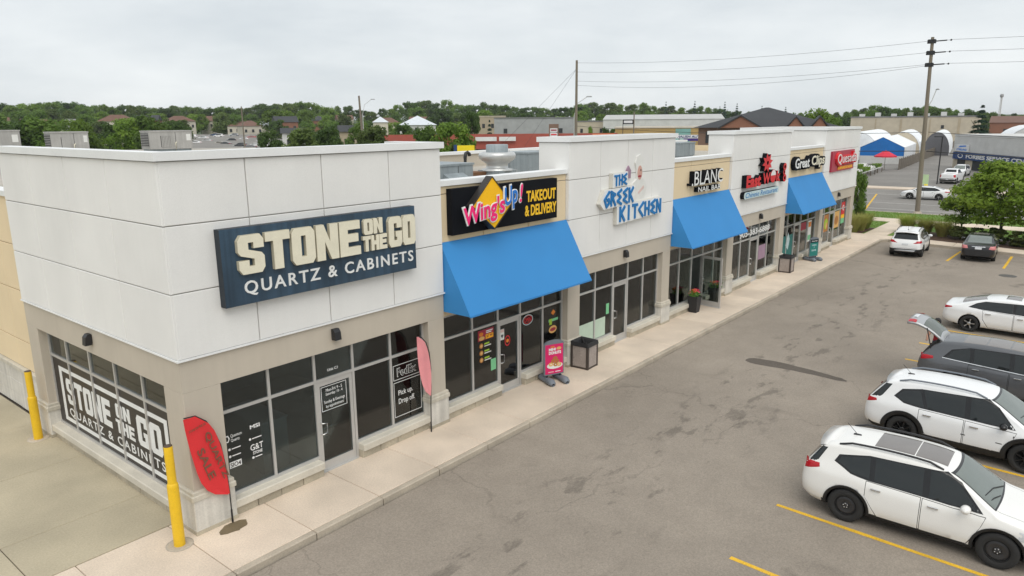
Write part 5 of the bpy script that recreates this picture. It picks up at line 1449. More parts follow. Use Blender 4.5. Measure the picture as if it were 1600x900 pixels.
SEDAN = dict(ROGUE, tail_q=TQ(-2.31,.84,.96,-2.0), rear_wrap=[], head_q=HQ(2.30,.62), L=4.68, W=1.83, R=.335, axles=(-1.36, 1.36), tumble=.48, wheel='five', arch=0, clad=.22, rc=.09, rails=None, antenna=None, spoiler=None,
  prof=[(-2.34,.50),(-2.335,.78),(-2.30,.95),(-2.22,1.02),(-1.85,1.055),(-1.2,1.28),(-.75,1.385),(-.2,1.42),(.25,1.40),(.55,1.33),(1.20,.98),(1.35,.92),(1.6,.885),(2.05,.78),(2.25,.68),(2.33,.54),(2.34,.44)],
  belt=[(-2.3,.98),(-1.4,.97),(1.2,.87),(2.3,.75)], plan=None, bottom=None,
  doors=[[(.10,.28),(.90,.28),(1.05,.68),(1.12,.86),(.10,.90)], [(-.72,.28),(.06,.28),(.06,.90),(-.95,.94),(-.92,.6)]],
  dlo=[[(1.12,.90),(-1.0,.96),(-.9,1.27),(.30,1.31),(.60,1.24)], [(-1.0,.96),(-1.46,1.0),(-1.2,1.17),(-.9,1.27)]],
  glass=[[(1.02,.92),(.12,.945),(.10,1.285),(.30,1.285),(.58,1.22)], [(.03,.95),(-1.40,1.005),(-1.16,1.155),(-.88,1.25),(0.0,1.285)]],
  tail_side=[[(-2.36,.84),(-2.1,.90),(-1.98,.95),(-2.1,.98),(-2.32,.99)]], tail_rear=[[(.3,.87),(.95,.85),(.95,.96),(.3,.95)]],
  head_side=[[(1.8,.68),(2.25,.56),(2.3,.66),(1.9,.78)]], head_front=[[(.45,.58),(.95,.60),(.95,.74),(.55,.68)]],
  mirror=(.84,.93), ws=[(-.70,.97),(.70,.97),(.56,1.34),(-.56,1.34)], rw=[(-.60,1.10),(.60,1.10),(.54,1.34),(-.54,1.34)], sunroof=[rect(-.28,.22,-.38,.38)], hood=(1.28,2.1), rear_glass=M['sun_glass'])
ALTIMA = dict(SEDAN, tail_q=TQ(-2.39,.80,.98,-2.14), head_q=HQ(2.37,.63), L=4.82, W=1.82, wheel='five', prof=[(-2.41,.50),(-2.405,.84),(-2.36,.99),(-2.28,1.04),(-1.75,1.07),(-1.15,1.33),(-.8,1.43),(-.2,1.47),(.25,1.45),(.55,1.38),(1.25,1.0),(1.4,.94),(1.65,.90),(2.1,.80),(2.3,.70),(2.40,.54),(2.41,.44)],
  rw=[(-.62,1.09),(.62,1.09),(.54,1.40),(-.54,1.40)], tail_rear=[[(.52,.82),(.95,.78),(.95,1.0),(.58,.98)]], tail_side=[[(-2.42,.80),(-2.2,.84),(-2.12,.98),(-2.2,1.0),(-2.4,1.0)]], lamp=M['lamp_pink'], plate_rect=(-.17,.17,.78,.90), rear_chrome=[rect(-.34,.34,.915,.945)], rear_seam=[rect(-.62,.62,.66,.672)], sunroof=[rect(-.5,.2,-.4,.4)], rear_glass=M['car_screen'])
ESCAPE = dict(ROGUE, tail_q=TQ(-2.23,.92,1.06,-1.96), rear_wrap=[], head_q=HQ(2.22,.72), L=4.52, wheel='multi', plan=None, bottom=None, arch=0, prof=[(-2.26,.52),(-2.255,.82),(-2.20,.98),(-2.12,1.08),(-2.0,1.30),(-1.86,1.53),(-1.72,1.61),(-1.2,1.66),(-.5,1.69),(.1,1.66),(.44,1.60),(.66,1.50),(1.18,1.15),(1.32,1.07),(1.55,1.035),(1.95,.94),(2.15,.84),(2.25,.66),(2.26,.48)],
  rw=[(-.68,1.12),(.68,1.12),(.57,1.50),(-.57,1.50)], tail_rear=[[(.42,.90),(.95,.94),(.95,1.09),(.70,1.06)]], tail_side=[[(-2.28,.94),(-2.0,1.02),(-1.94,1.10),(-2.2,1.12)]], lamp=M['lamp_red'], plate_rect=(-.17,.17,.78,.89), rear_clad=[rect(-.98,.98,.30,.56)], rear_silver=[[(-.5,.40),(.5,.40),(.60,.50),(-.60,.50)]], rear_seam=[rect(-.7,.7,.60,.612)], sunroof=[], roof_seam=[])
TESLA = dict(SEDAN, wheel='five', tail_rear=[[(.3,.87),(.95,.85),(.95,.96),(.3,.95)]], sunroof=[rect(-.75,.35,-.5,.5)])
PICKUP = dict(ROGUE, tail_q=[[(-2.83,.86),(-2.7,.86),(-2.7,1.2),(-2.83,1.2)]], rear_wrap=[], head_q=HQ(2.8,.9), L=5.7, W=1.98, R=.41, axles=(-1.75, 1.9), wheel='multi', plan=None, bottom=None, tumble=.25, arch=0, rails=None, antenna=None, spoiler=None, sunroof=[], crown=.03,
  prof=[(-2.85,.55),(-2.845,1.25),(-2.80,1.34),(-1.05,1.36),(-.98,1.45),(-.80,1.82),(-.6,1.88),(.3,1.90),(.6,1.86),(1.15,1.42),(1.3,1.34),(2.4,1.20),(2.7,1.08),(2.82,.8),(2.85,.5)],
  belt=[(-2.8,1.28),(2.8,1.15)], doors=[[(.1,.5),(1.05,.5),(1.05,1.24),(.1,1.26)], [(-.85,.5),(.06,.5),(.06,1.26),(-.85,1.27)]], dlo=[[(1.05,1.30),(-.8,1.32),(-.7,1.74),(.5,1.76)]], glass=[[(.95,1.33),(.12,1.34),(.1,1.72),(.5,1.72)], [(.02,1.34),(-.75,1.35),(-.66,1.71),(0,1.72)]],
  tail_side=[[(-2.86,.86),(-2.7,.86),(-2.7,1.22),(-2.86,1.22)]], tail_rear=[[(.78,.86),(.98,.86),(.98,1.22),(.78,1.22)]], rw=[(-.62,1.46),(.62,1.46),(.58,1.78),(-.58,1.78)], ws=[(-.75,1.40),(.75,1.40),(.62,1.78),(-.62,1.78)], mirror=(.95,1.36), plate_rect=(-.16,.16,.56,.68), rear_clad=[rect(-.98,.98,.40,.74)], rear_silver=[rect(-.9,.9,.58,.70)], hood=None)
for sp in (ROGUE, JEEP, SORENTO, SEDAN): sp['tail_rear'] = []
for sp in (ROGUE, JEEP, SORENTO, SEDAN, ALTIMA, ESCAPE, TESLA, PICKUP):
    sp['plan'] = PLAN(sp['L'], sp['W']); sp['bottom'] = BOT(sp['L'])
GZ = -0.15
make_car(ROGUE, 'parked_car', 'white SUV with two-panel sunroof and black steel wheels, nearest the camera', 'car', 'cars parked in the lot', (9.83, -11.43, GZ), R(-90), M['paint_pearl'])
make_car(JEEP, 'parked_car', 'white SUV with black wheel-arch cladding and roof rails', 'car', 'cars parked in the lot', (14.75, -11.52, GZ), R(-92), M['paint_white'])
grey, gc_ = make_car(SORENTO, 'parked_car', 'dark grey SUV with its tailgate open', 'car', 'cars parked in the lot', (19.4, -12.0, GZ), R(-91.5), M['paint_grey'])
make_car(SEDAN, 'parked_car', 'white fastback sedan beyond the grey SUV', 'car', 'cars parked in the lot', (27.75, -11.32, GZ), R(-90.5), M['paint_white'])
make_car(ESCAPE, 'parked_car', 'white SUV parked facing the planting bed', 'car', 'cars parked in the lot', (45.2, -4.27, GZ), R(3), M['paint_white'])
make_car(ALTIMA, 'parked_car', 'black sedan parked facing the planting bed', 'car', 'cars parked in the lot', (46.2, -7.95, GZ), R(4), M['paint_black'])
road_car, _ = make_car(TESLA, 'driving_car', 'white sedan driving along the street behind the utility pole', 'car', None, (81.6, 1.35, -.195), R(93), M['paint_white'])
make_car(PICKUP, 'pickup_truck', 'white pickup truck seen from behind across the street', 'pickup truck', None, (106.2, 2.6, -.185), R(-3), M['paint_white'])
far_suv, _ = make_car(dict(ESCAPE, plate_rect=None), 'parked_car', 'white SUV facing the street beside the white pickup', 'car', None, (120.5, 3.6, -.185), R(176), M['paint_white'])

# the raised tailgate of the grey SUV: skin, glass, lamps, number plate recess and a strut
tg = []
def gate_pt(u, v, lift=0.0):
    """u 0..1 from hinge to lower edge, v -1..1 across"""
    P = [(-1.80, 1.64), (-2.02, 1.84), (-2.28, 2.02), (-2.50, 2.12), (-2.68, 2.16), (-2.82, 2.14)]
    k = min(len(P)-2, int(u*(len(P)-1))); f = u*(len(P)-1)-k
    x = P[k][0]+(P[k+1][0]-P[k][0])*f; z = P[k][1]+(P[k+1][1]-P[k][1])*f
    w = .55+.11*min(1, u*1.4)
    return (x-.03*v*v*0+.05*v*v*(1-u), v*w, z-.07*v*v+lift)
def gate_patch(name, u0, u1, v0, v1, lift, m, par=None, th=.0):
    vs = []; fs = []; n, k = 8, 10
    for i in range(n+1):
        for j in range(k+1): vs.append(gate_pt(u0+(u1-u0)*i/n, v0+(v1-v0)*j/k, lift))
    for i in range(n):
        for j in range(k): fs.append((i*(k+1)+j, i*(k+1)+j+1, (i+1)*(k+1)+j+1, (i+1)*(k+1)+j))
    b = len(vs)
    if th:
        vs += [(x, y, z-th) for x, y, z in vs]; fs += [tuple(q+b for q in f[::-1]) for f in fs]
        for i in range(n): fs += [(i*(k+1), (i+1)*(k+1), (i+1)*(k+1)+b, i*(k+1)+b), (i*(k+1)+k, i*(k+1)+k+b, (i+1)*(k+1)+k+b, (i+1)*(k+1)+k)]
        for j in range(k): fs += [(j, j+b, j+1+b, j+1), (n*(k+1)+j, n*(k+1)+j+1, n*(k+1)+j+1+b, n*(k+1)+j+b)]
    o = MB(); o.add(vs, fs, 0, True)
    return o.build(name, m, par or grey)
gate = gate_patch('tailgate', 0, 1, -1, 1, 0, M['paint_silver'], None, .07)
gate_patch('rear_window', .10, .50, -.90, .90, .006, plain('gate_glass', (.10, .115, .10), .08), gate)
gate_patch('number_plate_recess', .74, .90, -.34, .34, .008, M['plate'], gate)
for s in (-1, 1): gate_patch('taillight', .70, .98, s*.66, s*1.0, .010, M['lamp_red'], gate)
for s in (-1, 1): MB().tube([(-2.05, s*.70, 1.25), (-2.25, s*.66, 1.96)], .016, 6).build('gas_strut', M['black_metal'], grey)
# boot floor; the open boot's shade is a black patch on the shell
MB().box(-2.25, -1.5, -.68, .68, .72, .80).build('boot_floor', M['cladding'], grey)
HAZE = 0.00013
FAR_TREES = [(123.1,483.2,4.7,16.1,6.2,3),(121.4,458.7,4.0,17.1,8.0,2),(130.1,474.7,4.5,15.9,6.6,3),(160.1,563.5,7.1,16.6,5.7,3),(158.2,536.4,6.4,17.0,7.8,0),(136.0,449.5,3.9,15.8,6.4,3),(178.5,566.8,7.4,16.3,7.6,3),(150.4,460.0,4.3,16.7,5.5,3),(191.6,569.0,7.5,16.9,7.3,2),(190.7,549.8,7.0,17.3,7.2,3),(199.6,557.1,7.3,17.8,8.7,2),(195.0,524.1,6.4,18.1,8.6,0),(177.2,461.9,4.6,15.6,6.6,2),(194.8,495.7,5.6,15.6,6.3,2),(196.9,484.1,5.4,16.2,6.0,3),(182.7,434.5,3.9,15.2,5.0,2),(236.4,545.1,7.4,16.3,5.9,0),(193.3,434.9,4.1,16.2,5.3,1),(211.6,459.6,4.9,15.6,6.9,2),(255.7,542.1,7.5,13.6,5.3,3),(227.6,466.6,5.3,14.8,6.5,0),(267.9,533.3,7.4,15.5,6.2,1),(242.6,467.1,5.5,15.2,5.7,2),(244.9,462.4,5.4,14.2,4.6,1),(263.0,486.4,6.2,14.4,6.4,2),(245.2,440.6,4.8,14.9,6.4,0),(249.6,433.7,4.7,15.3,6.5,2),(249.0,423.3,4.5,14.7,6.9,2),(267.1,443.8,5.2,14.3,4.6,1),(260.5,422.5,4.6,14.6,5.3,1),(298.0,469.6,6.3,16.8,7.2,2),(271.7,415.8,4.6,17.1,8.4,0),(309.2,462.5,6.3,17.1,6.9,1),(267.0,386.9,3.9,17.8,6.7,1),(297.3,418.0,5.1,18.4,6.2,2),(309.3,423.4,5.4,17.8,8.4,3),(313.6,419.5,5.4,15.7,6.2,3),(283.1,370.3,3.8,14.9,7.1,3),(371.9,475.3,7.6,14.8,4.8,3),(350.7,434.5,6.3,15.2,5.6,2),(374.9,450.7,7.1,12.3,6.1,0),(307.7,357.9,3.9,12.2,5.4,1),(391.9,443.2,7.3,13.2,4.3,0),(340.8,376.4,4.9,13.2,5.5,3),(402.3,436.6,7.3,15.7,5.4,3),(327.4,343.4,4.0,18.7,6.4,0),(401.7,413.8,6.9,18.7,8.7,0),(385.4,386.6,6.0,19.2,8.8,1),(385.5,377.9,5.8,17.7,7.2,0),(416.3,396.1,6.8,19.5,6.4,3),(430.8,397.0,7.1,15.9,6.5,2),(354.4,318.2,4.0,15.8,6.2,2),(370.8,325.1,4.5,16.3,5.6,0),(395.5,337.1,5.2,17.5,6.2,2),(428.7,356.5,6.3,16.0,6.9,0),(410.1,331.0,5.4,15.4,6.3,2),(442.9,349.0,6.5,13.7,5.0,2),(379.4,288.8,4.0,14.5,5.8,0),(417.9,308.3,5.2,13.7,6.3,2),(456.7,330.4,6.5,12.5,5.6,3),(466.3,327.4,6.6,12.6,4.3,0),(413.5,281.4,4.7,14.1,5.9,0),(433.7,286.6,5.2,14.1,5.4,0),(406.2,262.1,4.2,15.8,7.0,2),(490.1,308.8,6.9,16.8,7.7,1),(487.4,300.0,6.7,14.2,4.7,2),(424.3,250.9,4.5,16.5,8.2,1),(490.0,282.9,6.5,14.8,5.4,3),(477.1,265.2,5.9,15.1,5.9,1),(463.7,247.8,5.4,16.0,5.6,3),(465.0,242.2,5.3,13.7,4.8,3),(532.4,269.1,7.3,12.5,5.0,1),(514.7,253.3,6.7,13.4,5.5,1),(491.6,232.4,5.9,12.0,5.3,3),(500.6,228.8,6.0,11.5,5.5,2),(489.4,218.0,5.6,13.0,4.6,2),(492.2,213.0,5.6,12.0,4.7,3),(459.7,190.8,4.6,12.1,5.8,0),(528.5,213.4,6.6,9.0,3.5,0),(467.5,181.1,4.7,10.1,4.5,0),(551.6,206.1,7.1,7.8,2.8,2),(523.3,189.2,6.2,6.8,2.2,2),(449.5,156.0,3.9,8.9,3.0,0),(479.9,162.1,4.8,6.6,2.1,3),(536.4,175.4,6.4,7.0,2.7,3),(459.1,142.9,4.1,7.1,3.2,3),(522.8,158.2,5.9,7.2,2.7,3),(570.1,167.8,7.2,4.9,1.7,2),(502.7,140.0,5.2,7.9,3.5,2),(581.4,158.2,7.5,6.1,2.6,0),(524.6,134.8,5.7,7.6,2.8,1),(556.2,136.7,6.6,7.2,2.8,3),(584.8,139.1,7.4,8.2,3.1,3),(547.7,123.2,6.3,9.9,3.7,1),(475.6,99.7,4.2,12.5,5.2,3),(498.4,99.9,4.8,11.5,5.5,0),(500.2,94.8,4.8,9.9,4.1,2),(525.8,93.3,5.5,9.6,3.2,3),(480.8,78.4,4.2,11.5,3.9,0),(591.7,93.1,7.3,10.6,4.7,3),(521.2,74.6,5.3,9.8,3.4,1),(578.5,77.3,6.9,8.8,3.1,1),(503.3,61.3,4.7,8.9,2.9,3),(601.1,68.7,7.5,7.3,3.1,2),(605.7,62.9,7.6,5.7,2.1,3),(496.9,45.8,4.5,7.3,2.5,1),(543.8,46.2,5.8,5.7,2.0,1),(541.0,42.0,5.7,5.0,2.0,2),(596.1,40.9,7.2,4.3,2.0,0),(558.3,33.7,6.2,4.2,1.7,0),(517.6,24.5,5.0,4.4,1.9,1),(589.9,25.8,7.0,2.7,0.9,0),(521.0,16.2,5.1,4.3,2.1,1),(579.0,14.8,6.7,3.4,1.2,0),(105.3,416.8,2.8,12.4,4.8,3),(104.6,385.1,1.9,13.4,5.8,2),(107.0,376.2,1.7,12.9,5.2,3),(122.7,398.8,2.4,13.3,5.1,2),(114.5,349.3,1.0,14.7,5.2,2),(127.2,369.9,1.7,14.7,5.3,1),(135.7,371.5,1.8,14.0,4.8,1),(130.6,339.4,0.9,12.7,5.0,2),(156.4,384.9,2.4,13.2,5.2,3),(171.7,400.8,2.9,11.2,4.1,3),(148.8,329.6,0.9,12.7,4.9,0),(183.5,384.3,2.7,12.1,6.0,3),(199.6,393.6,3.1,11.7,4.9,0),(193.5,359.3,2.2,11.7,3.9,3),(201.4,350.7,2.0,13.0,4.2,0),(202.3,339.8,1.8,11.8,4.2,2),(233.2,376.2,3.1,11.3,5.3,2),(192.4,290.8,0.5,14.8,6.4,3),(211.9,309.0,1.2,13.9,4.7,3),(233.3,323.7,1.9,14.0,5.5,3),(243.1,318.7,1.9,11.0,4.3,3),(243.6,304.5,1.6,12.0,4.6,1),(270.4,322.6,2.5,9.0,4.0,3),(238.4,273.6,0.9,10.1,4.7,0),(279.9,304.4,2.3,11.4,4.1,0),(302.4,310.1,2.8,14.9,7.2,2),(250.1,239.5,0.4,15.3,7.1,0),(278.0,255.2,1.3,12.1,5.7,1),(263.9,231.7,0.5,13.4,5.8,0),(286.4,242.3,1.2,13.7,6.5,3),(340.1,274.9,2.9,11.8,5.6,1),(324.5,249.0,2.1,11.5,5.4,0),(290.2,208.1,0.7,10.8,4.0,0),(305.2,208.1,1.0,10.2,4.4,3),(365.0,235.7,2.8,11.8,5.0,3),(322.7,194.4,1.2,11.2,4.5,3),(347.9,200.7,1.9,12.3,5.5,0),(322.3,175.8,0.9,12.5,6.1,2),(366.5,190.3,2.2,11.4,4.1,2),(319.8,153.3,0.6,11.5,4.6,2),(332.2,151.4,0.9,9.7,4.4,3),(344.1,85.4,0.5,6.6,2.4,3),(379.9,31.4,1.2,7.5,2.9,2),(381.7,23.7,1.2,6.0,2.8,0),(415.1,21.8,2.2,4.9,1.6,0),(450.9,19.3,3.1,2.3,0.9,2),(356.7,5.3,0.5,6.5,2.1,3),(76.3,292.4,-0.5,10.8,5.1,3),(70.5,245.2,-0.5,10.2,4.0,2),(72.0,226.4,-0.5,11.1,5.6,1),(101.9,282.0,-0.5,11.3,3.9,3),(111.7,280.2,-0.5,10.8,4.0,1),(108.0,251.8,-0.5,11.4,5.3,3),(122.5,261.0,-0.5,9.9,4.6,3),(130.1,254.4,-0.5,11.0,3.7,1),(173.9,259.1,-0.5,11.2,4.2,0),(178.6,245.4,-0.5,9.7,4.7,2),(172.8,222.2,-0.5,10.1,4.1,2),(192.4,224.9,-0.5,10.7,4.3,0),(188.3,203.1,-0.5,9.3,4.6,3),(218.2,219.7,-0.5,10.8,4.2,3),(189.2,175.2,-0.5,9.0,4.4,2),(214.3,181.5,-0.5,10.7,4.2,3),(410.7,203.3,3.5,16.7,2.3,4),(418.4,187.9,3.5,16.9,2.3,4),(425.6,171.8,3.5,16.2,2.3,4),(428.4,165.3,3.5,15.0,2.3,4),(433.6,152.0,3.5,13.3,2.3,4),(438.1,139.5,3.5,12.4,2.3,4),(424.5,174.4,3.5,13.3,2.3,4),(322.1,81.1,-0.1,11.0,3.2,0),(326.1,78.1,-0.0,10.3,3.0,0),(397.9,92.5,2.0,9.3,4.4,2),(342.4,74.4,0.4,11.7,3.3,2),(331.5,67.2,0.0,12.7,3.2,2),(373.9,73.2,1.2,13.3,3.3,0),(374.9,69.7,1.2,12.6,3.5,0),(353.5,61.3,0.6,12.8,3.8,0),(333.2,54.0,0.0,13.2,3.1,1),(373.5,57.3,1.1,11.5,3.2,1),(405.8,58.4,2.0,12.3,4.2,2),(395.2,53.4,1.7,12.0,5.0,2),(363.6,44.4,0.8,11.8,4.0,2),(342.1,37.2,0.2,11.5,4.7,0),(397.9,41.8,1.7,9.5,4.0,0),(376.8,36.2,1.1,11.1,4.5,0),(327.4,27.1,-0.3,10.4,4.2,1),(391.3,31.4,1.5,9.6,4.5,2),(376.8,26.5,1.1,9.2,4.1,1),(377.2,22.9,1.1,8.1,4.8,1),(398.2,20.8,1.7,8.0,5.5,1),(378.7,16.4,1.1,8.5,5.3,0),(409.9,15.6,2.0,7.3,4.5,0),(372.9,9.2,0.9,8.2,4.4,0),(374.9,6.3,1.0,7.9,3.7,0),(361.0,2.0,0.6,7.7,3.7,0)]
NEAR_TREES = [(75.0,112.6,-0.5,8.2,2.6,0),(58.0,78.2,-0.5,8.6,2.8,1),(63.5,79.2,-0.5,8.9,2.7,0),(71.5,77.9,-0.5,8.8,3.2,1),(66.3,61.0,-0.5,8.6,2.2,2),(65.9,55.7,-0.5,9.1,3.0,3),(119.5,100.9,-0.5,12.1,2.3,0),(107.2,84.6,-0.5,9.5,1.3,4),(62.0,142.2,-0.5,10.5,4.1,3),(57.3,122.4,-0.5,10.8,3.8,2),(71.5,143.3,-0.5,10.6,3.2,0),(189.0,358.3,-0.5,14.6,5.1,3),(196.4,342.9,-0.5,15.6,5.7,1),(66.4,162.1,-0.5,9.9,3.1,0),(46.6,126.9,-0.5,10.1,3.7,3),(41.4,128.8,-0.5,10.6,4.3,2),(37.0,130.1,-0.5,10.4,4.3,0),(30.3,121.6,-0.5,10.6,4.0,1),(101.3,118.1,-0.5,9.5,2.8,2),(115.5,119.0,-0.5,9.2,2.6,0),(137.2,30.1,-0.5,11.1,3.2,3),(128.4,24.7,-0.5,9.7,1.9,2),(211.9,59.3,-0.5,11.3,2.4,0),(182.3,9.4,-0.5,11.9,3.1,4),(173.2,95.5,-0.5,7.4,1.5,0),(167.6,95.1,-0.5,7.6,1.3,0),(173.8,104.0,-0.5,7.6,1.2,3),(54.0,1.1,-0.5,5.0,0.6,2)]
FAR_HOUSES = [(102.5, 382.4, 9.8, -0.03, 2, 13.3), (122.7, 410.9, 11.4, 0.11, 0, 9.5), (105.5, 315.3, 9.7, 0.19, 0, 12.0), (134.0, 357.0, 10.1, 0.15, 2, 9.1), (126.9, 302.7, 11.3, -0.26, 0, 12.9), (166.9, 363.4, 11.9, -0.27, 1, 11.5), (174.4, 339.7, 11.3, 0.5, 0, 12.5), (199.7, 359.4, 11.5, -0.43, 0, 11.0), (197.1, 316.0, 8.8, 0.35, 0, 10.1), (185.5, 269.8, 10.4, 0.21, 1, 9.4), (253.3, 341.9, 11.3, -0.41, 1, 9.1), (278.7, 347.1, 11.9, 0.21, 0, 9.3), (230.2, 256.6, 9.6, -0.05, 0, 13.9), (264.2, 269.7, 10.2, -0.11, 0, 9.0), (331.2, 308.8, 9.6, 0.5, 0, 10.1), (330.0, 286.0, 9.2, -0.4, 0, 10.1)]
FAR_CARS = [(154.6, 295.1, 2.37, 2.29, 0), (152.9, 282.4, 1.98, 2.18, 0), (139.6, 255.5, 1.32, 2.42, 1), (167.1, 295.2, 2.38, 2.22, 0), (130.4, 226.3, 0.79, 2.15, 2), (127.6, 241.5, 1.12, 2.42, 0), (175.4, 297.3, 2.47, 2.83, 1), (160.3, 264.4, 1.45, 2.74, 0), (172.3, 278.2, 1.84, 2.71, 3), (125.5, 208.3, 0.57, 2.28, 2), (121.6, 196.6, 0.48, 2.53, 5), (132.4, 211.1, 0.52, 2.32, 0), (132.0, 204.3, 0.43, 2.24, 0), (171.6, 306.4, 2.78, 2.18, 4), (131.8, 232.4, 0.89, 2.27, 6), (147.0, 251.4, 1.17, 2.84, 2), (138.1, 200.3, 0.3, 2.76, 0), (152.8, 240.8, 0.89, 2.75, 1), ]
# ------------------------------------------------------------------ vegetation
def leaf_mat(name, c, c2, rnd=.25):
    m, n, l, p = nodes_of(name)
    p.inputs['Roughness'].default_value = 0.6; p.inputs['Specular IOR Level'].default_value = 0.25
    geo = n.new('ShaderNodeNewGeometry'); t = n.new('ShaderNodeTexNoise'); t.inputs['Scale'].default_value = 0.45; t.inputs['Detail'].default_value = 3
    l.new(geo.outputs['Position'], t.inputs['Vector'])
    mx = n.new('ShaderNodeMix'); mx.data_type = 'RGBA'; mx.inputs['A'].default_value = (*c, 1); mx.inputs['B'].default_value = (*c2, 1)
    mr = n.new('ShaderNodeMapRange'); mr.inputs['From Min'].default_value = .35; mr.inputs['From Max'].default_value = .65; l.new(t.outputs['Fac'], mr.inputs['Value']); l.new(mr.outputs['Result'], mx.inputs['Factor'])
    ri = n.new('ShaderNodeMapRange'); ri.inputs['To Min'].default_value = 1-rnd; ri.inputs['To Max'].default_value = 1+rnd
    oi = n.new('ShaderNodeObjectInfo'); l.new(oi.outputs['Random'], ri.inputs['Value'])
    vm = n.new('ShaderNodeVectorMath'); vm.operation = 'SCALE'; l.new(mx.outputs['Result'], vm.inputs[0]); l.new(ri.outputs['Result'], vm.inputs['Scale'])
    l.new(vm.outputs[0], p.inputs['Base Color'])
    tr = n.new('ShaderNodeBsdfTranslucent'); l.new(vm.outputs[0], tr.inputs['Color'])
    ms = n.new('ShaderNodeMixShader'); ms.inputs['Fac'].default_value = .42
    l.new(p.outputs[0], ms.inputs[1]); l.new(tr.outputs[0], ms.inputs[2]); l.new(ms.outputs[0], n['Material Output'].inputs['Surface'])
    MATS[name] = m
    return m
leaf_mat('leaf_dark', (0.068, 0.128, 0.028), (0.105, 0.175, 0.038)); leaf_mat('leaf_mid', (0.10, 0.180, 0.032), (0.155, 0.245, 0.045)); leaf_mat('leaf_bright', (0.13, 0.225, 0.028), (0.20, 0.300, 0.042))
leaf_mat('leaf_olive', (0.105, 0.16, 0.038), (0.155, 0.21, 0.055)); leaf_mat('leaf_blue', (0.035, 0.080, 0.050), (0.060, 0.110, 0.070)); leaf_mat('leaf_maple', (0.16, 0.26, 0.028), (0.27, 0.37, 0.05), .1)
leaf_mat('grass_blade', (0.28, 0.36, 0.07), (0.52, 0.48, 0.17), .15); leaf_mat('shrub_leaf', (0.075, 0.13, 0.03), (0.16, 0.17, 0.05), .2)
surf('bark', (0.085, 0.068, 0.052), 0.95, .2, 3, .2, 20, .4)

def crown(name, m, seed, n, leaf, R0=.40, z0=.22, lobes=16, flat=1.0):
    """unit crown (height 1): leaf faces gathered in clumps spread through the volume"""
    rg = random.Random(seed); L = []
    for k in range(lobes):
        a = rg.uniform(0, 6.283); zz = rg.uniform(0, 1); rr = R0*math.sin(math.pi*(.16+.74*zz))**.7*rg.uniform(.25, .80)
        L.append((Vector((rr*math.cos(a), rr*math.sin(a), z0+.08+(1-z0-.2)*zz)), rg.uniform(.10, .19)*(1.15-zz*.4)))
    mb = MB()
    for i in range(n):
        c, r_ = L[rg.randrange(lobes)]
        d = Vector((rg.gauss(0, 1), rg.gauss(0, 1), rg.gauss(0, 1))).normalized()
        p = c + Vector((d.x*R0/.4, d.y*R0/.4, d.z*.8*flat))*r_*(rg.random()**.38)*rg.uniform(.85, 1.12)
        nn = (d+Vector((rg.gauss(0, .6), rg.gauss(0, .6), rg.gauss(.45, .5)))).normalized()
        u = nn.orthogonal().normalized(); u.rotate(Quaternion(nn, rg.uniform(0, 6.28))); v = nn.cross(u)
        s = leaf*rg.uniform(.6, 1.3)
        mb.add([p-u*s, p-v*s*.62, p+u*s, p+v*s*.62], [(0, 1, 2, 3)])
    return mb.mesh('crown', m)
def trunk_mesh(seed, h=.55, r_=.022, limbs=5):
    rg = random.Random(seed); mb = MB()
    mb.tube([(0, 0, -.02), (.004, .0, h*.3), (-.004, .006, h*.6), (0, 0, h)], [r_*1.3, r_, r_*.8, r_*.45], 8)
    for k in range(limbs):
        a = rg.uniform(0, 6.28); z = h*rg.uniform(.45, .95); L_ = rg.uniform(.14, .28)
        mb.tube([(0, 0, z), (L_*.5*math.cos(a), L_*.5*math.sin(a), z+.09), (L_*math.cos(a), L_*math.sin(a), z+.2)], [r_*.5, r_*.35, r_*.12], 5)
    return mb.mesh('trunk', M['bark'])
def conifer(seed, n=1500):
    rg = random.Random(seed); mb = MB()
    for i in range(n):
        z = rg.random()**1.3; tier = (math.floor(z*11)+rg.random()*.55)/11; rr = .30*(1-tier)**.9*rg.uniform(.3, 1.0)+.008
        a = rg.uniform(0, 6.28); p = Vector((rr*math.cos(a), rr*math.sin(a), .08+.92*tier-rr*.25))
        d = Vector((math.cos(a), math.sin(a), -.35)).normalized(); s = Vector((-math.sin(a), math.cos(a), 0)); w = .030*(1.2-tier)
        mb.add([p-d*w*1.5, p-s*w, p+d*w*1.8, p+s*w], [(0, 1, 2, 3)])
    return mb.mesh('crown', M['leaf_blue'])
CROWNS = [crown('c0', M['leaf_dark'], 1, 5200, .026, lobes=30), crown('c1', M['leaf_olive'], 2, 5200, .026, lobes=34), crown('c2', M['leaf_mid'], 3, 5200, .026, lobes=32), crown('c3', M['leaf_bright'], 4, 5200, .026, lobes=36), conifer(5, 2600)]
TRUNKS = [trunk_mesh(k) for k in range(3)]
CW = [.36, .36, .36, .36, .27]
def tree(d, label, group, name='tree', cm=None):
    x, y, z, h, r_, ty = d
    t = thing(name, (x, y, z), label, 'tree', group, random.uniform(0, 6.28))
    cr_ = add_obj('crown', cm or CROWNS[ty], t); s = r_/CW[ty]; cr_.scale = (s*random.uniform(.92, 1.08), s*random.uniform(.92, 1.08), h)
    tr = add_obj('trunk', TRUNKS[random.randrange(3)], t); tr.scale = (h*.8, h*.8, h)
    return t
KIND = ['dark green broadleaf tree', 'olive green broadleaf tree', 'mid green broadleaf tree', 'bright green broadleaf tree', 'dark pointed conifer']
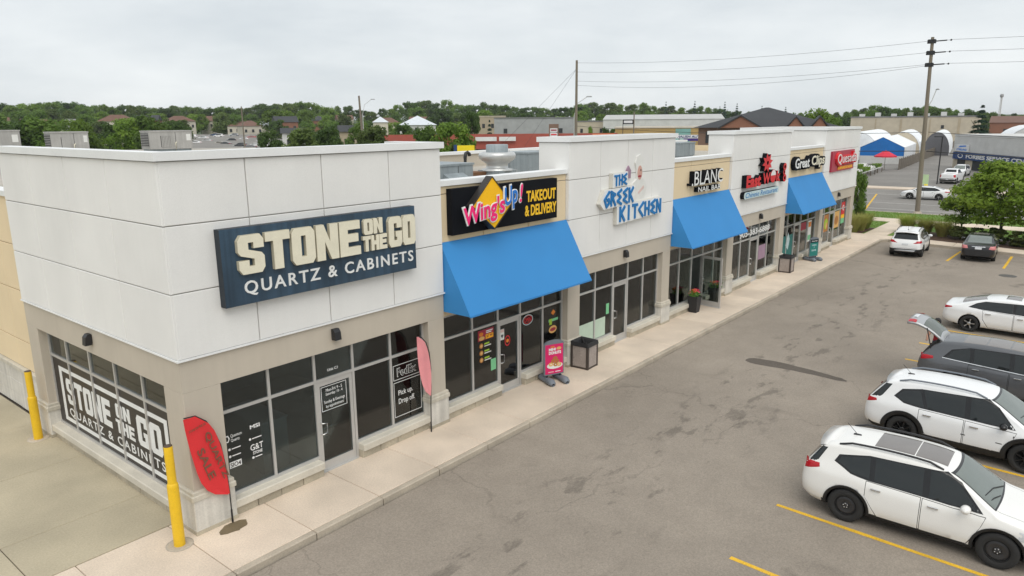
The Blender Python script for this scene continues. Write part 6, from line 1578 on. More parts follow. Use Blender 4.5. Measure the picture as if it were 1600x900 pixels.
LAND = [(72.4, 'beyond the left rooftop units'), (66.0, 'above the largest rooftop unit'), (59.0, 'over the far car park'), (53.0, 'over the cream and white houses'), (48.0, 'near the bare wooden pole'), (43.2, 'over the spreading bright tree'), (38.6, 'over the tan brick hall'), (34.3, 'over the grey hall'), (30.0, 'left of the pale warehouse'), (25.5, 'over the pale warehouse'), (20.0, 'left of the dark hipped roof'), (14.8, 'right of the dark hipped roof'), (11.0, 'over the tan industrial hall'), (7.0, 'right of the street pole'), (-90, 'at the far right')]
ORD = ['leftmost', 'second', 'third', 'fourth', 'fifth', 'sixth', 'seventh', 'eighth', 'ninth', 'tenth', 'eleventh', 'twelfth', 'thirteenth', 'fourteenth', 'fifteenth', 'sixteenth', 'seventeenth', 'eighteenth', 'nineteenth', 'twentieth']
def tree_key(d):
    az = math.degrees(math.atan2(d[1]+13.478, d[0]+6.296)); q = math.hypot(d[1]+13.478, d[0]+6.296)
    lm = next(n for a, n in LAND if az > a); row = 'back' if q > 470 else 'middle' if q > 345 else 'front'
    return lm, row, KIND[d[5]].replace(' broadleaf tree', ''), az
byk = {}
for d in FAR_TREES: byk.setdefault(tree_key(d)[:3], []).append(d)
for (lm, row, kd), L2 in byk.items():
    L2.sort(key=lambda d: -tree_key(d)[3])
    for i, d in enumerate(L2):
        one = '' if len(L2) == 1 else ORD[i]+' ' if i == 0 else ORD[i]+' from left '
        noun = kd if 'conifer' in kd else kd + ' tree'
        tree(d, '%s%s in the %s row %s' % (one, noun, row, lm), 'far belt of trees')
NEAR_LABELS = ['round dark tree right of the far car park', 'wide olive tree left of the bare wooden pole', 'dark tree between the far car park and the bare wooden pole', 'dark bushy tree right behind the bare wooden pole', 'mid green tree left of the spreading bright tree', 'spreading bright green tree above the first tan wall', 'tall dark tree left of the grey flat-roofed hall', 'pointed blue-green spruce before the tan hall',
 'bright tree behind the light grey rooftop units', 'mid green tree left of the largest rooftop unit', 'dark tree behind the largest rooftop unit', 'bright tree behind the left end of the far car park', 'tall olive tree behind the far car park', 'small dark tree between the rooftop units', 'bright tree above the left rooftop units', 'wide mid green tree over the left rooftop units', 'dark tree at the far left above the roof', 'olive tree beyond the left edge of the roof',
 'mid green tree beside the bare wooden pole', 'small dark tree left of the pyramid roofs', 'bright tree right of the dark hipped roof', 'low mid green tree beside the dark hipped roof', 'small dark tree behind the dark hipped roof', 'tall dark conifer at the end of the tan industrial hall', 'small dark bush before the pale metal warehouse', 'small dark bush left of the pale metal warehouse', 'small bright bush by the tall wooden pole', 'small mid green tree at the far end of the strip']
for d, lb in zip(NEAR_TREES, NEAR_LABELS): tree(d, lb, 'trees behind the strip')
# the two young maples by the far stalls
big = crown('m', M['leaf_maple'], 11, 9500, .020, .44, .20, 44, .85)
def maple(x, y, h, r_, label, me):
    t = thing('maple_tree', (x, y, -.04), label, 'tree', 'young maples by the parking', random.uniform(0, 6))
    c = add_obj('crown', me, t); c.scale = (r_/.40, r_/.40, h)
    tm = trunk_mesh(31, .6, .020, 9); tr = add_obj('trunk', tm, t); tr.scale = (h*.85, h*.85, h)
maple(52.4, -8.35, 5.75, 2.75, 'full leafy maple behind the black sedan', big)
maple(54.9, -5.7, 3.7, 1.6, 'smaller maple left of the full one behind the parked cars', crown('m2', M['leaf_maple'], 12, 5000, .024, .42, .2, 30, .85))
maple(50.9, -12.0, 5.4, 2.6, 'leafy maple at the right edge of the picture', crown('m3', M['leaf_maple'], 13, 8000, .021, .44, .2, 40, .85))

def grass_clump(x, y, h, r_, label, seed, m='grass_blade', n=900):
    rg = random.Random(seed); mb = MB()
    for i in range(n):
        a = rg.uniform(0, 6.283); q = r_*.35*rg.random()**.5; b = Vector((q*math.cos(a), q*math.sin(a), 0))
        a2 = a+rg.gauss(0, .5); o = Vector((math.cos(a2), math.sin(a2), 0)); s = Vector((-o.y, o.x, 0))*.014; hh = h*rg.uniform(.6, 1.05); sp = r_*rg.uniform(.2, 1.15)
        p1 = b+o*sp*.35+Vector((0, 0, hh*.62)); p2 = b+o*sp+Vector((0, 0, hh*rg.uniform(.8, 1.0)))
        mb.add([b-s, b+s, p1+s*.9, p1-s*.9, p2], [(0, 1, 2, 3), (3, 2, 4)])
    t = thing('ornamental_grass', (x, y, -.03), label, 'ornamental grass', 'ornamental grasses in the planting beds')
    mb.build('blades', M[m], t)
for k, (x, y, h, r_, lb) in enumerate([(51.5, .75, 1.5, .8, 'tall grass clump nearest the end of the strip'), (52.7, .55, 1.4, .8, 'tall grass clump second from the end of the strip'), (53.9, .5, 1.4, .75, 'tall grass clump at the street end of the left bed'), (52.2, 1.9, 1.6, .9, 'tall grass clump at the back of the left bed'), (53.6, 2.0, 1.6, .9, 'tall pale grass clump at the back corner of the left bed'),
    (53.3, -2.5, 1.5, .8, 'pale grass clump beside the path, behind the white SUV'), (53.2, -3.7, 1.35, .8, 'green grass clump behind the white SUV'), (52.9, -4.85, 1.3, .85, 'green grass clump right of the white SUV')]):
    grass_clump(x, y, h, r_, lb, 100+k)
shrub_me = [crown('s%d' % k, M['shrub_leaf'], 60+k, 2600, .05, .46, .02, 14, 1.1) for k in range(2)]
for k, (x, y, h, r_, lb) in enumerate([(52.3, -6.0, 1.0, .8, 'low shrub between the two parked cars'), (52.0, -7.1, .95, .75, 'low shrub in front of the black sedan'), (51.6, -8.3, 1.15, .9, 'rounded shrub right of the black sedan'), (51.2, -9.6, 1.0, .9, 'rounded shrub at the right end of the bed')]):
    t = thing('shrub', (x, y, -.03), lb, 'shrub', 'shrubs in the right bed'); c = add_obj('foliage', shrub_me[k % 2], t); c.scale = (r_/.42, r_/.42, h)
# mown grass along the street
rg = random.Random(5); mb = MB()
for i in range(14000):
    x = rg.uniform(49.5, 66.1); y = rg.uniform(-13, 7)
    if 59.0 < x < 61.5 or (50.8 < x < 59.2 and -1.75 < y < -.05) or (x < 55 and y < 6): continue
    a = rg.uniform(0, 6.28); s = Vector((math.cos(a), math.sin(a), 0))*.03; h = rg.uniform(.04, .10)
    mb.add([(x-s.x, y-s.y, -.06), (x+s.x, y+s.y, -.06), (x+rg.gauss(0, .03), y+rg.gauss(0, .03), -.06+h)], [(0, 1, 2)])
tag(mb.build('grass', M['leaf_bright']), 'short mown grass between the beds and the street', 'grass', kind='stuff')

# ------------------------------------------------------------------ low hills far off
hm = MB(); NA, NR = 60, 14; rg = random.Random(2)
ph = [rg.uniform(0, 6.28) for _ in range(6)]
for i in range(NR):
    rr = 330+i*i*7+i*20
    for j in range(NA):
        a = R(-30+j*2.2)
        z = -.6+(rr-330)*.028 if rr < 700 else -.6+370*.028-(rr-700)*.012
        z += (0 if i == 0 else .8*math.sin(a*9+ph[0])+.6*math.sin(a*17+ph[1]))
        hm.v.append((-6+rr*math.cos(a), -13+rr*math.sin(a), z))
for i in range(NR-1):
    for j in range(NA-1):
        hm.f.append((i*NA+j, (i+1)*NA+j, (i+1)*NA+j+1, i*NA+j+1)); hm.m.append(0); hm.sm.append(True)
tag(hm.build('hill', surf('hill_green', (0.050, 0.080, 0.025), 0.95, .35, .02, .3, .3)), kind='structure')

# ------------------------------------------------------------------ buildings behind
for nm, c in (('pale_siding', (.60, .60, .585)), ('grey_siding', (.36, .365, .37)), ('tan_wall', (.42, .35, .25)), ('beige_wall', (.50, .44, .34)), ('brick', (.26, .12, .075)), ('brown_brick', (.20, .125, .09)), ('dark_shingle', (.045, .047, .052)), ('brown_shingle', (.16, .085, .06)), ('white_roof', (.62, .66, .70)), ('metal_roof', (.47, .47, .455)), ('red_mansard', (.27, .055, .035)), ('teal_wall', (.20, .40, .36)), ('ochre_wall', (.42, .29, .11)), ('dark_window', (.03, .034, .038)), ('cream_wall', (.60, .55, .46)), ('grey_roof', (.20, .20, .20)), ('tent_white', (.80, .82, .84)), ('tent_blue', (.012, .16, .50)), ('open_end_shade', (.12, .12, .13)), ('old_wood', (.17, .145, .115)), ('pole_wood', (.21, .175, .135)), ('sign_white', (.72, .72, .72)), ('sign_orange', (.72, .22, .08)), ('sign_yellow2', (.85, .66, .02)), ('blue_trim', (.03, .30, .62)), ('green_door', (.03, .16, .08)), ('navy_band', (.02, .055, .17)), ('umbrella_red', (.62, .03, .06))):
    surf(nm, c, .8, .08, .6, .04, 6)
def bld(name, label, a, b, zt, depth, wall, roof='flat', roofm='grey_roof', rise=0.0, over=.5, cat='building', base=-.45, wins=()):
    """a, b: ends of the wall that faces us; wins: (x0, x1, z0, z1, material)"""
    L_ = math.hypot(b[0]-a[0], b[1]-a[1]); t = thing(name, (a[0], a[1], base), label, cat, None, math.atan2(b[1]-a[1], b[0]-a[0]))
    h = zt-base
    MB().box(0, L_, 0, depth, 0, h).build('wall', M[wall], t)
    if roof == 'flat':
        MB().box(-.15, L_+.15, -.15, depth+.15, h+.002, h+.35).build('roof', M[roofm], t)
    else:
        o = over
        if roof == 'gable': vs = [(-o, -o, h), (L_+o, -o, h), (L_+o, depth+o, h), (-o, depth+o, h), (-o, depth/2, h+rise), (L_+o, depth/2, h+rise)]
        else:
            q = min(depth/2, L_/2) if roof == 'hip' else L_/2
            vs = [(-o, -o, h), (L_+o, -o, h), (L_+o, depth+o, h), (-o, depth+o, h), (q, depth/2, h+rise), (L_-q, depth/2, h+rise)]
        MB().add(vs, [(0, 1, 5, 4), (1, 2, 5), (2, 3, 4, 5), (3, 0, 4), (3, 2, 1, 0)]).build('roof', M[roofm], t)
    for (x0, x1, z0, z1, m) in wins:
        w = MB().box(x0, x1, -.08, -.0, z0, z1).build('window', M[m], t)
    return t
def winrow(L_, n, z0, z1, w, m='dark_window', x0=1.0):
    return [(x0+(L_-2*x0-w)*k/max(1, n-1), x0+(L_-2*x0-w)*k/max(1, n-1)+w, z0, z1, m) for k in range(n)]
bld('house', 'cream house with brown hipped roof above the far car park', (195.9, 337.4), (207.0, 330.8), 7.2, 9, 'cream_wall', 'hip', 'brown_shingle', 2.3, .4, 'house', wins=winrow(12.9, 4, 4.6, 6.2, 1.2))
bld('house', 'low white house with pyramid roof right of the cream house', (206.0, 325.6), (213.8, 320.5), 7.4, 9.2, 'cream_wall', 'pyr', 'white_roof', 3.5, .4, 'house', wins=winrow(9.3, 2, 4, 6, 1.2))
bld('house', 'white pyramid-roofed building right of the bare wooden pole', (174.9, 199.9), (179.0, 196.4), 8.4, 5.5, 'cream_wall', 'pyr', 'white_roof', 2.1, .4, 'house', wins=winrow(5.4, 2, 5, 7, .9))
bld('house', 'larger white pyramid-roofed building above the bright tree', (162.0, 171.4), (170.6, 163.2), 7.4, 11, 'pale_siding', 'pyr', 'white_roof', 3.1, .5, 'house', wins=winrow(11, 3, 5, 7, 1))
bld('house', 'low dark-roofed building with white front among the trees', (93.5, 136.3), (98.1, 133.2), 6.0, 6, 'pale_siding', 'gable', 'dark_shingle', 1.2, .4, 'house', wins=winrow(5, 2, 3, 5, 1))
bld('house', 'low grey-roofed building half hidden behind the round trees', (104.1, 128.7), (109.0, 125.0), 6.2, 6, 'tan_wall', 'gable', 'dark_shingle', 1.5, .4, 'house', wins=winrow(6, 2, 3, 5, 1))
# scattered houses between the far trees
FW = ['cream_wall', 'brick', 'pale_siding']; FR = ['brown_shingle', 'dark_shingle', 'grey_roof']; FN = ['cream house with a brown roof', 'brick house with a dark roof', 'pale house with a grey roof']
for i, (x, y, z, a, k, w) in enumerate(FAR_HOUSES):
    az = math.atan2(y+13.5, x+6.3)-math.pi/2+a; dx, dy = math.cos(az)*w/2, math.sin(az)*w/2
    same = [q for q in range(len(FAR_HOUSES)) if FAR_HOUSES[q][4] == k]
    bld('house', ORD[same.index(i)] + (' ' if same.index(i) == 0 else ' from left ') + FN[k] + ' among the far trees', (x-dx, y-dy), (x+dx, y+dy), z-1.6, 8, FW[k], 'gable' if i % 2 else 'hip', FR[k], 2.6, .4, 'house', base=-.45, wins=winrow(w, 3, z-4.2, z-2.8, 1.1))
L_ = 46.6
pz_ = bld('plaza', 'long plaza with a red mansard canopy and white fascia signs', (92.3, 99.5), (122.3, 63.8), 5.0, 14, 'brick', 'flat', 'grey_roof', base=-.45, wins=[(1.2+k*3.0, 3.4+k*3.0, .6, 2.8, 'dark_window') for k in range(15)])
MB().prism([(-1.3, 3.4), (-.02, 6.3), (-.02, 3.4)], 'x', 0, 46.6).build('mansard', M['red_mansard'], pz_)
for k, (x0, x1, z0, z1, m, s) in enumerate([(18.2, 22.4, 4.95, 5.75, 'sign_white', 'PHARMACY'), (22.9, 26.2, 4.95, 5.75, 'sign_white', 'HAIR STUDIO'), (34.4, 36.6, 5.1, 5.8, 'sign_white', 'CAFE'), (37.6, 39.6, 5.2, 5.8, 'sign_black', 'LEGAL'), (41.4, 45.8, 5.2, 6.2, 'sign_orange', 'FLOORING')]):
    t = thing('fascia_sign', pz_.location, ['long white fascia sign on the red plaza canopy', 'second white fascia sign on the red plaza canopy', 'small white fascia sign left of the tall wooden pole', 'small black fascia sign right of the tall wooden pole', 'orange fascia sign at the right end of the plaza'][k], 'sign', None, pz_.rotation_euler.z)
    MB().box(x0, x1, -1.35, -1.15, z0, z1).build('panel', M[m], t)
bld('hall', 'grey flat-roofed hall behind the red plaza', (176.3, 142.3), (191.9, 121.9), 9.2, 20, 'grey_siding', 'flat', 'grey_roof', wins=[(3, 4.2, 5, 6.5, 'dark_window'), (20, 22, 5, 6.5, 'dark_window')])
bld('hall', 'tan brick hall behind the spruce', (193.4, 168.2), (201.8, 158.6), 10.0, 20, 'tan_wall', 'flat', 'beige_wall', wins=winrow(12.7, 4, 6.5, 8, 1))
bld('hall', 'small beige hall between the grey hall and the pale warehouse', (192.4, 121.0), (197.4, 113.4), 8.0, 18, 'beige_wall', 'flat', 'grey_roof', wins=winrow(9, 3, 5, 6.3, .8))
bld('warehouse', 'long pale metal warehouse with shallow gable roof', (188.6, 108.9), (205.2, 77.2), 8.6, 30, 'pale_siding', 'gable', 'metal_roof', 1.5, .2, 'warehouse', wins=[(9, 10.3, 6, 6.9, 'dark_window'), (10.8, 11.5, 6, 6.9, 'dark_window'), (22, 24.5, 5.3, 6, 'beige_wall'), (29, 30.2, 5.6, 6.7, 'dark_window'), (32.2, 34.0, 6, 8.0, 'green_door')])
t = bld('shop_row', 'low ochre building with a teal section behind the strip', (134.8, 72.0), (144.2, 54.3), 6.6, 10, 'ochre_wall', 'flat', 'cream_wall', cat='building', wins=[(13.0, 16.2, 3.0, 6.9, 'teal_wall')])
t = thing('roadside_sign', (118.8, 49.3, -.45), 'wide white and purple auto sign behind the strip', 'sign', None, math.atan2(44.7-49.3, 121.0-118.8))
MB().box(0, 5.1, 0, .25, 5.42, 6.04).build('panel', M['sign_white'], t); MB().box(1.4, 4.4, -.01, .24, 4.95, 5.41).build('lower_panel', surf('purple', (.05, .02, .18), .6), t)
for x in (.6, 4.5): MB().tube([(x, .12, 0), (x, .12, 5.42)], .09, 8).build('post', M['black_metal'], t)
text('HALISH AUTO', t, M['navy_band'], .2, 4.9, 5.5, 5.95, -.003, bold=.03, depth=.01)
t = thing('roadside_sign', (98.5, 63.4, -.45), 'tall brown pylon sign with white and red panels', 'sign', None, math.atan2(62.0-63.4, 99.5-98.5))
MB().box(0, .2, 0, .3, 0, 8.2).box(1.5, 1.7, 0, .3, 0, 8.2).build('posts', M['brown_brick'], t); MB().box(0.2, 1.5, 0.02, .28, 7.5, 8.2).build('cap_panel', M['brown_brick'], t)
for k, z in enumerate((6.85, 6.1, 5.35, 4.6)): MB().box(.2, 1.5, .05, .25, z, z+.62).build('panel', M['sign_white'], t); MB().box(.35, 1.35, .03, .05, z+.2, z+.42).build('print', M['red' if k % 2 else 'dark_red'], t)
t = thing('roadside_sign', (37.2, 27.8, -.45), 'yellow sign with a blue edge just behind the rear parapet', 'sign', None, math.atan2(-1.1, 1.1))
MB().box(0.15, 1.55, 0, .2, 5.95, 6.80).build('panel', M['sign_yellow2'], t); MB().box(-.12, .14, -.01, .21, 5.95, 6.85).build('edge_panel', M['navy_band'], t); MB().tube([(.8, .1, 0), (.8, .1, 5.95)], .08, 8).build('post', M['black_metal'], t)
t = thing('roadside_sign', (122.8, 63.0, -.45), 'black and white sign on a thin pole before the pale warehouse', 'sign', None, -1.0)
MB().tube([(2.2, 0, 0), (2.2, 0, 10.4)], .12, 8).build('pole', M['pole_wood'], t); MB().box(0, 2.1, -.1, .1, 8.0, 8.9).build('panel', M['sign_black'], t); MB().box(.2, 1.9, -.12, -.10, 8.2, 8.7).build('print', M['sign_white'], t); MB().tube([(.05, 0, 0), (.05, 0, 8.0)], .06, 6).build('post', M['black_metal'], t)
# brick office with the dark hipped roof
of = bld('office_building', 'brown brick building with a big dark hipped roof and small gables', (89.0, 31.0), (95.0, 14.6), 7.2, 17, 'brown_brick', 'hip', 'dark_shingle', 2.7, .7, 'building', wins=winrow(17, 6, 5.6, 7.1, 1.1))
for (x, w, r_) in ((5.5, 2.6, 1.5), (12.4, 1.0, 1.3), (15.3, .95, 1.3)):
    MB().prism([(x-w, 7.62), (x+w, 7.62), (x, 7.62+r_)], 'y', -.9, 4).build('gable', M['brick'], of)
    mb = MB()
    for s in (-1, 1): mb.prism([(x+s*(w+.25), 7.5), (x, 7.62+r_+.02), (x, 7.62+r_+.20), (x+s*(w+.3), 7.66)][::s], 'y', -1.1, 4)
    mb.build('gable_roof', M['dark_shingle'], of)
# tan industrial hall, brick row and mast on the right
ih = bld('industrial_hall', 'long tan industrial hall with dark joints behind the tents', (247.2, 52.8), (253.8, 18.0), 8.6, 40, 'beige_wall', 'flat', 'grey_roof', wins=[(7, 7.4, 2, 8.6, 'tan_wall'), (14, 14.6, 2, 8.6, 'tan_wall'), (22, 22.4, 2, 8.6, 'tan_wall'), (29.5, 30.2, 2, 8.6, 'tan_wall'), (25.2, 26.0, 5.6, 6.6, 'dark_window'), (33.6, 34.2, 4.0, 8.0, 'tan_wall')])
for k in range(7): MB().box(2+k*4.6, 3.6+k*4.6, 6, 8, 9.4, 10.2+.4*(k % 2)).build('roof_vent', M['pale_siding'], ih)
bld('industrial_hall', 'low brick industrial row at the far right', (291.8, 20.0), (294.5, -12), 6.6, 30, 'brick', 'gable', 'brown_shingle', 2.2, .3, wins=[(4, 8, .5, 5, 'dark_window'), (13, 17, .5, 5, 'dark_window')])
t = thing('mast', (321.9, 20.8, -.45), 'thin pale lattice mast on the far right skyline', 'mast')
for k in range(3): MB().tube([(.5*math.cos(k*2.1), .5*math.sin(k*2.1), 0), (.25*math.cos(k*2.1), .25*math.sin(k*2.1), 16.5)], .10, 5).build('leg', M['pale_siding'], t)
MB().lathe([(.4, 16.0), (.6, 16.3), (.6, 16.9), (.4, 17.2)], n=12).build('head', M['grey_siding'], t)
# car service building
sv = bld('service_building', 'pale car service building with a dark blue sign band', (141.2, 7.8), (118.0, -6.8), 5.2, 26, 'beige_wall', 'flat', 'pale_siding', wins=[(1.8, 4.4, .3, 1.9, 'dark_window'), (7, 10.5, .2, 1.8, 'dark_window'), (13, 16, .2, 1.8, 'dark_window'), (19, 22, .2, 1.8, 'dark_window')])
MB().box(0, 27.4, -.12, -.01, 3.1, 5.6).build('upper_siding', M['pale_siding'], sv)
for z in (3.55, 4.0, 4.45, 4.9, 5.35): MB().box(0, 27.4, -.15, -.12, z, z+.03).build('siding_rib', M['pale_siding'], sv)
t = thing('shop_sign', sv.location, 'long dark blue service sign with white letters across the street', 'sign', None, sv.rotation_euler.z)
MB().box(.5, 26.5, -.35, -.16, 1.85, 3.02).build('panel', M['navy_band'], t)
shape([ell(3.2, 2.44, .9, .38), ell(3.2, 2.44, .72, .24)], t, M['sign_white'], -.355, '-y', .02, name='emblem')
text('FORBES SERVICE CENTRE', t, M['sign_white'], 5.2, 25.8, 2.12, 2.78, -.355, bold=.03, depth=.02, each=True)
t = thing('shop_sign', sv.location, 'small white sign with blue stripes above the dark blue sign', 'sign', None, sv.rotation_euler.z)
MB().box(.9, 5.6, -.3, -.16, 3.15, 4.35).build('panel', M['sign_white'], t); text('STIRLING', t, M['letter_blue'], 1.4, 5.1, 3.3, 3.65, -.305, bold=.03, shear=.3, depth=.01)
shape([[(2.0, 3.8), (4.8, 4.0), (4.6, 4.2), (2.6, 4.1)]], t, M['letter_blue'], -.305, '-y', .01, name='print')

# ------------------------------------------------------------------ garden centre across the street
def hoop(name, label, a, b, w, h, ends='tent_white', side=1.2, arch=True, cover='tent_white'):
    """hoop house from a (near end) to b, span w, height h"""
    d = Vector((b[0]-a[0], b[1]-a[1], 0)); L_ = d.length; t = thing(name, (a[0], a[1], -.2), label, 'tent', 'garden centre tents', math.atan2(d.y, d.x))
    n = 14
    if arch: sec = [(-w/2, 0)]+[(w/2*-math.cos(math.pi*k/n), side+(h-side)*math.sin(math.pi*k/n)) for k in range(n+1)]+[(w/2, 0)]
    else: sec = [(-w/2, 0), (-w/2, side), (0, h), (w/2, side), (w/2, 0)]
    k_ = len(sec); mb = MB()
    mb.add([(0, y, z) for y, z in sec]+[(L_, y, z) for y, z in sec], [(i, i+1, i+1+k_, i+k_) for i in range(k_-1)], 0, arch); mb.build('cover', M[cover], t)
    MB().add([(.02, y*.99, z*.99) for y, z in sec], [tuple(range(k_))]).build('end_wall', M[ends], t)
    MB().add([(L_-.02, y*.99, z*.99) for y, z in sec], [tuple(range(k_))]).build('end_wall', M[cover], t)
    return t
bt = hoop('greenhouse_tent', 'white greenhouse tent with a bright blue gable front', (147.3, 20.6), (205, 27.5), 7.6, 5.0, 'tent_blue', 3.1, False)
MB().box(-.03, .0, -3.75, 3.75, 0, 1.5).build('lower_front', M['pale_siding'], bt)
hoop('greenhouse_tent', 'white hoop tent left behind the blue-fronted tent', (160, 28.5), (210, 36), 8.5, 5.7, 'tent_white', 1.2)
hoop('greenhouse_tent', 'white hoop tent in the middle behind the blue-fronted tent', (176, 23.0), (225, 31), 7.0, 5.5, 'beige_wall', 1.2)
hoop('greenhouse_tent', 'white hoop tent with a dark open end by the fence', (188, 18.2), (235, 24.5), 5.2, 5.3, 'open_end_shade', 1.2)  # dark end sheet paints the shade inside the open tent
hoop('storage_tent', 'white domed tent behind the car service building', (186, -1), (206, 3), 13, 6.8, 'pale_siding', .8)
fe = thing('wooden_fence', (126, 13.6, -.2), 'weathered wooden fence along the far driveway', 'fence', None, math.atan2(23.0-13.6, 246-126))
pm = MB().box(0.02, 2.36, -.03, .03, .05, 1.75).mesh('panel', M['old_wood']); qm = MB().box(-.06, .06, -.07, .07, 0, 1.9).mesh('post', M['old_wood'])
for k in range(50): add_obj('panel', pm, fe, (4+k*2.4, 0, random.uniform(-.03, .03))); add_obj('post', qm, fe, (4+k*2.4, 0, 0))
t = thing('umbrella', (128.5, 15.8, -.2), 'red market umbrella in the garden centre', 'umbrella')
MB().lathe([(0, 3.25), (.5, 3.05), (1.75, 2.35), (1.75, 2.15), (1.7, 2.35), (.5, 2.95)], n=8, smooth=False).build('canopy', M['umbrella_red'], t); MB().tube([(0, 0, 0), (0, 0, 3.2)], .04, 6).build('pole', M['old_wood'], t)
rg = random.Random(9); fm = [MB() for _ in range(3)]
for q, mb in enumerate(fm):
    for i in range(240):
        p = Vector((rg.uniform(-1.1, 1.1), rg.uniform(-.5, .5), .85+rg.random()*.5)); u = Vector([rg.gauss(0, 1) for _ in range(3)]).normalized()*.13; v = u.orthogonal().normalized()*.10
        mb.add([p-u, p-v, p+u, p+v], [(0, 1, 2, 3)])
fms = [mb.mesh('plants', M[m]) for mb, m in zip(fm, ('leaf_bright', 'paper_white', 'leaf_mid'))]
tm_ = MB().box(-1.2, 1.2, -.6, .6, .74, .82).mesh('table_top', M['pale_siding']); lm_ = MB().box(-.05, .05, -.05, .05, 0, .74).mesh('leg', M['old_wood'])
for k in range(14):
    i, j = k % 7, k // 7
    t = thing('plant_table', (103+i*3.3, 14.2+j*2.1+i*.25, -.2), '%s nursery plant table from the street, in the %s row' % (['first', 'second', 'third', 'fourth', 'fifth', 'sixth', 'last'][i], 'front' if j == 0 else 'back'), 'table', 'nursery plant tables', rg.uniform(-.1, .1))
    add_obj('table_top', tm_, t)
    for sx in (-1, 1):
        for sy in (-1, 1): add_obj('leg', lm_, t, (sx*1.1, sy*.5, 0))
    tag(add_obj('plants', fms[k % 3], t), kind='stuff')

# ------------------------------------------------------------------ poles and wires
def pole(name, x, y, h, lean, label, r0=.21, r1=.13, arms=None):
    t = thing(name, (x, y, -.2), label, 'utility pole'); MB().tube([(0, 0, 0), (lean[0]*.5, lean[1]*.5, h*.5), (lean[0], lean[1], h)], [r0, (r0+r1)/2, r1], 12).build('shaft', M['pole_wood'], t)
    return t
mp_ = pole('utility_pole', 68.05, -0.46, 15.25, (0, .38), 'tall wooden utility pole with three insulators near the street')
def sag(a, b, s, n=16): return [(a[0]+(b[0]-a[0])*k/n, a[1]+(b[1]-a[1])*k/n, a[2]+(b[2]-a[2])*k/n-4*s*(k/n)*(1-k/n)) for k in range(n+1)]
for k, z in enumerate((14.9, 13.95, 12.95)):
    MB().bbox(-.17, .17, .38-.30, .38+.36, z-.17, z+.17, .05).build('bracket', M['black_metal'], mp_)
    MB().tube([(0, .1, z), (0, -.75, z+.02)], .05, 8).build('insulator', M['black_plastic'], mp_); MB().lathe([(.02, -.08), (.08, -.03), (.08, .03), (.02, .08)], (0, -1.05, z+.02), 10).build('clamp', M['black_metal'], mp_)
    MB().tube([(0, -.75, z+.02), (0, -1.05, z+.02)], .015, 5).build('link', M['black_metal'], mp_)
MB().tube([(.1, .25, 9.2), (.1, -.1, 9.9), (.1, -.35, 10.8)], .035, 6).build('lamp_arm', M['pale_siding'], mp_); MB().lathe([(.05, -.04), (.16, -.02), (.15, .04), (.04, .09)], (.1, -.45, 10.85), 10).build('lamp_head', M['grey_siding'], mp_)
MB().lathe([(.36, 0), (.36, .10), (.23, .16)], n=14).build('collar', M['kerb_concrete'], mp_)
p3 = pole('utility_pole', 72.3, 39.9, 15.8, (0, 0), 'tall wooden pole behind the middle of the strip', .2, .14)
p2 = pole('utility_pole', 76.5, 86.7, 12.9, (-.3, .3), 'bare wooden pole rising behind the corner tower', .24, .15)
pole('utility_pole', 66.4, -44.0, 15.2, (0, 0), 'wooden pole out along the street')
pole('utility_pole', 92.0, 150.0, 12.5, (0, 0), 'thin wooden pole left of the far car park', .2, .13)
def street_lamp(x, y, h, rz, label):
    t = thing('street_lamp', (x, y, -.2), label, 'street lamp', 'street lamps', rz)
    MB().tube([(0, 0, 0), (0, 0, h*.8)], .07, 8).build('pole', M['pale_siding'], t); MB().tube([(0, 0, h*.8), (.4, 0, h*.93), (1.6, 0, h)], .045, 6).build('arm', M['pale_siding'], t); MB().bbox(1.5, 2.2, -.12, .12, h-.05, h+.09, .04).build('head', M['grey_siding'], t)
street_lamp(76.8, 87.0, 12.3, R(-48), 'street lamp beside the bare wooden pole'); street_lamp(72.6, 40.4, 11.4, R(-58), 'street lamp arm beside the tall wooden pole behind the strip')
t = thing('lot_lamp', (102.6, 3.7, -.19), 'black lamp post beside the white pickup', 'lamp post')
MB().tube([(0, 0, 0), (0, 0, 6.1)], .075, 8).build('post', M['black_metal'], t); MB().box(-.1, .1, -.15, .95, 6.02, 6.12).build('head', M['black_metal'], t)
t = thing('marker_post', (93.2, 3.6, -.07), 'yellow and pale green marker post behind the utility pole', 'marker')
MB().bbox(-.12, .12, -.45, -.05, 0, .55, .05).build('base', M['sign_yellow2'], t); MB().box(-.03, .03, -.45, .15, .5, 1.7).build('plate', plain('pale_green', (.45, .60, .35), .6), t)
WIRES = [((68.05, -.1, 14.75), (72.3, 39.9, 15.3), .55, .012, 'top overhead wire from the street pole to the pole behind the strip'), ((68.05, -.1, 13.8), (72.3, 39.9, 14.2), .55, .012, 'second overhead wire from the street pole to the pole behind the strip'), ((68.05, -.1, 12.8), (72.3, 39.9, 13.1), .6, .012, 'third overhead wire from the street pole to the pole behind the strip'), ((68.05, -.1, 12.7), (72.3, 39.9, 12.6), .9, .012, 'lowest thin overhead wire left of the street pole'),
 ((68.05, -1.5, 14.75), (66.4, -44, 14.9), .4, .012, 'top overhead wire right of the street pole'), ((68.05, -1.5, 13.8), (66.4, -44, 13.9), .4, .012, 'second overhead wire right of the street pole'), ((68.05, -1.5, 12.8), (66.4, -44, 12.9), .4, .012, 'third overhead wire right of the street pole'),
 ((68.05, -.2, 7.0), (72.3, 39.9, 7.6), .5, .022, 'upper black cable left of the street pole'), ((68.05, -.2, 5.35), (72.3, 39.9, 5.6), .35, .035, 'thick lower cable left of the street pole'), ((68.05, -.6, 7.0), (66.4, -44, 7.2), .8, .022, 'upper black cable right of the street pole'), ((68.05, -.6, 5.35), (66.4, -44, 5.6), .9, .035, 'thick lower cable right of the street pole')]
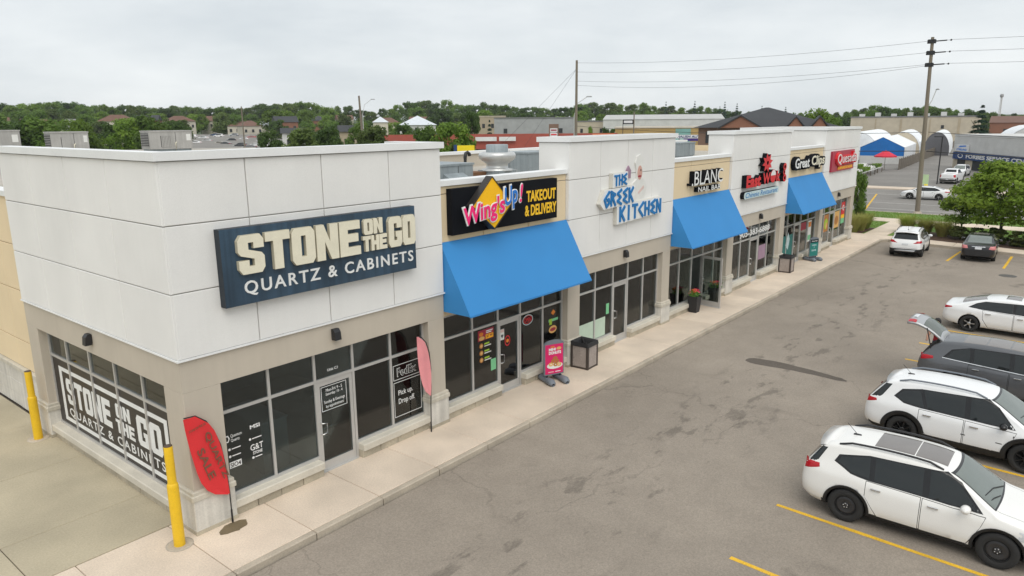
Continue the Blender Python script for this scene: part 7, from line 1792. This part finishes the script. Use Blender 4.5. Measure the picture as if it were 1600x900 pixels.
for a, b, s, r_, lb in WIRES: tag(MB().tube(sag(a, b, s), r_, 5).build('overhead_wire', M['black_metal']), lb, 'wire')
for dz, dx in ((.2, 6), (.2, 9)): tag(MB().tube([(72.3, 39.9, 14.6), (72.3-dx*.5, 39.9+dx, 5.0)], .012, 4).build('guy_wire', M['black_metal']), 'guy wire %s the tall wooden pole behind the strip' % ('close to' if dx == 6 else 'farther left of'), 'wire')

# ------------------------------------------------------------------ far car park on the left
tag(MB().add([(95.9, 190.3, 0.9), (124.2, 173.5, 0.2), (214.0, 301.0, 2.9), (166.5, 329.4, 3.6)], [(0, 1, 2, 3)]).build('far_car_park', M['road_asphalt']), kind='structure')
bb = bld('store', 'big store with a bright blue roof edge behind the rooftop units', (18.6, 57.3), (33.4, 50.1), 5.5, 5, 'tan_wall', 'flat', 'roof_membrane', wins=[])
MB().box(-.3, 15.8, -.32, -.16, 5.62, 6.12).build('fascia', M['blue_trim'], bb)
FARC = []
def far_car(proto, x, y, z, rz, m, label):
    c = copy_tree(proto); c.name = 'parked_car'; c.location = (x, y, z); c.rotation_euler = (0, 0, rz); c['label'] = label; c['category'] = 'car'; c['group'] = 'cars in the far car park'
    for ch in c.children:
        if ch.type == 'MESH' and ch.name.split('.')[0] in ('body', 'door', 'mirror'):
            for s in ch.material_slots:
                if s.material and s.material.name.startswith('paint'): s.link = 'OBJECT'; s.material = m
    return c
cols_ = [('white', 'paint_white'), ('silver', 'paint_silver'), ('black', 'paint_black'), ('red', 'paint_red'), ('dark blue', 'paint_blue'), ('grey', 'paint_grey'), ('sand', 'paint_sand')]
seen_ = {}
for k, (x, y, z, rz, ci) in enumerate(FAR_CARS):
    nm_, mt_ = cols_[ci]
    body_ = 'sedan' if k % 3 else 'SUV'
    same = sorted([q for q in range(len(FAR_CARS)) if FAR_CARS[q][4] == ci and bool(q % 3) == bool(k % 3)], key=lambda q: -math.atan2(FAR_CARS[q][1]+13.5, FAR_CARS[q][0]+6.3))
    lb = ('' if len(same) == 1 else ORD[same.index(k)]+(' ' if same.index(k) == 0 else ' from left '))+'%s %s in the far car park' % (nm_, body_)
    far_car(road_car if k % 3 else far_suv, x, y, z, rz, M[mt_], lb)
# panel van among them
PICK = None

# ------------------------------------------------------------------ person loading the grey SUV
def person(x, y, z, rz, label):
    t = thing('person', (x, y, z), label, 'person', None, rz)
    # skeleton: facing +x, bending forward; (name, parent, position, radius)
    J = [('pel', None, (0, 0, .94), (.15, .13)), ('waist', 'pel', (.04, 0, 1.08), (.135, .11)), ('chest', 'waist', (.14, 0, 1.30), (.17, .12)), ('shl', 'chest', (.18, 0, 1.42), (.13, .09)), ('neck', 'shl', (.24, 0, 1.50), (.058, .058)), ('h0', 'neck', (.29, 0, 1.58), (.085, .085)), ('h1', 'h0', (.33, 0, 1.68), (.092, .10)), ('h2', 'h1', (.34, 0, 1.76), (.06, .07))]
    for s, n in ((1, 'l'), (-1, 'r')):
        J += [(n+'sh', 'shl', (.18, s*.18, 1.41), (.07, .07)), (n+'el', n+'sh', (.33, s*.24, 1.18), (.048, .048)), (n+'wr', n+'el', (.56, s*.18, 1.12), (.034, .034)), (n+'hand', n+'wr', (.64, s*.16, 1.11), (.036, .022)), (n+'hip', 'pel', (0, s*.10, .88), (.10, .10)), (n+'kn', n+'hip', (.03, s*.12, .50), (.068, .068)), (n+'an', n+'kn', (-.02, s*.12, .10), (.045, .045)), (n+'toe', n+'an', (.14, s*.13, .045), (.045, .035))]
        for f in range(4): J.append((n+'f%d' % f, n+'hand', (.72-.012*abs(f-1), s*(.16+.022*(f-1.5)), 1.09), (.010, .010)))
        J.append((n+'th', n+'hand', (.66, s*.11, 1.10), (.011, .011)))
    idx = {j[0]: i for i, j in enumerate(J)}
    me = bpy.data.meshes.new('body'); me.from_pydata([j[2] for j in J], [(idx[j[1]], idx[j[0]]) for j in J if j[1]], [])
    o = add_obj('body', me); sk = o.modifiers.new('s', 'SKIN')
    for i, j in enumerate(J): me.skin_vertices[0].data[i].radius = j[3]; me.skin_vertices[0].data[i].use_root = (i == 0)
    o.modifiers.new('sub', 'SUBSURF').levels = 2
    nm = bpy.data.meshes.new_from_object(o.evaluated_get(bpy.context.evaluated_depsgraph_get())); o.modifiers.clear(); o.data = nm; nm.name = 'body'; o.parent = t
    nm.materials.clear()
    for m in (plain('skin', (.45, .25, .17), .6), surf('red_shirt', (.42, .02, .03), .85), surf('jeans', (.03, .045, .08), .9), M['black_plastic']): nm.materials.append(m)
    for p in nm.polygons:
        c = p.center; p.use_smooth = True
        p.material_index = 3 if c.z < .11 else 2 if c.z < .98 else 1 if (c.z < 1.47 and (abs(c.y) < .24 and c.x < .30)) else 0
    hp = MB(); hp.lathe([(.0, .125), (.06, .115), (.098, .06), (.112, 0), (.108, -.05), (.085, -.09)], (.315, 0, 1.70), 16)
    h = hp.build('hair', plain('hair_black', (.012, .010, .009), .6), t)
    for v in h.data.vertices:
        if v.co.x > .36 and v.co.z < 1.72: v.co.x = .36
    return t
person(21.2, -9.75, GZ+.0, R(172), 'person in a red top leaning towards the open tailgate')

# ------------------------------------------------------------------ thin summer haze
hz_m = bpy.data.materials.new('haze'); hz_m.use_nodes = True
hn = hz_m.node_tree.nodes; hn.remove(hn['Principled BSDF'])
pv = hn.new('ShaderNodeVolumePrincipled'); pv.inputs['Color'].default_value = (.86, .90, .94, 1); pv.inputs['Density'].default_value = HAZE
hz_m.node_tree.links.new(pv.outputs[0], hn['Material Output'].inputs['Volume'])
tag(MB().box(-5400, 5400, -5400, 5400, -1.6, 33).build('haze', hz_m), kind='stuff')
